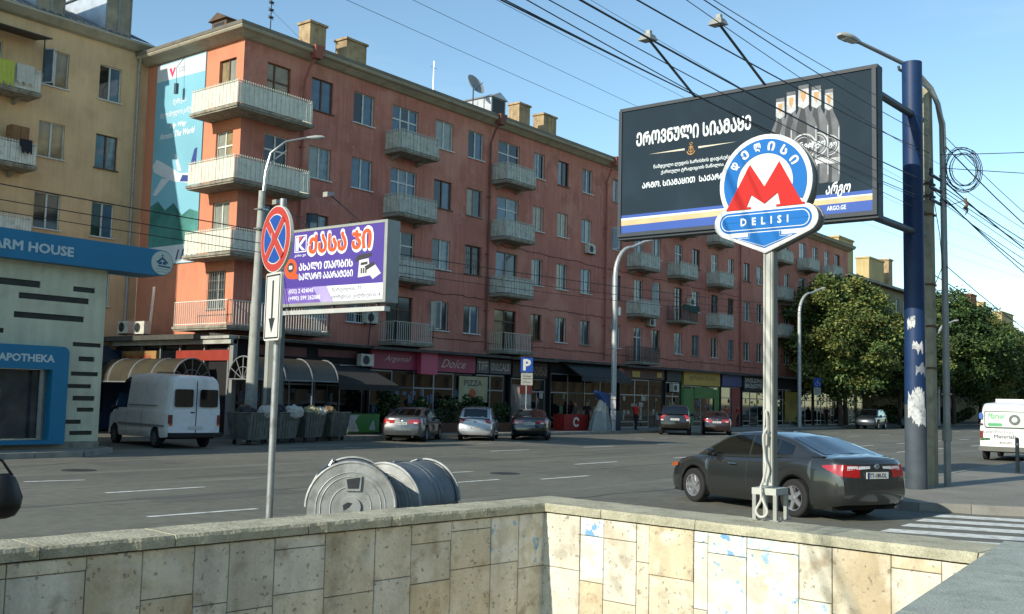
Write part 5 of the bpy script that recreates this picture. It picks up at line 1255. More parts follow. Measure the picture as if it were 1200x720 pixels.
car('parked_car', 'dark off-roader under the street trees beside the blue pole', 'car', SUV, (92.5, 31.2), R(186), M('paint_bluegrey', '33393f', .28, .05, metal=.3, coat=1), cars_grp)
car('parked_car', 'silver saloon farthest along the far kerb, behind the concrete pole', 'car', SED2, (104.5, 31.0), R(184), MATS['paint_silver'], cars_grp)
# white delivery van and white minibus
VAN = dict(L=5.6, W=1.93, r=.34, axles=(-1.7, 1.85), w=[(-1, .94), (-.97, .97), (-.9, 1), (.6, 1), (.85, .96), (.95, .88), (1, .74)],
           zb=[(-2.8, 1.30), (1.4, 1.30), (1.9, 1.2), (2.4, 1.06), (2.8, .80)], zf=[(-2.8, .42), (-2.3, .36), (2.3, .3), (2.8, .3)], rear=[(.3, .0), (.45, 0), (.55, .04), (1.4, .04)], front=[(.3, .06), (.5, 0), (.9, .14), (1.1, .3)],
           gz=[(-2.78, 2.36), (-2.6, 2.47), (0, 2.56), (.9, 2.53), (1.25, 2.42), (1.7, 1.85), (2.1, 1.22)], gcap=True, roofw=.84, basew=.985, side_glass=[(.75, 1.75)], windshield=(1.3, 2.05), plate=.72,
           tail=[(M('lamp_red_dull', '6b1a18', .3, .2, 20, coat=.5), -.05, .0, .85, 1.15, .85, 1.15), (MATS['lamp_red_dull'], 0.0, .11, .85, 1.15, .85, 1.15), (lamp_amber, .0, .11, .78, .85, .78, .85)], seams=(.7, 1.72, -.6), handles=((.85, 1.15),), rim='steel', tw=.2,
           prof=[(0.95, 0.0), (.99, .10), (1, .26), (1.0, .48), (1, .72), (.998, .88), (.995, .97), (.985, 1.0), (.4, 1.0), (0, 1.0)])
vw = M('paint_van_white', 'd9dcdc', .35, .06, 1.2, coat=.6, dirt='8f938f', dirt_amt=.35)
vh = R(80)
van = car('delivery_van', 'white high-roof delivery van parked at the corner beside the bins', 'van', VAN, (21.9, 33.0), vh, vw)
def panels(t, xe, items):
    for (nm, y0, y1, z0, z1, mat, d) in items:
        b = MB(); b.prism(rrect(min(y0, y1), max(y0, y1), z0, z1, .06, 3), lambda a, c, dd: (xe - dd, a, c), d - .012, d); b.build(nm, mat, t)
panels(van, -2.84, [('rear_window', -.78, -.12, 1.42, 2.02, car_glass, .012), ('rear_window', .12, .78, 1.42, 2.02, car_glass, .012)])
b = MB(); b.box(-2.862, -2.84, -.012, .012, .5, 2.3).box(-2.87, -2.84, .06, .2, 1.22, 1.26); b.box(-2.85, -2.83, -.93, .93, .46, .5); b.box(-2.95, -2.80, -.95, .95, .40, .55); b.build('rear_bumper', trim_black, van)
b = MB(); b.box(-1.9, .55, .975, .982, 1.42, 1.46).box(-2.5, 1.5, .978, .986, .72, .80).box(-2.5, 1.5, -.986, -.978, .72, .80); b.build('side_moulding', M('moulding_grey', '7e8284', .6, .1), van)
BUS = dict(VAN, L=5.4, zb=[(-2.7, 1.25), (1.8, 1.2), (2.3, 1.0), (2.7, .8)], gz=[(-2.68, 2.1), (-2.5, 2.22), (0, 2.28), (1.1, 2.25), (1.6, 1.9), (2.1, 1.2)], side_glass=[(-2.3, -1.3), (-1.2, -.2), (-.1, .8), (.9, 1.7)], rim='steel', axles=(-1.75, 1.7))
bus = car('minibus', 'white minibus with green advertising on its back at the right edge', 'minibus', BUS, (45.95, 9.62), R(4), M('paint_bus_white', 'd3d5d3', .4, .05, 1, coat=.5, dirt='a5a8a3', dirt_amt=.3), plate='BUS-201')
gp = M('advert_green', '4f9a68', .6, .15, 2); ap = M('advert_pale', 'c3d3c4', .5, .1)
panels(bus, -2.74, [('advert_panel', -.74, .74, 1.28, 1.92, dark_metal, .008), ('advert_panel', -.71, .71, 1.31, 1.89, ap, .014), ('advert_stripe', .10, .62, 1.34, 1.46, gp, .018), ('advert_stripe', .55, .9, .82, .87, gp, .008), ('blue_sticker', .8, .93, 1.6, 1.85, M('sticker_blue', '2456a0', .5), .008), ('blue_sticker', .8, .93, 1.38, 1.44, M('sticker_plum', '4a2338', .5), .008)])
fb = lambda a, c, d: (-2.74 - .014 - d, a, c); fb2 = lambda a, c, d: (-2.745 - d, a, c)
text('Marvel', bus, gp, fb, .62, 0.02, 1.62, 1.84, .004, .01, shear=.3); text('technology', bus, gp, fb, .45, 0.05, 1.52, 1.58, .004)
text('Leon', bus, M('text_grey', '8d918e', .6), fb2, .8, .42, 1.08, 1.2, .008); text('Friction', bus, MATS['text_grey'], fb2, .36, -.25, 1.06, 1.2, .008, .01); text('Materials', bus, M('text_dark', '454a4c', .6), fb2, .4, -.38, .88, 1.02, .008, .015)
b = MB(); b.lathe([(.0, 0), (.2, .0), (.2, .02), (.0, .02)], Matrix.Translation((-2.757, -.33, 1.6)) @ Matrix.Rotation(R(90), 4, 'Z'), 20, axis='Y'); b.build('roller_print', M('print_steel', '5a5f60', .4, .3, 8), bus)
b = MB(); b.lathe([(.0, 0), (.1, .0), (.1, .006), (.0, .006)], Matrix.Translation((-2.779, -.33, 1.6)) @ Matrix.Rotation(R(90), 4, 'Z'), 20, axis='Y'); b.build('roller_print', ap, bus)
b = MB(); b.box(-2.85, -2.7, -.95, .95, .38, .56); b.build('rear_bumper', M('bumper_grey', '55564f', .6, .1), bus)
b = MB(); b.box(-1.6, -.4, -.5, .5, 2.24, 2.4); b.build('roof_hatch', MATS['paint_bus_white'], bus)

# ================================================================== BINS
bin_side = M('bin_galvanised', '6d7068', .55, .2, 2.5, metal=.35, streak=.25, dirt='3d3d38', dirt_amt=.5)
for i in range(4):
    t = thing('waste_container', ['open metal refuse container nearest the white van', 'open metal refuse container second from the white van, a pale bag over its rim', 'open metal refuse container third from the white van, with a yellowish bag heap', 'open metal refuse container farthest from the white van, beside the green chest'][i],
              'waste container', (25.0 + i * 1.75, 31.9 + i * .42, 0), R(12), 'row of open refuse containers')
    b = MB(); w0, d0, w1, d1 = .55, .42, .68, .54; zt = 1.2
    def q(s, z): return [(-lerp(w0, w1, s), -lerp(d0, d1, s), z), (lerp(w0, w1, s), -lerp(d0, d1, s), z), (lerp(w0, w1, s), lerp(d0, d1, s), z), (-lerp(w0, w1, s), lerp(d0, d1, s), z)]
    b.rings([q(0, .2), q(.5, .7), q(1, zt)], 0, True, False); b.poly(q(0, .2)); b.poly(q(.95, zt - .12))
    for k in range(7):
        x = -.5 + k * .167; b.hexa([(x, -d0 - .02, .25), (x + .05, -d0 - .02, .25), (x + .05, -d0 + .02, .25), (x, -d0 + .02, .25), (x * 1.2, -d1 - .012, zt - .08), (x * 1.2 + .05, -d1 - .012, zt - .08), (x * 1.2 + .05, -d1 + .02, zt - .08), (x * 1.2, -d1 + .02, zt - .08)])
    b.build('tub', bin_side, t)
    b = MB(); P = q(1.03, zt) + [q(1.03, zt)[0]]; b.tube([Vector(p) for p in P], .03, 6); b.build('rim', bin_side, t)
    b = MB()
    for k in range(2): b.tube([(s_ * (w1 + .01), -.2, .95) if k else (s_ * (w1 + .01), .2, .95) for s_ in (-1, 1)], .02, 6)
    b.build('lifting_bar', dark_metal, t)
    for x in (-.42, .42):
        for y in (-.32, .32): b = MB(); b.lathe([(.03, -.03), (.09, -.025), (.09, .025), (.03, .03)], Matrix.Translation((x, y, .095)), 12, axis='Y'); b.box(x - .03, x + .03, y - .04, y + .04, .1, .21); b.build('castor', rubber, t)
bagm = [M('bag_pale', 'aeada4', .6, .15, 4), M('bag_black', '191919', .4, .1), M('bag_yellow', 'a39b74', .6, .2, 4), M('cardboard', '7d6546', .9, .2, 3)]
rb_ = random.Random(5)
for i, (bx_, dy, mi, sc_, l_) in enumerate(((.55, -.3, 0, .36, 'pale refuse bag drooping over the rim of the first open container'), (.45, -.35, 0, .38, 'pale refuse bag on the second open container'), (.1, -.2, 2, .36, 'yellowish refuse bag heaped on the third open container'),
                                  (.5, -.25, 0, .3, 'small pale refuse bag at the right corner of the third open container'), (.0, .1, 1, .42, 'black refuse bag sticking out of the second open container'), (-.2, 0, 3, .34, 'crumpled cardboard on the farthest open container'), (-.2, 0, 1, .38, 'black refuse bag in the container nearest the van'))):
    k = [0, 1, 2, 2, 1, 3, 0][i]
    t = bmesh.new(); bmesh.ops.create_icosphere(t, subdivisions=3, radius=sc_)
    for v in t.verts:
        n_ = v.co.normalized(); f = 1 + .18 * sin(n_.x * 7 + i) * cos(n_.y * 6) + rb_.uniform(-.05, .05); v.co = Vector((n_.x * sc_ * f, n_.y * sc_ * f, n_.z * sc_ * .72 * f))
    me = bpy.data.meshes.new('refuse_bag'); t.to_mesh(me); t.free(); me.materials.append(bagm[mi])
    o = obj('refuse_bag', me, None, (25.0 + k * 1.75 + bx_, 31.9 + k * .42 + dy, 1.22), .4); tag(o, l_, 'refuse bag')
# the two dome-lidded bins just behind the parapet
lidm = M('lid_galvanised', '6d7376', .6, .18, 2.5, metal=.35, bump=.4, bsc=7, streak=.25, dirt='494d4e', dirt_amt=.7); endm = M('bin_end_pale', 'a3a6a2', .6, .14, 4, metal=.3, bump=.4, bsc=8, streak=.25, dirt='66665e', dirt_amt=.6)
def dome_bin(label, loc, rz, zc, r_=.44, Lb=1.25, tilt=0):
    t = thing('waste_container', label, 'waste container', loc, rz, 'dome-lidded bins behind the parapet')
    y0, y1 = -Lb / 2, Lb / 2                     # cylinder axis along y, end face at y0 looks to the viewer
    b = MB(); b.hexa([(-r_ * .85, y0 + .06, .18), (r_ * .85, y0 + .06, .18), (r_ * .85, y1 - .06, .18), (-r_ * .85, y1 - .06, .18), (-r_, y0 + .02, zc), (r_, y0 + .02, zc), (r_, y1 - .02, zc), (-r_, y1 - .02, zc)]); b.build('tub', bin_side, t)
    b = MB(); N_ = 22; prof = [0, .02, .05, .08]
    for (ya, yb, rr) in ((y0, y0 + .05, 1.03), (y0 + .05, y0 + .40, 1.0), (y0 + .40, y0 + .45, 1.008), (y0 + .45, y1 - .40, 1.0), (y1 - .40, y1 - .35, 1.008), (y1 - .35, y1 - .05, 1.0), (y1 - .05, y1, 1.03)):
        b.rings([[(r_ * rr * cos(pi * k / N_), y, zc + r_ * rr * sin(pi * k / N_)) for k in range(N_ + 1)] for y in (ya, yb)], 0, False, False)
    for y in (y0 + .05, y0 + .4, y0 + .45, y1 - .4, y1 - .35, y1 - .05): b.rings([[(r_ * rr * cos(pi * k / N_), y, zc + r_ * rr * sin(pi * k / N_)) for k in range(N_ + 1)] for rr in (.99, 1.008)], 0, False, False)
    lid = b.build('lid', lidm, t, True)
    for ye, sg in ((y0, -1), (y1, 1)):
        b = MB(); b.prism([(r_ * cos(pi * k / N_), r_ * sin(pi * k / N_)) for k in range(N_ + 1)] + [(-r_ * .97, -.42), (r_ * .97, -.42)], lambda a, c, d: (a, ye + sg * d, zc + c), -.01, .02)
        e_ = b.build('end_plate', endm, t)
        for kk, (ra, rb2) in enumerate(((.80, .77), (.70, .69), (.47, .44))):   # pressed ridges
            b = MB(); P = [(r_ * ra * cos(pi * k / N_), r_ * ra * sin(pi * k / N_)) for k in range(N_ + 1)]; P = [(P[0][0], -.3)] + P + [(P[-1][0], -.3), (P[0][0], -.3)]
            b.tube([(a, ye + sg * .018, zc + c) for a, c in P], .008, 6); b.build('ridge', endm, e_, True)
        b = MB(); b.tube([(r_ * 1.03 * cos(pi * k / N_), ye + sg * .01, zc + r_ * 1.03 * sin(pi * k / N_)) for k in range(N_ + 1)], .018, 6); b.build('rim', endm, t, True)
        b = MB(); b.prism([(-.07, .30 * r_ / .46), (.10, .33 * r_ / .46), (.09, .16), (-.05, .16)], lambda a, c, d: (a, ye + sg * d, zc + c), .021, .04)
        b.prism([(-.05, .275), (.08, .295), (.07, .185), (-.035, .185)], lambda a, c, d: (a, ye + sg * d, zc + c), .039, .045, 1); b.build('handle_recess', [endm, dark_metal], e_)
        b = MB(); b.prism(circ(0, 0.0, .1, 18), lambda a, c, d: (a, ye + sg * d, zc + c), .021, .04); b.prism([(-.07, -.03), (-.02, .0), (.01, .04), (-.03, .05), (-.08, .02)], lambda a, c, d: (a, ye + sg * d, zc + c), .039, .045, 1); b.build('pivot_cap', [endm, dark_metal], e_)
    b = MB(); b.tube([(-r_ * .55, y0 + .55, zc + r_ * .86), (-r_ * .5, y0 + .55, zc + r_ * .98), (-r_ * .5, y0 + .75, zc + r_ * .98), (-r_ * .55, y0 + .75, zc + r_ * .86)], .014, 6); b.build('handle', steel, lid)
    for x in (-.3, .3):
        for y in (y0 + .2, y1 - .2): b = MB(); b.lathe([(.03, -.03), (.09, -.025), (.09, .025), (.03, .03)], Matrix.Translation((x, y, .095)), 12, axis='Y'); b.build('castor', rubber, t)
    return t
# bin placement
# axis of the first: its end plate looks back at the viewer, slightly to the left
d1 = dome_bin('galvanised dome-lidded bin with a pale ribbed end plate, left of the pair behind the parapet', (7.55, 7.92, .15), R(-44), .71, .43, .75)
d2 = dome_bin('galvanised dome-lidded bin showing its dark curved lid, right of the pair behind the parapet', (8.46, 8.02, .15), R(-76), .66, .43, .9)
# ================================================================== SIGNS, POLES AND BILLBOARDS
sign_blue = M('sign_blue', '1a4590', .5, .06, 2, spec=.25); sign_red = M('sign_red_border', 'aa382f', .5, .06, 2, spec=.25); sign_white = M('sign_white_face', 'bdbdb4', .5, .05, 2, spec=.25)
# no-stopping sign
ns = thing('road_sign', 'round blue and red no-stopping sign with an arrow plate on a galvanised post', 'road sign', (6.98, 8.52, .15))
b = MB(); b.tube([(6.98, 8.52, .15), (6.93, 8.45, 4.0)], .036, 12); wmesh(ns, b, 'post', galv, True)
az = R(166); nd = Vector((cos(az), sin(az), 0)); tu = Vector((-sin(az), cos(az), 0)) * -1     # facing direction and left-to-right as read
Cd = Vector((6.83, 8.43, 3.56))
def fnD(a, c, d): p = Cd + tu * a * 1.0 + nd * d; return (p.x, p.y, Cd.z + c)
if (tu.cross(Vector((0, 0, 1)))).dot(nd) < 0: tu = -tu
b = MB(); b.prism(circ(0, 0, .35, 40), fnD, -.035, 0); wmesh(ns, b, 'sign_disc', sign_white)
b = MB(); b.prism(circ(0, 0, .338, 40), fnD, -.001, .003); wmesh(ns, b, 'red_ring', sign_red)
b = MB(); b.prism(circ(0, 0, .262, 40), fnD, .002, .006); wmesh(ns, b, 'white_ring', sign_white)
b = MB()
for s0 in (0, 90, 180, 270):
    A_ = .055; P = []; r1 = .25
    for k in range(9): a = R(s0 - 45 + lerp(12.6, 77.4, k / 8)); P.append((r1 * cos(a), r1 * sin(a)))
    a = R(s0); P.append((.078 * cos(a), .078 * sin(a))); b.prism(P, fnD, .005, .009)
wmesh(ns, b, 'blue_quadrant', sign_blue)
b = MB()
for q in (45, 135):
    c_, s_ = cos(R(q)), sin(R(q)); w_ = .038
    b.prism([(-.27 * c_ - w_ * -s_, -.27 * s_ - w_ * c_), (.27 * c_ - w_ * -s_, .27 * s_ - w_ * c_), (.27 * c_ + w_ * -s_, .27 * s_ + w_ * c_), (-.27 * c_ + w_ * -s_, -.27 * s_ + w_ * c_)], fnD, .007 + q * .00002, .011 + q * .00002)
wmesh(ns, b, 'red_cross', sign_red)
b = MB(); b.box(-.10, .10, -.05, .05, -.03, .03, T=Matrix.Translation((6.93, 8.45, 3.6))); wmesh(ns, b, 'clamp', galv)
Cd2 = Vector((6.83, 8.43, 2.86))
fnE = lambda a, c, d: tuple(Cd2 + tu * a + nd * d + Vector((0, 0, c)))
b = MB(); b.prism(rrect(-.18, .18, -.35, .35, .03, 3), fnE, -.03, 0); wmesh(ns, b, 'arrow_plate', sign_white)
b = MB()
for q in ([(-.16, -.33), (.16, -.33), (.16, -.315), (-.16, -.315)], [(-.16, .315), (.16, .315), (.16, .33), (-.16, .33)], [(-.16, -.33), (-.145, -.33), (-.145, .33), (-.16, .33)], [(.145, -.33), (.16, -.33), (.16, .33), (.145, .33)]): b.prism(q, fnE, -.001, .003)
b.prism([(-.016, .27), (-.016, -.12), (-.07, -.12), (0, -.27), (.07, -.12), (.016, -.12), (.016, .27)], fnE, -.001, .0035); wmesh(ns, b, 'arrow_print', black_metal)
# parking signs across the road
def park(label, x, y, h_=4.0, dis=False, grp='blue parking signs on the far pavement'):
    t = thing('road_sign', label, 'road sign', (x, y, .15), R(-50), grp)
    b = MB(); b.tube([(0, 0, 0), (0, 0, h_)], .03, 8); b.build('post', galv, t)
    b = MB(); b.prism(rrect(-.33, .33, h_ - .8, h_, .04, 3), lambda a, c, d: (a, -.04 - d, c), 0, .03); b.build('sign_plate', sign_blue, t)
    if dis:
        b = MB(); b.tube([(.05, -.075, h_ - .2), (.0, -.075, h_ - .42), (.16, -.075, h_ - .44), (.2, -.075, h_ - .62)], .025, 5); b.tube([(.14 * cos(a / 10 * 5) - .02, -.075, h_ - .52 + .14 * sin(a / 10 * 5)) for a in range(4, 11)], .02, 5)
        b.build('wheelchair_symbol', sign_white, t)
    else: text('P', t, sign_white, lambda a, c, d: (a, -.07 - d, c), -.17, .19, h_ - .68, h_ - .12, .004, .04)
    b = MB(); b.prism(rrect(-.3, .33, h_ - 1.5, h_ - .84, .03, 3), lambda a, c, d: (a, -.04 - d, c), 0, .02); b.build('lower_plate', M('plate_grey', '8e9088', .5, .3, 9), t)
    b = MB(); 
    for z in (1.0, 1.14, 1.32): b.box(-.2, .25, -.066, -.061, h_ - z - .03, h_ - z)
    b.build('plate_print', dark_metal, t)
park('blue P parking sign standing behind the black saloon', 44.9, 33.8, 4.05)
park('blue wheelchair parking sign below the first street tree', 87.0, 34.0, 4.2, True)
park('blue P parking sign farther right between the street trees', 116.5, 32.4, 4.2)
# metro sign on its post, on the parapet
MXc = Vector((9.25, 4.10, 0))
me_ = thing('metro_sign', 'round blue and white metro sign with a red M on a pale square post', 'metro sign', (9.27, 4.08, .9))
YC = 4.10
fnM = lambda a, c, d: (9.25 - .07 - d, YC - a, c)         # a grows to the right as seen from the left side
mw = M('metro_white', 'cfd1cf', .6, .03, 2, spec=.2); mb_ = M('metro_blue', '0862a8', .6, .04, 2, spec=.2); mr = M('metro_red', 'b51d1a', .6, .04, 2, spec=.2); edge = M('sign_edge_grey', '6e706c', .5, .15, 3)
def outline(o, base=3.83):
    Rr = .465 + o; P = []
    zc_ = 4.10
    # banner with rounded ends and pointed bottom, joined to the circle
    za, zb_ = 3.60 - o, 3.86 + o; bw = .39; rr = .13 + o
    a_hit = math.degrees(math.asin((3.875 - zc_) / Rr))
    for k in range(0, 31): a = R(lerp(a_hit, 180 - a_hit, k / 30)); P.append((Rr * cos(a), zc_ + Rr * sin(a)))
    P.append((-bw - .02, 3.86 + o))
    for k in range(0, 9): a = R(lerp(95, 250, k / 8)); P.append((-bw + rr * cos(a), 3.73 + rr * sin(a)))
    P.append((0, 3.425 - o * 1.1))
    for k in range(0, 9): a = R(lerp(-70, 85, k / 8)); P.append((bw + rr * cos(a), 3.73 + rr * sin(a)))
    P.append((bw + .02, 3.86 + o)); return P
b = MB(); b.prism(outline(0), fnM, -.15, 0, 0, 1); wmesh(me_, b, 'sign_case', [mw, edge])
b = MB(); b.prism(outline(.012), fnM, -.155, -.13, 1, 1); b.prism(outline(.008), fnM, -.02, -.004, 0, 0); wmesh(me_, b, 'sign_edge', [mw, edge])
def ringpoly(c, r0, r1, a0, a1, n=36):
    return [(r1 * cos(R(lerp(a0, a1, k / n))), c + r1 * sin(R(lerp(a0, a1, k / n)))) for k in range(n + 1)] + [(r0 * cos(R(lerp(a1, a0, k / n))), c + r0 * sin(R(lerp(a1, a0, k / n)))) for k in range(n + 1)]
b = MB(); b.prism(ringpoly(4.10, .285, .425, -27, 207), fnM, -.001, .005); wmesh(me_, b, 'blue_ring', mb_)
b = MB(); b.prism([(-.43, 3.845), (-.30, 3.845 + .25), (-.16, 4.27 + .02), (-.135, 4.27 + .02), (0, 4.055), (.135, 4.29), (.155, 4.29), (.30, 4.05), (.43, 3.845), (.47, 3.845)][:0] +
    [(-.40, 3.855), (-.15, 4.29), (0, 4.06), (.15, 4.29), (.375, 3.875), (.40, 3.875), (.40, 3.855), (.12, 3.855), (.12, 3.875), (.16, 3.875), (.135, 3.99), (0.0, 3.895), (-.135, 3.99), (-.185, 3.875), (-.14, 3.875), (-.14, 3.855)], fnM, -.001, .009)
m_obj = wmesh(me_, b, 'letter_m', mr)
b = MB(); b.prism(rrect(-.46, .46, 3.64, 3.82, .09, 8), fnM, -.001, .005); wmesh(me_, b, 'blue_banner', mb_)
b = MB(); b.prism(rrect(-.47, .47, 3.63, 3.83, .1, 8), fnM, -.001, .003); b.prism(rrect(-.452, .452, 3.648, 3.812, .082, 8), fnM, .004, .006); wmesh(me_, b, 'banner_outline', [mb_])
b = MB(); b.prism(rrect(-.449, .449, 3.651, 3.809, .079, 8), fnM, .004, .0065); b.prism(rrect(-.441, .441, 3.659, 3.801, .072, 8), fnM, .006, .0075); wmesh(me_, b, 'banner_line', [mw]).data.materials[0] = mw
b = MB(); b.prism(rrect(-.441, .441, 3.659, 3.801, .072, 8), fnM, .0075, .009); wmesh(me_, b, 'blue_banner', mb_)
text('D  E  L  I  S  I', me_, mw, fnM, -.24, .24, 3.695, 3.765, .010, .035, off=me_.location)
b = MB(); b.prism([(-.17, 3.62), (.17, 3.62), (.17, 3.585), (.33, 3.585), (0, 3.465), (-.33, 3.585), (-.17, 3.585)], fnM, -.001, .005); wmesh(me_, b, 'blue_arrow', mb_)
b = MB()
for s_ in (-1, 1): b.tube([fnM(s_ * .155, 3.615, .006), fnM(s_ * .155, 3.572, .006), fnM(s_ * .28, 3.572, .006), fnM(0, 3.48, .006)], .0035, 4)
wmesh(me_, b, 'arrow_line', mw)
for i, ch in enumerate(MT('დელისი')):
    ang = R(148 - i * 23.2); cc = Vector((.355 * cos(ang), .355 * sin(ang))); tx_ = Vector((sin(ang), -cos(ang))); up = Vector((cos(ang), sin(ang)))
    text(ch, me_, mw, lambda a, c, d: fnM(cc.x + tx_.x * a + up.x * c, 4.10 + cc.y + tx_.y * a + up.y * c, d), -.032, .032, -.04, .04, .008, .045, off=me_.location)
post = M('metro_post', 'a9aba2', .5, .08, 2, dirt='7c7c70', dirt_amt=.4); post2 = M('metro_post_groove', '77786f', .6, .1)
b = MB(); b.box(9.21, 9.33, 4.035, 4.125, 1.22, 3.55); wmesh(me_, b, 'post', post)
b = MB(); b.box(9.205, 9.212, 4.046, 4.056, 1.25, 3.5).box(9.205, 9.212, 4.100, 4.110, 1.25, 3.5).box(9.22, 9.32, 4.028, 4.036, 1.22, 3.5); wmesh(me_, b, 'post_groove', post2)
b = MB(); b.box(9.13, 9.41, 3.96, 4.20, 1.14, 1.20); wmesh(me_, b, 'base_plate', post)
for (x0, y0) in ((9.13, 4.16), (9.37, 4.16), (9.13, 3.955), (9.37, 3.955)):
    b = MB(); b.box(x0, x0 + .035, y0 - .0, y0 + .035, .91, 1.14); b.box(x0 - .015, x0 + .06, y0 - .02, y0 + .06, .904, .912); wmesh(me_, b, 'leg', M('metro_leg', '8f918a', .5, .1, 3))
b = MB(); b.tube(smooth_path([(9.15, 4.06, 1.75), (9.14, 4.09, 1.68), (9.17, 4.09, 1.5), (9.13, 4.06, 1.4), (9.14, 4.09, 1.27), (9.08, 4.09, 1.2), (9.07, 4.08, 1.1), (9.07, 4.13, 1.0), (9.07, 4.10, .945), (9.07, 4.045, .95), (9.07, 4.02, 1.0), (9.07, 4.06, 1.09), (9.10, 4.09, 1.16)]), .012, 8)
b.tube(smooth_path([(9.19, 4.10, 1.78), (9.175, 4.085, 1.92), (9.175, 4.07, 1.86), (9.17, 4.07, 1.6), (9.15, 4.06, 1.7)]), .008, 6)
wmesh(me_, b, 'cable_loop', M('cable_white', 'b4b3aa', .6, .05), True)
# beer billboard on two arms from the big blue pole
bb = thing('billboard', 'large dark-blue beer billboard with bottles, mounted on arms from a blue pole', 'billboard', (20.8, 9.9, 5.8))
fnB2 = lambda a, c, d: (20.8 - d, a, c)
navy = M('billboard_navy', '202e38', .7, .08, .5, dirt='2a3a45', dirt_amt=.5, spec=.12); frame_d = M('billboard_frame', '202a33', .6, .2, 2)
b = MB(); b.box(20.8, 20.83, 6.95, 12.93, 5.95, 8.9); wmesh(bb, b, 'poster_sheet', navy)
b = MB(); b.box(20.83, 21.15, 6.85, 13.03, 5.8, 5.95 - .002); b.box(20.83, 21.15, 6.85, 13.03, 8.9, 9.0); b.box(20.835, 21.14, 6.85, 6.95, 5.95, 8.9); b.box(20.835, 21.14, 12.93, 13.03, 5.95, 8.9)
b.box(20.77, 20.828, 6.86, 13.02, 5.86, 5.948); b.box(20.77, 20.828, 6.86, 6.948, 5.95, 8.93); b.box(20.77, 20.828, 12.932, 13.02, 5.95, 8.93); b.box(20.77, 20.828, 6.95, 12.93, 8.902, 8.94)
b.box(20.84, 21.1, 6.96, 12.92, 5.96, 8.89)
wmesh(bb, b, 'frame', frame_d)
lw = M('billboard_letter', 'c9d0d2', .6, .03); gold = M('billboard_gold', 'a98350', .6, .1, 5); royal = M('billboard_blue', '31519a', .6, .08, 1, spec=.3); cream = M('billboard_cream', 'c2bba6', .6, .05)
b = MB(); b.prism([(12.93, 6.38), (6.95, 6.38), (6.95, 5.955), (12.93, 5.955)], fnB2, -.001, .003); wmesh(bb, b, 'blue_band', royal)
b = MB(); b.prism([(12.93, 6.26), (6.95, 6.27), (6.95, 6.17), (12.93, 6.13)], fnB2, .002, .006); wmesh(bb, b, 'gold_band', M('band_gold', 'c0a57a', .6, .1)); b = MB(); b.prism([(12.93, 6.31), (6.95, 6.30), (6.95, 6.27), (12.93, 6.26)], fnB2, .002, .0065); wmesh(bb, b, 'white_line', lw)
o_b = bb.location
text(MT('ეროვნული სიამაყე'), bb, lw, fnB2, 12.53, 9.62, 8.02, 8.33, .005, .035, off=o_b)
b = MB(); b.prism([(12.2, 7.78), (11.25, 7.755), (11.25, 7.80)], fnB2, -.001, .004); b.prism([(10.9, 7.755), (9.95, 7.78), (10.9, 7.80)], fnB2, -.001, .004); wmesh(bb, b, 'rule_line', cream)
b = MB(); b.tube([fnB2(11.08, 7.86, .01), fnB2(11.08, 7.63, .01)], .014, 5); b.tube([fnB2(11.08 + .1 * cos(R(a)), 7.73 + .1 * sin(R(a)), .01) for a in range(190, 351, 16)], .016, 5); b.tube([fnB2(11.14, 7.81, .01), fnB2(11.02, 7.81, .01)], .012, 5)
b.tube([fnB2(11.08 + .035 * cos(R(a)), 7.885 + .03 * sin(R(a)), .01) for a in range(0, 361, 40)], .008, 5); b.tube([fnB2(11.08 + .06 * cos(R(a)), 7.74 + .05 * sin(R(a)), .01) for a in range(0, 361, 30)], .01, 5); wmesh(bb, b, 'anchor_emblem', gold)
text('ნამდვილი ლუდის ხარისხის დაფასება', bb, lw, fnB2, 12.06, 10.1, 7.40, 7.51, .005, .02, off=o_b); text('ქართული ტრადიციის ნაწილია', bb, lw, fnB2, 11.86, 10.27, 7.25, 7.355, .005, .02, off=o_b)
text(MT('არგო. სიამაყით  საქართველოდან'), bb, lw, fnB2, 12.36, 9.35, 6.98, 7.11, .005, .035, off=o_b)
bgl = [M('bottle_grey', '54585c', .5, .35, 3.5, spec=.3), M('bottle_pale', 'a9abac', .5, .3, 6, spec=.3), M('bottle_dark', '1c242c', .5, .2, 3, spec=.3)]
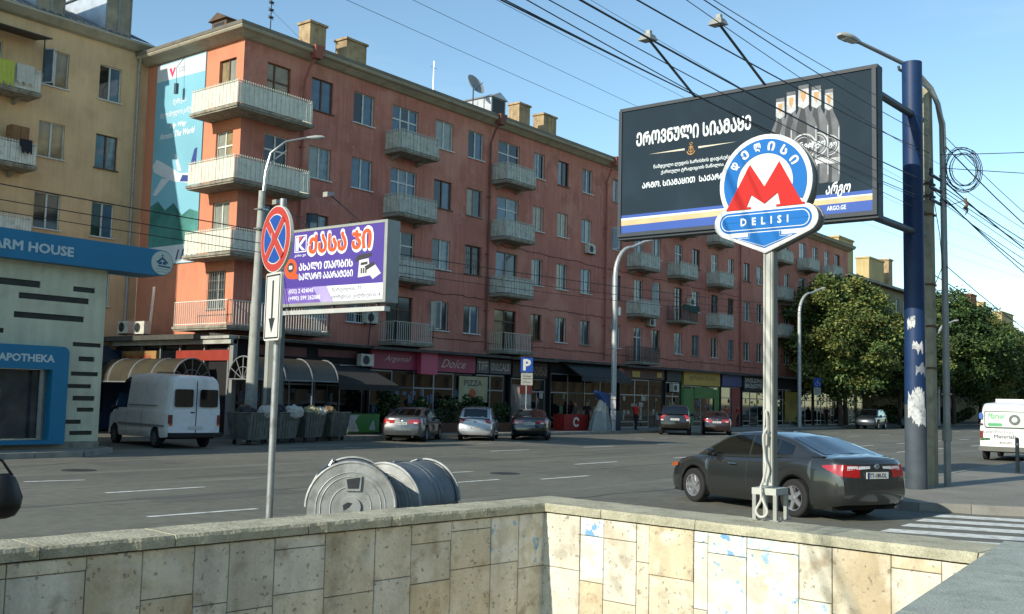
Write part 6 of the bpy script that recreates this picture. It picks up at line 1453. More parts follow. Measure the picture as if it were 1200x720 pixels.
def bottle(yc, zt, w_, h_, lay):
    P = []; prof = [(.0, .19), (.035, .19), (.04, .17), (.05, .165), (.2, .18), (.24, .2), (.36, .42), (.42, .5), (.9, .5), (.98, .47), (1.0, .42)]
    L_ = [(yc + w_ * q, zt - h_ * z) for z, q in prof] + [(yc - w_ * q, zt - h_ * z) for z, q in reversed(prof)]
    b = MB(); b.prism(L_, fnB2, -.001, .004 + lay); wmesh(bb, b, 'bottle_print', bgl[0])
    L2 = [(yc + w_ * q * .55, zt - h_ * z) for z, q in prof[4:]] + [(yc - w_ * q * .25, zt - h_ * z) for z, q in reversed(prof[4:])]
    b = MB(); b.prism(L2, fnB2, .002, .0055 + lay); wmesh(bb, b, 'bottle_shade', bgl[2])
    b = MB(); b.prism([(yc + w_ * .19, zt - h_ * .04), (yc - w_ * .19, zt - h_ * .04), (yc - w_ * .2, zt - h_ * .2), (yc, zt - h_ * .23), (yc + w_ * .2, zt - h_ * .2)], fnB2, .002, .006 + lay)
    b.prism([(yc + w_ * .5, zt - h_ * .74), (yc - w_ * .5, zt - h_ * .74), (yc - w_ * .5, zt - h_ * .8), (yc + w_ * .5, zt - h_ * .8)], fnB2, .002, .006 + lay)
    for k in (-.47, .44): b.prism([(yc + w_ * k, zt - h_ * .42), (yc + w_ * (k + .035), zt - h_ * .42), (yc + w_ * (k + .035), zt - h_ * .92), (yc + w_ * k, zt - h_ * .92)], fnB2, .002, .0062 + lay)
    wmesh(bb, b, 'neck_label', bgl[1])
    b = MB(); b.prism([(yc - w_ * .1, zt - h_ * .06), (yc + w_ * .1, zt - h_ * .06), (yc + w_ * .08, zt - h_ * .13), (yc, zt - h_ * .17), (yc - w_ * .08, zt - h_ * .13)], fnB2, .002, .0075 + lay); wmesh(bb, b, 'label_crest', gold)
    b = MB(); c_ = zt - h_ * .6
    for r1, r2 in ((.48, .43), (.36, .34)): b.prism([(yc + w_ * r1 * cos(2 * pi * k / 24), c_ + w_ * r1 * sin(2 * pi * k / 24)) for k in range(25)] + [(yc + w_ * r2 * cos(-2 * pi * k / 24), c_ + w_ * r2 * sin(-2 * pi * k / 24)) for k in range(25)], fnB2, .002, .0075 + lay)
    wmesh(bb, b, 'round_label', bgl[1])
    text('არგო', bb, lw, fnB2, yc + w_ * .36, yc - w_ * .36, c_ - w_ * .16, c_ + w_ * .18, .0085 + lay, .02, shear=.25, off=o_b)
for k, (yc, zt, w_, h_) in enumerate(((8.93, 8.60, .5, 2.0), (7.85, 8.62, .46, 2.0), (8.68, 8.70, .52, 2.1), (8.12, 8.73, .54, 2.1), (8.40, 8.80, .60, 2.25))): bottle(yc, zt, w_, h_, k * .004)
text('არგო', bb, lw, fnB2, 7.92, 7.40, 6.3, 6.62, .012, .03, shear=.35, off=o_b); text('ARGO.GE', bb, lw, fnB2, 7.9, 7.5, 6.03, 6.12, .008, .03, off=o_b)
for s_, ly in ((1, 11.0), (2, 9.3)):
    b = MB(); tip = (19.3, ly + .35, 9.95); b.tube([(20.8, ly, 8.98), tip], .03, 6); b.hexa([(tip[0] - .22, tip[1] - .16, tip[2] - .06), (tip[0] + .12, tip[1] - .16, tip[2] - .02), (tip[0] + .12, tip[1] + .16, tip[2] - .02), (tip[0] - .22, tip[1] + .16, tip[2] - .06),
                                                  (tip[0] - .12, tip[1] - .1, tip[2] + .1), (tip[0] + .1, tip[1] - .1, tip[2] + .1), (tip[0] + .1, tip[1] + .1, tip[2] + .1), (tip[0] - .12, tip[1] + .1, tip[2] + .1)], 1); b.box(tip[0] - .05, tip[0] + .05, tip[1] - .05, tip[1] + .05, tip[2] + .1, tip[2] + .2, 1)
    wmesh(bb, b, 'floodlight', [dark_metal, M('lamp_grey', '8f8f86', .5, .15)])
BPX, BPY = 24.35, 7.2
blue_pole = M('pole_blue', '1a3358', .5, .14, 1.5, streak=.15, dirt='12243e', dirt_amt=.5, spec=.3)
b = MB(); b.lathe([(.01, -.02), (.235, 0), (.235, 2.2), (.23, 3.4), (.225, 9.9), (.01, 9.92)], Matrix.Translation((BPX, BPY, .15)), 28); wmesh(bb, b, 'pole', blue_pole, True)
b = MB(); b.lathe([(.233, .0), (.238, .0), (.237, 1.9), (.232, 1.9)], Matrix.Translation((BPX, BPY, .155)), 28); wmesh(bb, b, 'pole_base_paint', M('pole_grey_base', '3d464d', .7, .25, 2))
b = MB()
for z in (6.0, 8.75): b.tube([(21.0, 7.3, z), (BPX + .5, 7.15, z + .03)], .085, 12); b.tube([(21.0, 6.9, z), (21.0, 12.9, z)], .07, 8)
wmesh(bb, b, 'arm', M('arm_grey', '313d48', .5, .15, 2), True)
rp_ = random.Random(3); pm = [M('paste_white', 'b5b7b6', .8, .25, 7, dirt='454d58', dirt_amt=.8), M('paste_grey', '7f8388', .8, .3, 9)]
for k in range(11):
    a0 = rp_.uniform(140, 210); dz = rp_.uniform(1.2, 2.7) if k < 9 else (3.75, 3.2)[k - 9]; hh = rp_.uniform(.2, .6) if k < 9 else .2; wd = rp_.uniform(40, 95); b = MB(); n2 = 8; rr = .2375 + k * .0007
    top = [dz + hh / 2 + rp_.uniform(-.08, .08) for _ in range(n2 + 1)]; bot = [dz - hh / 2 + rp_.uniform(-.08, .08) for _ in range(n2 + 1)]
    for q in range(n2):
        A0, A1 = R(a0 + wd * q / n2), R(a0 + wd * (q + 1) / n2)
        b.poly([(BPX + rr * cos(A0), BPY + rr * sin(A0), .15 + bot[q]), (BPX + rr * cos(A1), BPY + rr * sin(A1), .15 + bot[q + 1]), (BPX + rr * cos(A1), BPY + rr * sin(A1), .15 + top[q + 1]), (BPX + rr * cos(A0), BPY + rr * sin(A0), .15 + top[q])])
    wmesh(bb, b, 'pasted_notice', pm[0 if k != 3 else 1], True)
# concrete pole and the metal lamp post beside it
cp = thing('utility_pole', 'square weathered concrete utility pole right of the blue pole', 'utility pole', (25.75, 7.25, .15))
cm = M('pole_concrete', '98937c', .9, .16, 2, bump=.5, streak=.15, dirt='5d583f', dirt_amt=.5)
b = MB(); X, Y = 25.60, 7.27; b.rings([[(X - w, Y - w, z), (X + w, Y - w, z), (X + w, Y + w, z), (X - w, Y + w, z)] for z, w in ((.14, .165), (5.3, .155), (9.75, .13))]); wmesh(cp, b, 'shaft', cm)
b = MB(); 
for z in (2.9, 3.9, 4.9, 6.6, 7.05, 7.35): b.box(X - .18, X + .18, Y - .18, Y + .18, z, z + .05)
wmesh(cp, b, 'metal_band', M('rusty_band', '5c4630', .8, .2, 3))
b = MB()
for z in (6.9, 7.2, 7.5): b.box(X - .5, X + .5, Y - .27, Y - .21, z, z + .05); [b.lathe([(.01, 0), (.05, .02), (.03, .06), (.05, .1), (.02, .14)], Matrix.Translation((X + q, Y - .24, z + .05)), 8) for q in (-.42, .42)]
wmesh(cp, b, 'cable_bracket', dark_metal)
def street_lamp(label, base, pts, head, hd, r0=.09, mat=None, rings_=None, extra=None, gz0=.15):
    t = thing('street_lamp', label, 'street lamp', base, 0, 'street lamps'); o = t.location
    b = MB(); n_ = len(pts); b.tube(pts, [lerp(r0, r0 * .5, i / (n_ - 1)) for i in range(n_)], 12); wmesh(t, b, 'post', mat or galv, True)
    b = MB(); H_ = Vector(head); d = Vector(hd).normalized(); sd_ = d.cross(Vector((0, 0, 1))).normalized(); up = sd_.cross(d)
    rg = []
    for s_, w_, hgt in ((-.12, .05, .04), (0, .09, .07), (.25, .15, .10), (.5, .14, .09), (.62, .07, .04)): rg.append([tuple(H_ + d * s_ + sd_ * w_ * cos(2 * pi * k / 12) + up * hgt * max(-.45, sin(2 * pi * k / 12))) for k in range(12)])
    b.rings(rg); wmesh(t, b, 'lamp_head', M('lamp_head', 'a3a5a0', .4, .1, 3), True)
    b = MB(); rg = []
    for s_, w_ in ((.08, .08), (.45, .1)): rg.append([tuple(H_ + d * s_ + sd_ * w_ * cos(2 * pi * k / 10) + up * (-.05 + .03 * sin(2 * pi * k / 10))) for k in range(10)])
    b.rings(rg); wmesh(t, b, 'lens', lamp_clear)
    return t
mX, mY = 26.06, 6.98
arcp = [(25.55 + .65 - .0, 7.02, 8.6)]
pts = [(mX, mY, .15), (mX, mY, 4.0), (mX - .05, mY, 8.3)]
pts += [(mX - .08, mY, 8.9), (mX - .2, mY + .06, 9.4), (mX - .42, mY + .15, 9.75), (mX - .8, mY + .3, 10.0), (mX - 1.4, mY + .5, 10.17), (mX - 2.2, mY + .8, 10.28), (mX - 2.95, mY + 1.05, 10.36)]
sl = street_lamp('street lamp with a swan-neck arm strapped beside the concrete utility pole', (mX, mY, .15), pts, (mX - 3.0, mY + 1.07, 10.36), (-1, .34, .05), .085, M('lamp_post_grey', '8f9390', .5, .12, 2, metal=.2))
b = MB(); b.tube([(mX - .12, mY - .08, 8.2), (mX - .2, mY - .08, 8.9), (mX - .36, mY + .02, 9.35), (mX - .7, mY + .15, 9.68), (mX - 1.2, mY + .3, 9.85), (mX - 1.75, mY + .5, 9.93), (mX - 1.8, mY + .5, 10.0)], .035, 8); wmesh(sl, b, 'brace', steel, True)
b = MB(); b.tube([(mX + .0, mY - .0, 1.2), (mX, mY, 1.5)], .115, 12); b.tube([(mX, mY, 2.3), (mX, mY, 2.34)], .13, 12); wmesh(sl, b, 'post_sleeve', M('sleeve_grey', '8a8c84', .6, .15))
# lamp posts on the far pavement
conc_l = M('lamp_concrete', '9a9c94', .8, .1, 2, streak=.1, dirt='6f7068', dirt_amt=.4)
def swan(x, y, h_, reach, dy, z0=.15):
    P = [(x, y, z0), (x, y, z0 + h_ * .5), (x, y, h_ * .80)]
    for k in range(1, 8): a = pi / 2 * k / 7; P.append((x + reach * .55 * (1 - cos(a)), y + dy * .55 * (1 - cos(a)), h_ * .80 + h_ * .16 * sin(a)))
    P.append((x + reach, y + dy, h_ * 1.0)); return P
l1 = street_lamp('street lamp on a thick pale post rising behind the row of open bins', (26.5, 33.8, 0), [(26.5, 33.8, 0), (26.55, 33.8, 5), (26.6, 33.8, 10.2)], (27.95, 32.6, 12.55), (.75, -.55, .1), .27, conc_l)
b = MB(); b.tube([(26.6, 33.75, 9.9), (26.65, 33.7, 11.0), (26.8, 33.6, 11.8), (27.2, 33.2, 12.3), (27.9, 32.65, 12.55)], .05, 8); b.tube([(26.75, 33.85, 9.9), (26.8, 33.8, 10.9), (26.95, 33.65, 11.5), (27.3, 33.2, 11.95)], .03, 6)
b.box(26.4, 26.8, 33.6, 34.0, 8.6, 8.66).box(26.4, 26.8, 33.6, 34.0, 9.4, 9.46); wmesh(l1, b, 'arm', steel, True)
l2 = street_lamp('street lamp with a curved arm before the middle of the terracotta facade', (53.6, 33.7, .15), swan(53.6, 33.7, 12.0, 2.2, -.8), (55.8, 32.9, 12.0), (.9, -.3, .22), .17, M('lamp_galv_pale', 'a2a6a6', .45, .1, 2, metal=.3))
b = MB(); b.box(53.8, 54.0, 33.5, 33.9, 7.2, 7.7); wmesh(l2, b, 'junction_box', white_paint)
b = MB()
for k, z in enumerate((.8, 1.5, 2.0)): b.box(53.38, 53.43, 33.4, 33.75, z, z + .55)
wmesh(l2, b, 'pasted_notice', pm[0])
street_lamp('street lamp with a curved arm between the metro post and the first tree', (82.4, 33.7, .15), swan(82.4, 33.7, 11.9, 2.9, -.7), (85.3, 33.0, 11.9), (.9, -.3, .2), .16, MATS['lamp_galv_pale'])
street_lamp('farthest street lamp, right of the concrete pole against the trees', (116, 31.9, .15), swan(116, 31.9, 11.6, 2.4, -1.2), (118.2, 30.7, 11.5), (.9, -.4, .2), .16, MATS['lamp_galv_pale'])
t = thing('bollard', 'grey steel bollard on the right pavement before the white minibus', 'bollard', (32.9, 6.87, .15))
b = MB(); b.lathe([(.09, 0), (.09, .02), (.055, .03), (.055, 1.0), (.03, 1.03), (.001, 1.04)], None, 12); b.build('post', M('bollard_grey', '4c4d48', .6, .15, 3), t, True)
b = MB(); b.lathe([(.057, .8), (.06, .8), (.06, .88), (.057, .88)], None, 12); b.build('band', galv, t)
# purple billboard beside the bins
pu = thing('billboard', 'purple and white shop billboard with orange Georgian lettering on one thick column', 'billboard', (26.85, 33.2, .15)); oo = pu.location
fnU = lambda a, c, d: (26.8 - d, a, c)
purple = M('purple_sheet', '4a3a8a', .5, .05, .6, spec=.3); pwht = M('purple_white', 'd5d6dc', .5, .03); orange = M('print_orange', 'cc4f1e', .5, .05)
b = MB(); b.box(26.8, 26.84, 26.85, 33.0, 5.5, 8.34); wmesh(pu, b, 'poster_sheet', purple)
b = MB(); b.box(26.78, 27.45, 26.7, 26.85 - .002, 5.38, 8.44); b.box(26.78, 27.45, 33.0 + .002, 33.15, 5.38, 8.44); b.box(26.785, 27.44, 26.85, 33.0, 8.342, 8.44); b.box(26.785, 27.44, 26.85, 33.0, 5.38, 5.498); b.box(26.85, 27.4, 26.9, 32.95, 5.51, 8.33, 1)
wmesh(pu, b, 'frame', [M('frame_grey_light', '8f928c', .5, .1, 2), frame_d])
b = MB(); b.prism([(33.0, 6.13), (26.85, 6.10), (26.85, 5.5), (33.0, 5.5)], fnU, -.001, .003); wmesh(pu, b, 'white_band', pwht)
b = MB(); b.prism([(33.0, 6.13), (30.7, 6.118), (30.2, 5.5), (33.0, 5.5)], fnU, .002, .006); wmesh(pu, b, 'violet_band', M('violet_band', '6d56a4', .5, .1))
b = MB(); b.prism([(30.7, 6.118), (29.9, 6.115), (29.5, 5.5), (30.2, 5.5)], fnU, .002, .006); wmesh(pu, b, 'lilac_band', M('lilac_band', 'a294c8', .5, .1))
text(MT('ქასა ჯი'), pu, pwht, fnU, 31.05, 27.5, 7.40, 8.20, .005, .085, off=oo); text(MT('ქასა ჯი'), pu, orange, fnU, 30.99, 27.56, 7.46, 8.14, .010, .045, off=oo)
b = MB(); b.prism([(31.86, 7.53), (31.16, 7.53), (31.16, 8.21), (31.86, 8.21)], fnU, -.001, .004); wmesh(pu, b, 'logo_frame', pwht)
b = MB(); b.prism([(31.82, 7.57), (31.2, 7.57), (31.2, 8.17), (31.82, 8.17)], fnU, .003, .006); wmesh(pu, b, 'logo_field', purple)
b = MB(); b.prism([(31.78, 7.6), (31.62, 7.6), (31.62, 8.14), (31.78, 8.14)], fnU, .005, .009); b.prism([(31.62, 7.85), (31.3, 8.14), (31.22, 8.14), (31.22, 8.05), (31.5, 7.8), (31.22, 7.6), (31.4, 7.6), (31.62, 7.78)], fnU, .005, .009); wmesh(pu, b, 'logo_letter', pwht)
b = MB(); b.prism([(31.62, 8.14), (31.4, 8.14), (31.62, 7.95)], fnU, .008, .012); wmesh(pu, b, 'logo_corner', orange)
text('კასა ჯი', pu, pwht, fnU, 31.85, 31.17, 7.34, 7.47, .005, .02, off=oo)
b = MB(); b.prism([(32.05 + .38 * cos(R(a)), 6.9 + .4 * sin(R(a))) for a in range(0, 360, 15)], fnU, -.001, .004); b.prism([(32.05, 6.48), (31.6, 6.48), (31.6, 6.65), (31.9, 6.75)], fnU, -.001, .0045); wmesh(pu, b, 'round_logo', orange)
b = MB(); b.prism([(32.05 + .2 * cos(R(a)), 6.95 + .2 * sin(R(a))) for a in range(0, 360, 20)], fnU, .003, .007); wmesh(pu, b, 'round_logo_core', dark_metal); b = MB(); b.prism([(32.15, 6.88), (31.95, 6.88), (31.95, 7.02), (32.15, 7.02)], fnU, .006, .010); wmesh(pu, b, 'round_logo_core', pwht)
text(MT('ახალი თაობის'), pu, pwht, fnU, 31.55, 28.5, 6.80, 7.08, .005, .035, off=oo); text(MT('სალარო აპარატები'), pu, pwht, fnU, 31.53, 28.48, 6.42, 6.68, .005, .035, off=oo)
text('(032) 2 424045', pu, pwht, fnU, 32.1, 30.65, 5.86, 6.07, .008, .02, off=oo); text('(+995) 599 262088', pu, pwht, fnU, 32.1, 30.25, 5.58, 5.79, .008, .02, off=oo)
ink = M('print_ink', '4a4a52', .6, .05); text('წერეთლის. 77', pu, ink, fnU, 29.58, 27.98, 5.84, 6.03, .005, .01, off=oo); text('თორდიას. ვილნიუსის: 4', pu, ink, fnU, 29.6, 26.98, 5.56, 5.76, .005, .01, off=oo)
b = MB(); b.prism([(28.15, 7.0), (27.65, 7.05), (27.55, 6.4), (28.2, 6.35)], fnU, -.001, .005); b.prism([(27.75, 6.6), (27.3, 6.8), (26.98, 6.45), (27.4, 6.25)], fnU, .002, .008); wmesh(pu, b, 'till_print', M('till_white', 'c3c3c3', .6, .1))
b = MB(); b.prism([(28.25, 7.2), (27.5, 7.25), (27.5, 7.12), (28.4, 6.95)], fnU, -.001, .006); b.prism([(28.05, 6.9), (27.7, 6.93), (27.7, 6.83), (28.07, 6.8)], fnU, .004, .009); b.prism([(27.85, 6.75), (27.4, 6.9), (27.3, 6.78), (27.75, 6.6)], fnU, .007, .011)
for k in range(3): b.prism([(28.05 - k * .12, 6.7), (27.98 - k * .12, 6.7), (27.98 - k * .12, 6.5), (28.05 - k * .12, 6.5)], fnU, .004, .009)
wmesh(pu, b, 'till_detail', M('till_dark', '2a2a30', .6, .1))
b = MB(); b.box(26.75, 27.05, 26.7, 33.3, 5.05, 5.22); wmesh(pu, b, 'support_beam', M('beam_pale', 'aeb0aa', .5, .1, 2))
b = MB(); b.box(26.7, 27.15, 32.65, 33.25, .15, 5.6); wmesh(pu, b, 'column', M('column_grey', '5c615d', .6, .12, 2, streak=.15)); b = MB(); b.box(26.685, 26.7, 33.05, 33.26, .15, 5.5); wmesh(pu, b, 'column_edge', M('column_pale', '8f938c', .5, .1))
b = MB()
for y in (27.2, 29.6, 32.2): b.box(26.9, 27.0, y, y + .1, 5.2, 5.4)
wmesh(pu, b, 'bracket', dark_metal)
for y in (31.0, 28.1):
    b = MB(); tip = (25.6, y + .5, 9.35); b.tube([(26.85, y, 8.4), tip], .025, 6); b.hexa([(tip[0] - .2, tip[1] - .1, tip[2] - .12), (tip[0] + .15, tip[1] - .1, tip[2] - .02), (tip[0] + .15, tip[1] + .14, tip[2] - .02), (tip[0] - .2, tip[1] + .14, tip[2] - .12),
                                                         (tip[0] - .2, tip[1] - .1, tip[2] + .06), (tip[0] + .15, tip[1] - .1, tip[2] + .1), (tip[0] + .15, tip[1] + .14, tip[2] + .1), (tip[0] - .2, tip[1] + .14, tip[2] + .06)], 1); wmesh(pu, b, 'floodlight', [dark_metal, MATS['lamp_grey']])

# ================================================================== CABLES
cable_m = M('cable_black', '17181a', .6, .05)
def cable(label, p, q, sag, r_=.012, n=24, mid=None, name='cable', grp='overhead cables'):
    p = Vector(p); q = Vector(q); P = []
    for i in range(n + 1):
        t_ = i / n; v = p.lerp(q, t_); v.z -= sag * 4 * t_ * (1 - t_); P.append(v)
    o = MB().tube([v - p for v in P], r_, 5).build(name, cable_m, None, True); o.location = p
    return tag(o, label, 'cable', grp)
pole_top = Vector((25.75, 7.05, 7.2))
# the bundle that runs over the street from the concrete pole
wl = [((25.75, 7.21, 7.01), (5.40, 5.28, 5.33), 0.008),
      ((25.75, 7.26, 6.70), (5.70, 5.32, 5.51), 0.006),
      ((25.71, 7.20, 7.42), (6.70, 5.39, 5.80), 0.012),
      ((25.71, 7.24, 7.16), (6.17, 5.36, 5.62), 0.006),
      ((25.65, 7.17, 8.15), (7.94, 5.50, 6.20), 0.010),
      ((25.59, 7.19, 8.56), (9.81, 5.68, 6.87), 0.008),
      ((25.56, 7.18, 8.93), (10.16, 5.72, 6.96), 0.006),
      ((25.75, 7.22, 6.95), (5.48, 5.29, 5.36), 0.006)]
wn = ['lowest long black cable crossing the sky towards the beer billboard', 'thin cable just above the lowest one over the beer billboard', 'thick twisted cable crossing over the bottles of the beer billboard', 'thin cable under the thick twisted one',
      'cable crossing between the two floodlights of the beer billboard', 'upper cable passing the right floodlight of the beer billboard', 'uppermost cable reaching the blue pole', 'second of the paired lowest cables']
for (a, e, r_), l_ in zip(wl, wn):
    A = Vector(a); Ev = Vector(e); f = A + (Ev - A) * 1.5; f.z += .25
    cable(l_, a, f, .22, r_, 40)
cable('middle hair-thin cable over the beer billboard running down to the bracket', (25.5, 6.6, 7.6), (2.0, 4.6, 6.0), .2, .005)
right = [((25.3, 6.85, 8.0), (36, -6, 9.7), .2, .010, 'topmost cable climbing to the right from the coil of wire'), ((25.4, 6.85, 7.7), (42, -7, 8.9), .25, .010, 'second cable climbing to the right from the coil of wire'),
         ((25.8, 6.85, 8.3), (70, 3, 8.0), 2.2, .016, 'thick cable dropping to the right below the coil of wire'), ((25.8, 6.85, 7.4), (70, 2.4, 7.3), 2.0, .018, 'thick twisted cable sagging far to the right'),
         ((25.8, 6.85, 7.0), (66, 2.0, 6.6), 2.6, .013, 'lower sagging cable to the right of the concrete pole'), ((25.9, 6.9, 7.2), (74, 4.2, 8.6), 1.3, .010, 'thin middle cable to the right of the concrete pole'),
         ((25.9, 6.9, 5.4), (66, .2, 6.0), 3.2, .011, 'drooping cable hanging lowest at the right edge'), ((25.9, 6.9, 7.1), (72, 5.4, 8.2), 1.1, .008, 'hair-thin cable among those to the right')]
right += [((25.9, 6.9, 7.3), (68, 1.0, 7.9), 1.7, .012, 'cable running right just beneath the thick one'), ((25.85, 6.9, 6.9), (60, -1.5, 6.4), 2.2, .009, 'thin cable dropping steeply to the right edge'), ((25.9, 6.9, 7.6), (75, 6, 9.6), .9, .007, 'faint cable rising least on the right'),
          ((25.85, 6.9, 8.6), (64, 1.5, 8.3), 2.4, .009, 'cable leaving the highest bracket to the right'), ((25.9, 6.9, 7.0), (70, 3.4, 7.0), 2.0, .014, 'lowest strand of the thick sagging bundle on the right')]
for a, e, s_, r_, l_ in right: cable(l_, a, e, s_, r_)
t = thing('wire_coil', 'tangled coil of spare cable hanging right of the concrete pole', 'cable coil', (25.95, 6.86, 7.8))
b = MB(); rc = random.Random(8)
for k in range(7):
    r_ = .44 + rc.uniform(-.14, .12); ph_ = rc.uniform(0, 6); tl = rc.uniform(-.35, .35)
    b.tube([(.35 * 1 + r_ * .8 * cos(2 * pi * q / 22 + ph_) * .8, -.28 - r_ * .65 * cos(2 * pi * q / 22 + ph_) + tl * .1, r_ * 1.05 * sin(2 * pi * q / 22 + ph_) + rc.uniform(-.015, .015)) for q in range(23)], .010, 5)
b.tube([(-.3, .3, -.5), (.1, 0, -.9), (.4, -.3, -.75), (.7, -.6, -1.1)], .012, 5); b.tube([(-.3, .3, -.4), (0, .2, -1.6), (.02, .15, -2.4), (-.25, .35, -3.1)], .01, 5)
b.build('coil', cable_m, t, True)
t = thing('rag', 'scrap of brown cloth caught on the cables right of the concrete pole', 'rag', (25.85, 6.42, 7.0)); t.scale = (.62, .62, .62)
b = MB(); b.rings([[(.09 * w_ * cos(2 * pi * k / 8), .13 * w_ * sin(2 * pi * k / 8) + dx, z) for k in range(8)] for z, w_, dx in ((0, .3, 0), (-.12, .6, .03), (-.25, .45, -.05), (-.38, .7, .04), (-.5, .3, -.06), (-.66, .12, .05))]); b.build('cloth', M('rag_brown', '5e4a3a', .9, .3, 6), t)
# trolley and service wires along the street
for k, (y, z, l_) in enumerate(((33.0, 9.25, 'upper of the three wires along the terracotta facade'), (33.0, 8.75, 'middle of the three wires along the terracotta facade'), (33.1, 8.4, 'lowest of the three wires along the terracotta facade'))):
    cable(l_, (-30, y, z + .6), (82, y, z + .9), 1.6, .02 - .003 * k, 40, grp='wires along the far side of the street')
for k, (y, z, l_) in enumerate(((20.0, 13.2, 'faint wire high over the roadway, lowest of its group'), (19.2, 13.6, 'faint wire high over the roadway, middle of its group'), (18.2, 14.2, 'faint wire high over the roadway, topmost of its group'), (16.5, 14.6, 'separate faint wire above the group over the roadway'))):
    cable(l_, (-30, y, z + .8), (110, y, z + 1.0), 1.8, .007, 40, grp='faint wires high over the roadway')
cable('service cable hanging down the left part of the facade to the magenta sign', (37.4, 37.9, 10.2), (35.2, 36.2, 3.9), .35, .03)
cable('faint wire low in the sky behind the concrete pole', (26.0, 7.2, 5.2), (150, 20, 18.5), 3.5, .012)

# ================================================================== TREES
bark = M('bark', '4c4034', .95, .25, 2, bump=.6)
leafA = M('tree_leaf_olive', (0.165, 0.180, 0.050), .6, .35, .5, spec=.25); leafB = M('tree_leaf_green', (0.085, 0.135, 0.040), .6, .35, .5, spec=.25); leafC = M('tree_leaf_deep', (0.045, 0.085, 0.03), .65, .35, .5, spec=.2)
def make_crown(seed, rx, rz, zc, n_cl, n_leaf, size, olive):
    rnd = random.Random(seed); b = MB(); cl = []
    for _ in range(n_cl):
        d = Vector((rnd.gauss(0, 1), rnd.gauss(0, 1), rnd.gauss(0, 1))).normalized(); f = rnd.uniform(.35, 1.0) ** .6
        sh = 1.0 - .25 * max(0, d.z) ; c = Vector((d.x * rx * f * sh * .86, d.y * rx * f * sh * .86, zc + d.z * rz * f * .86)); s_ = rnd.uniform(.11, .22) * rx
        cl.append((c, Vector((s_, s_, s_ * .55)), rnd.random()))
    for c, s_, tone in cl:
        for _ in range(n_leaf // n_cl):
            p = Vector((rnd.gauss(0, .5), rnd.gauss(0, .5), rnd.gauss(0, .5))); q = c + Vector((p.x * s_.x, p.y * s_.y, p.z * s_.z - .25 * (p.x ** 2 + p.y ** 2) * s_.x)); sz = size * rnd.uniform(.55, 1.35)
            out = Vector((q.x, q.y, (q.z - zc) * .8)).normalized(); a = (Vector((rnd.gauss(0, 1), rnd.gauss(0, 1), rnd.gauss(0, .5) - .4)) + out * .4).normalized(); e = a.cross(Vector((rnd.gauss(0, .6), rnd.gauss(0, .6), 1))).normalized()
            r_ = rnd.random() * .45 + tone * .55
            b.poly([q - a * sz * .5, q + e * sz * .3, q + a * sz * .5, q - e * sz * .3], 0 if r_ < olive else (1 if r_ < olive + .35 else 2))
    return b.mesh('crown', [leafA, leafB, leafC]), cl
def make_trunk(seed, h_, cl, r0=.24):
    rnd = random.Random(seed); b = MB(); b.tube([(0, 0, 0), (.05, .03, h_ * .4), (-.06, .08, h_ * .75), (.0, .0, h_)], [r0, r0 * .82, r0 * .7, r0 * .55], 10)
    for c, s_, _ in rnd.sample(cl, min(14, len(cl))):
        st = Vector((0, 0, h_ * rnd.uniform(.7, 1.0))); m_ = st.lerp(c, .5) + Vector((0, 0, .3)); b.tube([st, m_, c], [r0 * .42, r0 * .25, .03], 6)
    return b.mesh('trunk', bark)
TV = []
for sd_, rx, rz, zc, ol in ((31, 6.5, 6.3, 8.3, .5), (32, 5.9, 5.9, 8.2, .1), (33, 5.2, 5.2, 7.4, .25)):
    cm_, cl = make_crown(sd_, rx, rz, zc, 150, 62000, .31, ol); TV.append((cm_, make_trunk(sd_, zc - rz * .55, cl)))
tr = [(91.5, 33.6, 0, 1.0, 0, 'nearest and biggest street tree, olive-leaved, right of the metro post'), (99.5, 36.0, 1, 1.06, 1, 'darker green tree just behind the biggest street tree'), (106.5, 33.0, 2, .98, 2, 'dense street tree close behind the blue pole'),
      (127, 33.2, 1, 1.16, 0, 'tall green tree behind the rightmost street lamp'), (117, 35.5, 0, .9, 4, 'street tree between the concrete pole and the far lamp'), (136, 32.5, 0, 1.0, 3, 'olive-tinted tree above the far parking sign'), (146, 33.6, 1, 1.05, 5, 'street tree above the roof of the white minibus'),
      (160, 33, 2, 1.1, 1, 'far tree before the distant pale apartment block'), (174, 32, 0, .8, 2, 'farther tree at the right edge of the street'), (190, 33, 1, .8, 4, 'farther dark tree closing the street'), (210, 31, 2, 1.1, 5, 'farthest tree but one down the street'), (232, 28, 1, 1.2, 3, 'farthest tree down the street')]
for x, y, v, sc_, ro, l_ in tr:
    t = thing('street_tree', l_, 'tree', (x, y, .15), ro * 1.1, 'street trees'); t.scale = (sc_, sc_, sc_)
    obj('crown', TV[v][0], t); obj('trunk', TV[v][1], t)
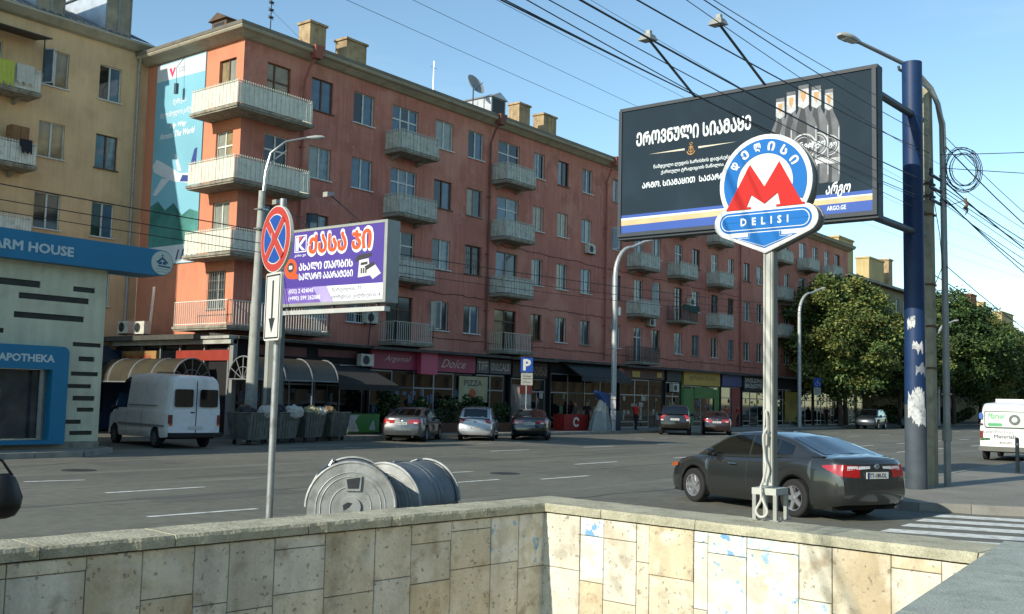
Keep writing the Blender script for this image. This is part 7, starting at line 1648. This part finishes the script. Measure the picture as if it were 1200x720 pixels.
# the blocks on the near side of the street, behind the viewpoint; they show in the shop and window glass
for x0, x1, ez_, mt_, l_ in ((-70, 8, 15.0, M('near_block_yellow', 'a89468', .9, .12, .4), 'yellow apartment block on the near side, behind the viewpoint'), (14, 96, 17.0, M('near_block_grey', '8f8b80', .9, .12, .4), 'grey apartment block on the near side, behind and right of the viewpoint'),
                             (102, 210, 16.0, M('near_block_sand', '9f8a6a', .9, .12, .4), 'sand-coloured apartment block farther along the near side')):
    t = thing('apartment_building', l_, 'apartment building', ((x0 + x1) / 2, -34, 0)); F_ = Face(t, x1, -34, pi); hs = []
    for i in range(int((x1 - x0 - 3) / 3.2)):
        for k in range(int(ez_ / 3.3)): z = ez_ - 2.7 - k * 3.3; hs.append((1.5 + i * 3.2, 2.9 + i * 3.2, z, z + 1.7))
    F_.wall(x1 - x0, 0, ez_, hs, mt_)
    b = MB(); b.poly([(x0, -34.3, 0), (x1, -34.3, 0), (x1, -34.3, ez_), (x0, -34.3, ez_)]); wmesh(t, b, 'window_glass', PANES[5])
    b = MB(); b.box(x0, x1, -46, -34.4, 0, ez_ - .1); wmesh(t, b, 'back_wall', mt_)
    b = MB(); b.box(x0 - .4, x1 + .4, -46.4, -33.3, ez_, ez_ + .3); wmesh(t, b, 'roof', roof_mat)
# low planting and railing under the trees
b = MB(); rr4 = random.Random(77); leafcloud(b, [((rr4.uniform(84, 150), rr4.uniform(36.8, 38.5), rr4.uniform(.5, 1.6)), (1.6, .7, .7)) for _ in range(70)], 16000, .3, rr4)
stuff(b.build('hedge', [leaf_c, leaf_b, leaf_a], None, fix=False))
b = MB(); leafcloud(b, [((rr4.uniform(240, 420), rr4.uniform(8, 70), rr4.uniform(1, 13)), (7, 6, 4)) for _ in range(130)], 42000, 1.0, rr4)
stuff(b.build('distant_trees', [leafA, leafB, leafC], None, fix=False))

# ================================================================== PEOPLE
skin_m = M('skin', 'a9765a', .6, .06); hair_m = M('hair_dark', '201812', .8, .1)
def person(label, loc, rz, shirt, pants, h_=1.72, pose='stand', long_sleeve=False, bag=False):
    k = h_ / 1.72; V = []; E_ = []; Rr = []
    def add(p, r, par=None): V.append(Vector(p) * k); Rr.append(r * k); E_.append((par, len(V) - 1)) if par is not None else None; return len(V) - 1
    pel = add((0, 0, .94), .125); wa = add((0.01, 0, 1.08), .118, pel); ch = add((0.0, 0, 1.27), .145, wa); ns_ = add((0, 0, 1.42), .095, ch); nk = add((.01, 0, 1.49), .052, ns_); hb = add((.02, 0, 1.56), .07, nk); hd = add((.02, 0, 1.63), .082, hb); ht = add((.01, 0, 1.69), .06, hd)
    sw = {'stand': .04, 'walk': .22}[pose]
    for sg in (-1, 1):
        hp = add((0, sg * .09, .90), .098, pel); kn = add((sg * sw * .5 + .02, sg * .10, .50), .062, hp); ak = add((sg * sw - .02, sg * .105, .09), .040, kn); toe = add((sg * sw + .13, sg * .12, .035), .036, ak)
        sh_ = add((0, sg * .17, 1.38), .062, ns_); el = add((-.02 - sg * sw * .3, sg * .24, 1.12), .044, sh_); wr = add((.06 - sg * sw * .5, sg * .23, .88), .032, el); hn = add((.08 - sg * sw * .5, sg * .22, .80), .036, wr)
        for q in range(4): add((.10 - sg * sw * .5 + q * .008, sg * .22 - .02 + q * .014, .725 - .012 * abs(q - 1.5)), .010, hn)
        add((.125 - sg * sw * .5, sg * .20, .78), .011, hn)
    me = bpy.data.meshes.new('body'); me.from_pydata(V, E_, []); o = bpy.data.objects.new('body', me); COL.objects.link(o)
    md = o.modifiers.new('s', 'SKIN'); md.use_smooth_shade = True
    for i, r in enumerate(Rr):
        sx = r; me.skin_vertices[0].data[i].radius = (r, r * (1.25 if i in (0, 1, 2, 3) else 1)); me.skin_vertices[0].data[i].use_root = (i == 0)
    s2 = o.modifiers.new('u', 'SUBSURF'); s2.levels = 1
    dg = bpy.context.evaluated_depsgraph_get(); dg.update(); m2 = bpy.data.meshes.new_from_object(o.evaluated_get(dg)); bpy.data.objects.remove(o)
    for mt in (skin_m, shirt, pants, hair_m, rubber): m2.materials.append(mt)
    for p in m2.polygons:
        c = p.center / k; arm = abs(c.y) > .185 and c.z < 1.36
        if c.z < .075: mi = 4
        elif arm: mi = 1 if (c.z > (.92 if long_sleeve else 1.17)) else 0
        elif c.z < .97: mi = 2
        elif c.z < 1.455: mi = 1
        elif c.z > 1.62 and (c.x < .06 or c.z > 1.685) or (c.z > 1.54 and c.x < -.02): mi = 3
        else: mi = 0
        p.material_index = mi; p.use_smooth = True
    t = thing('person', label, 'person', loc, rz); obj('body', m2, t)
    b = MB(); b.lathe([(.001, .02), (.012, .01), (.016, -.01), (.001, -.016)], Matrix.Translation((.103 * k, 0, 1.6 * k)), 8); b.box(.085 * k, .094 * k, -.02, .02, 1.55 * k, 1.556 * k); b.build('nose', skin_m, t, True)
    return t
cloth = lambda n, c: M('cloth_' + n, c, .85, .15, 4)
person('person in a bright red shirt standing behind the black off-roader', (56.6, 33.9, .15), R(-20), cloth('red', 'b8241c'), cloth('dark', '17181c'), 1.78)
person('person in black with bare forearms standing beside the red banner panel', (53.6, 35.6, .15), R(200), cloth('black', '141518'), cloth('dark', '17181c'), 1.75)
person('person in a grey and black top behind the one standing by the red banner', (52.9, 36.0, .15), R(160), cloth('grey', '4c4e50'), cloth('dark', '17181c'), 1.72)
person('person in pale trousers walking past the shop with the dark red fascia', (63.0, 35.2, .15), R(10), cloth('teal', '2c3f42'), cloth('pale', '777a78'), 1.72, 'walk')
person('person in a red top before the blue-signed shop', (74.8, 35.6, .15), R(100), cloth('red2', '8a2318'), cloth('dark', '17181c'), 1.7)
person('person in a dark orange top beside the green shopfront', (72.9, 35.7, .15), R(60), cloth('orange', 'a2421c'), cloth('dark', '17181c'), 1.68)
person('person in dark clothes walking beneath the street trees', (93.2, 35.5, .15), R(5), cloth('black', '141518'), cloth('dark', '17181c'), 1.75, 'walk')
person('person in a pale blue shirt at the far end of the pavement near the minibus', (112, 29.9, .15), R(-150), cloth('blue', '6d8ba6'), cloth('dark', '17181c'), 1.72, 'walk')
tl = person('person in dark brown clothes at the left edge beside the parapet', (3.55, 8.42, .15), R(150), cloth('brown', '3c2a22'), cloth('dark', '17181c'), 1.68, 'walk', True)
t = thing('handbag', 'black handbag hanging at the left edge just above the parapet', 'handbag', (4.03, 8.12, .78))
b = MB(); b.rings([[(.15 * w_ * cos(2 * pi * k / 14) * (1 + .12 * sin(k * 2.3 + z * 20)), .09 * w_ * sin(2 * pi * k / 14), z) for k in range(14)] for z, w_ in ((.17, .2), (.19, .6), (.25, .95), (.33, 1.0), (.43, .7), (.49, .5), (.52, .2))]); b.build('pouch', M('bag_leather', '0e0e10', .5, .1, 5), t, True)
b = MB(); b.tube([(-.06, 0, .5), (-.1, .02, .62), (-.3, .1, .74)], .014, 6); b.tube([(.06, 0, .5), (-.02, .02, .62), (-.3, .1, .73)], .012, 6); b.build('strap', MATS['bag_leather'], t)

# loose cables stapled along the facade
for k, (z0, z1, x0, x1, l_) in enumerate(((7.75, 7.6, 29.5, 60, 'thin loose cable stapled along the facade under the third-floor windows'), (5.2, 5.1, 40.9, 84, 'thin loose cable stapled low along the facade above the canopy'), (11.05, 10.9, 47, 80, 'thin loose cable stapled along the facade at the fourth floor'))):
    P = []; rr = random.Random(k); n = 60
    for i in range(n + 1): P.append(Vector((x0 + (x1 - x0) * i / n, 37.96, lerp(z0, z1, i / n) + rr.uniform(-.05, .05) - .06 * (i % 4 == 2))))
    o = MB().tube([v - P[0] for v in P], .014, 4).build('cable', cable_m, None, True); o.location = P[0]; tag(o, l_, 'cable', 'loose cables on the terracotta facade')
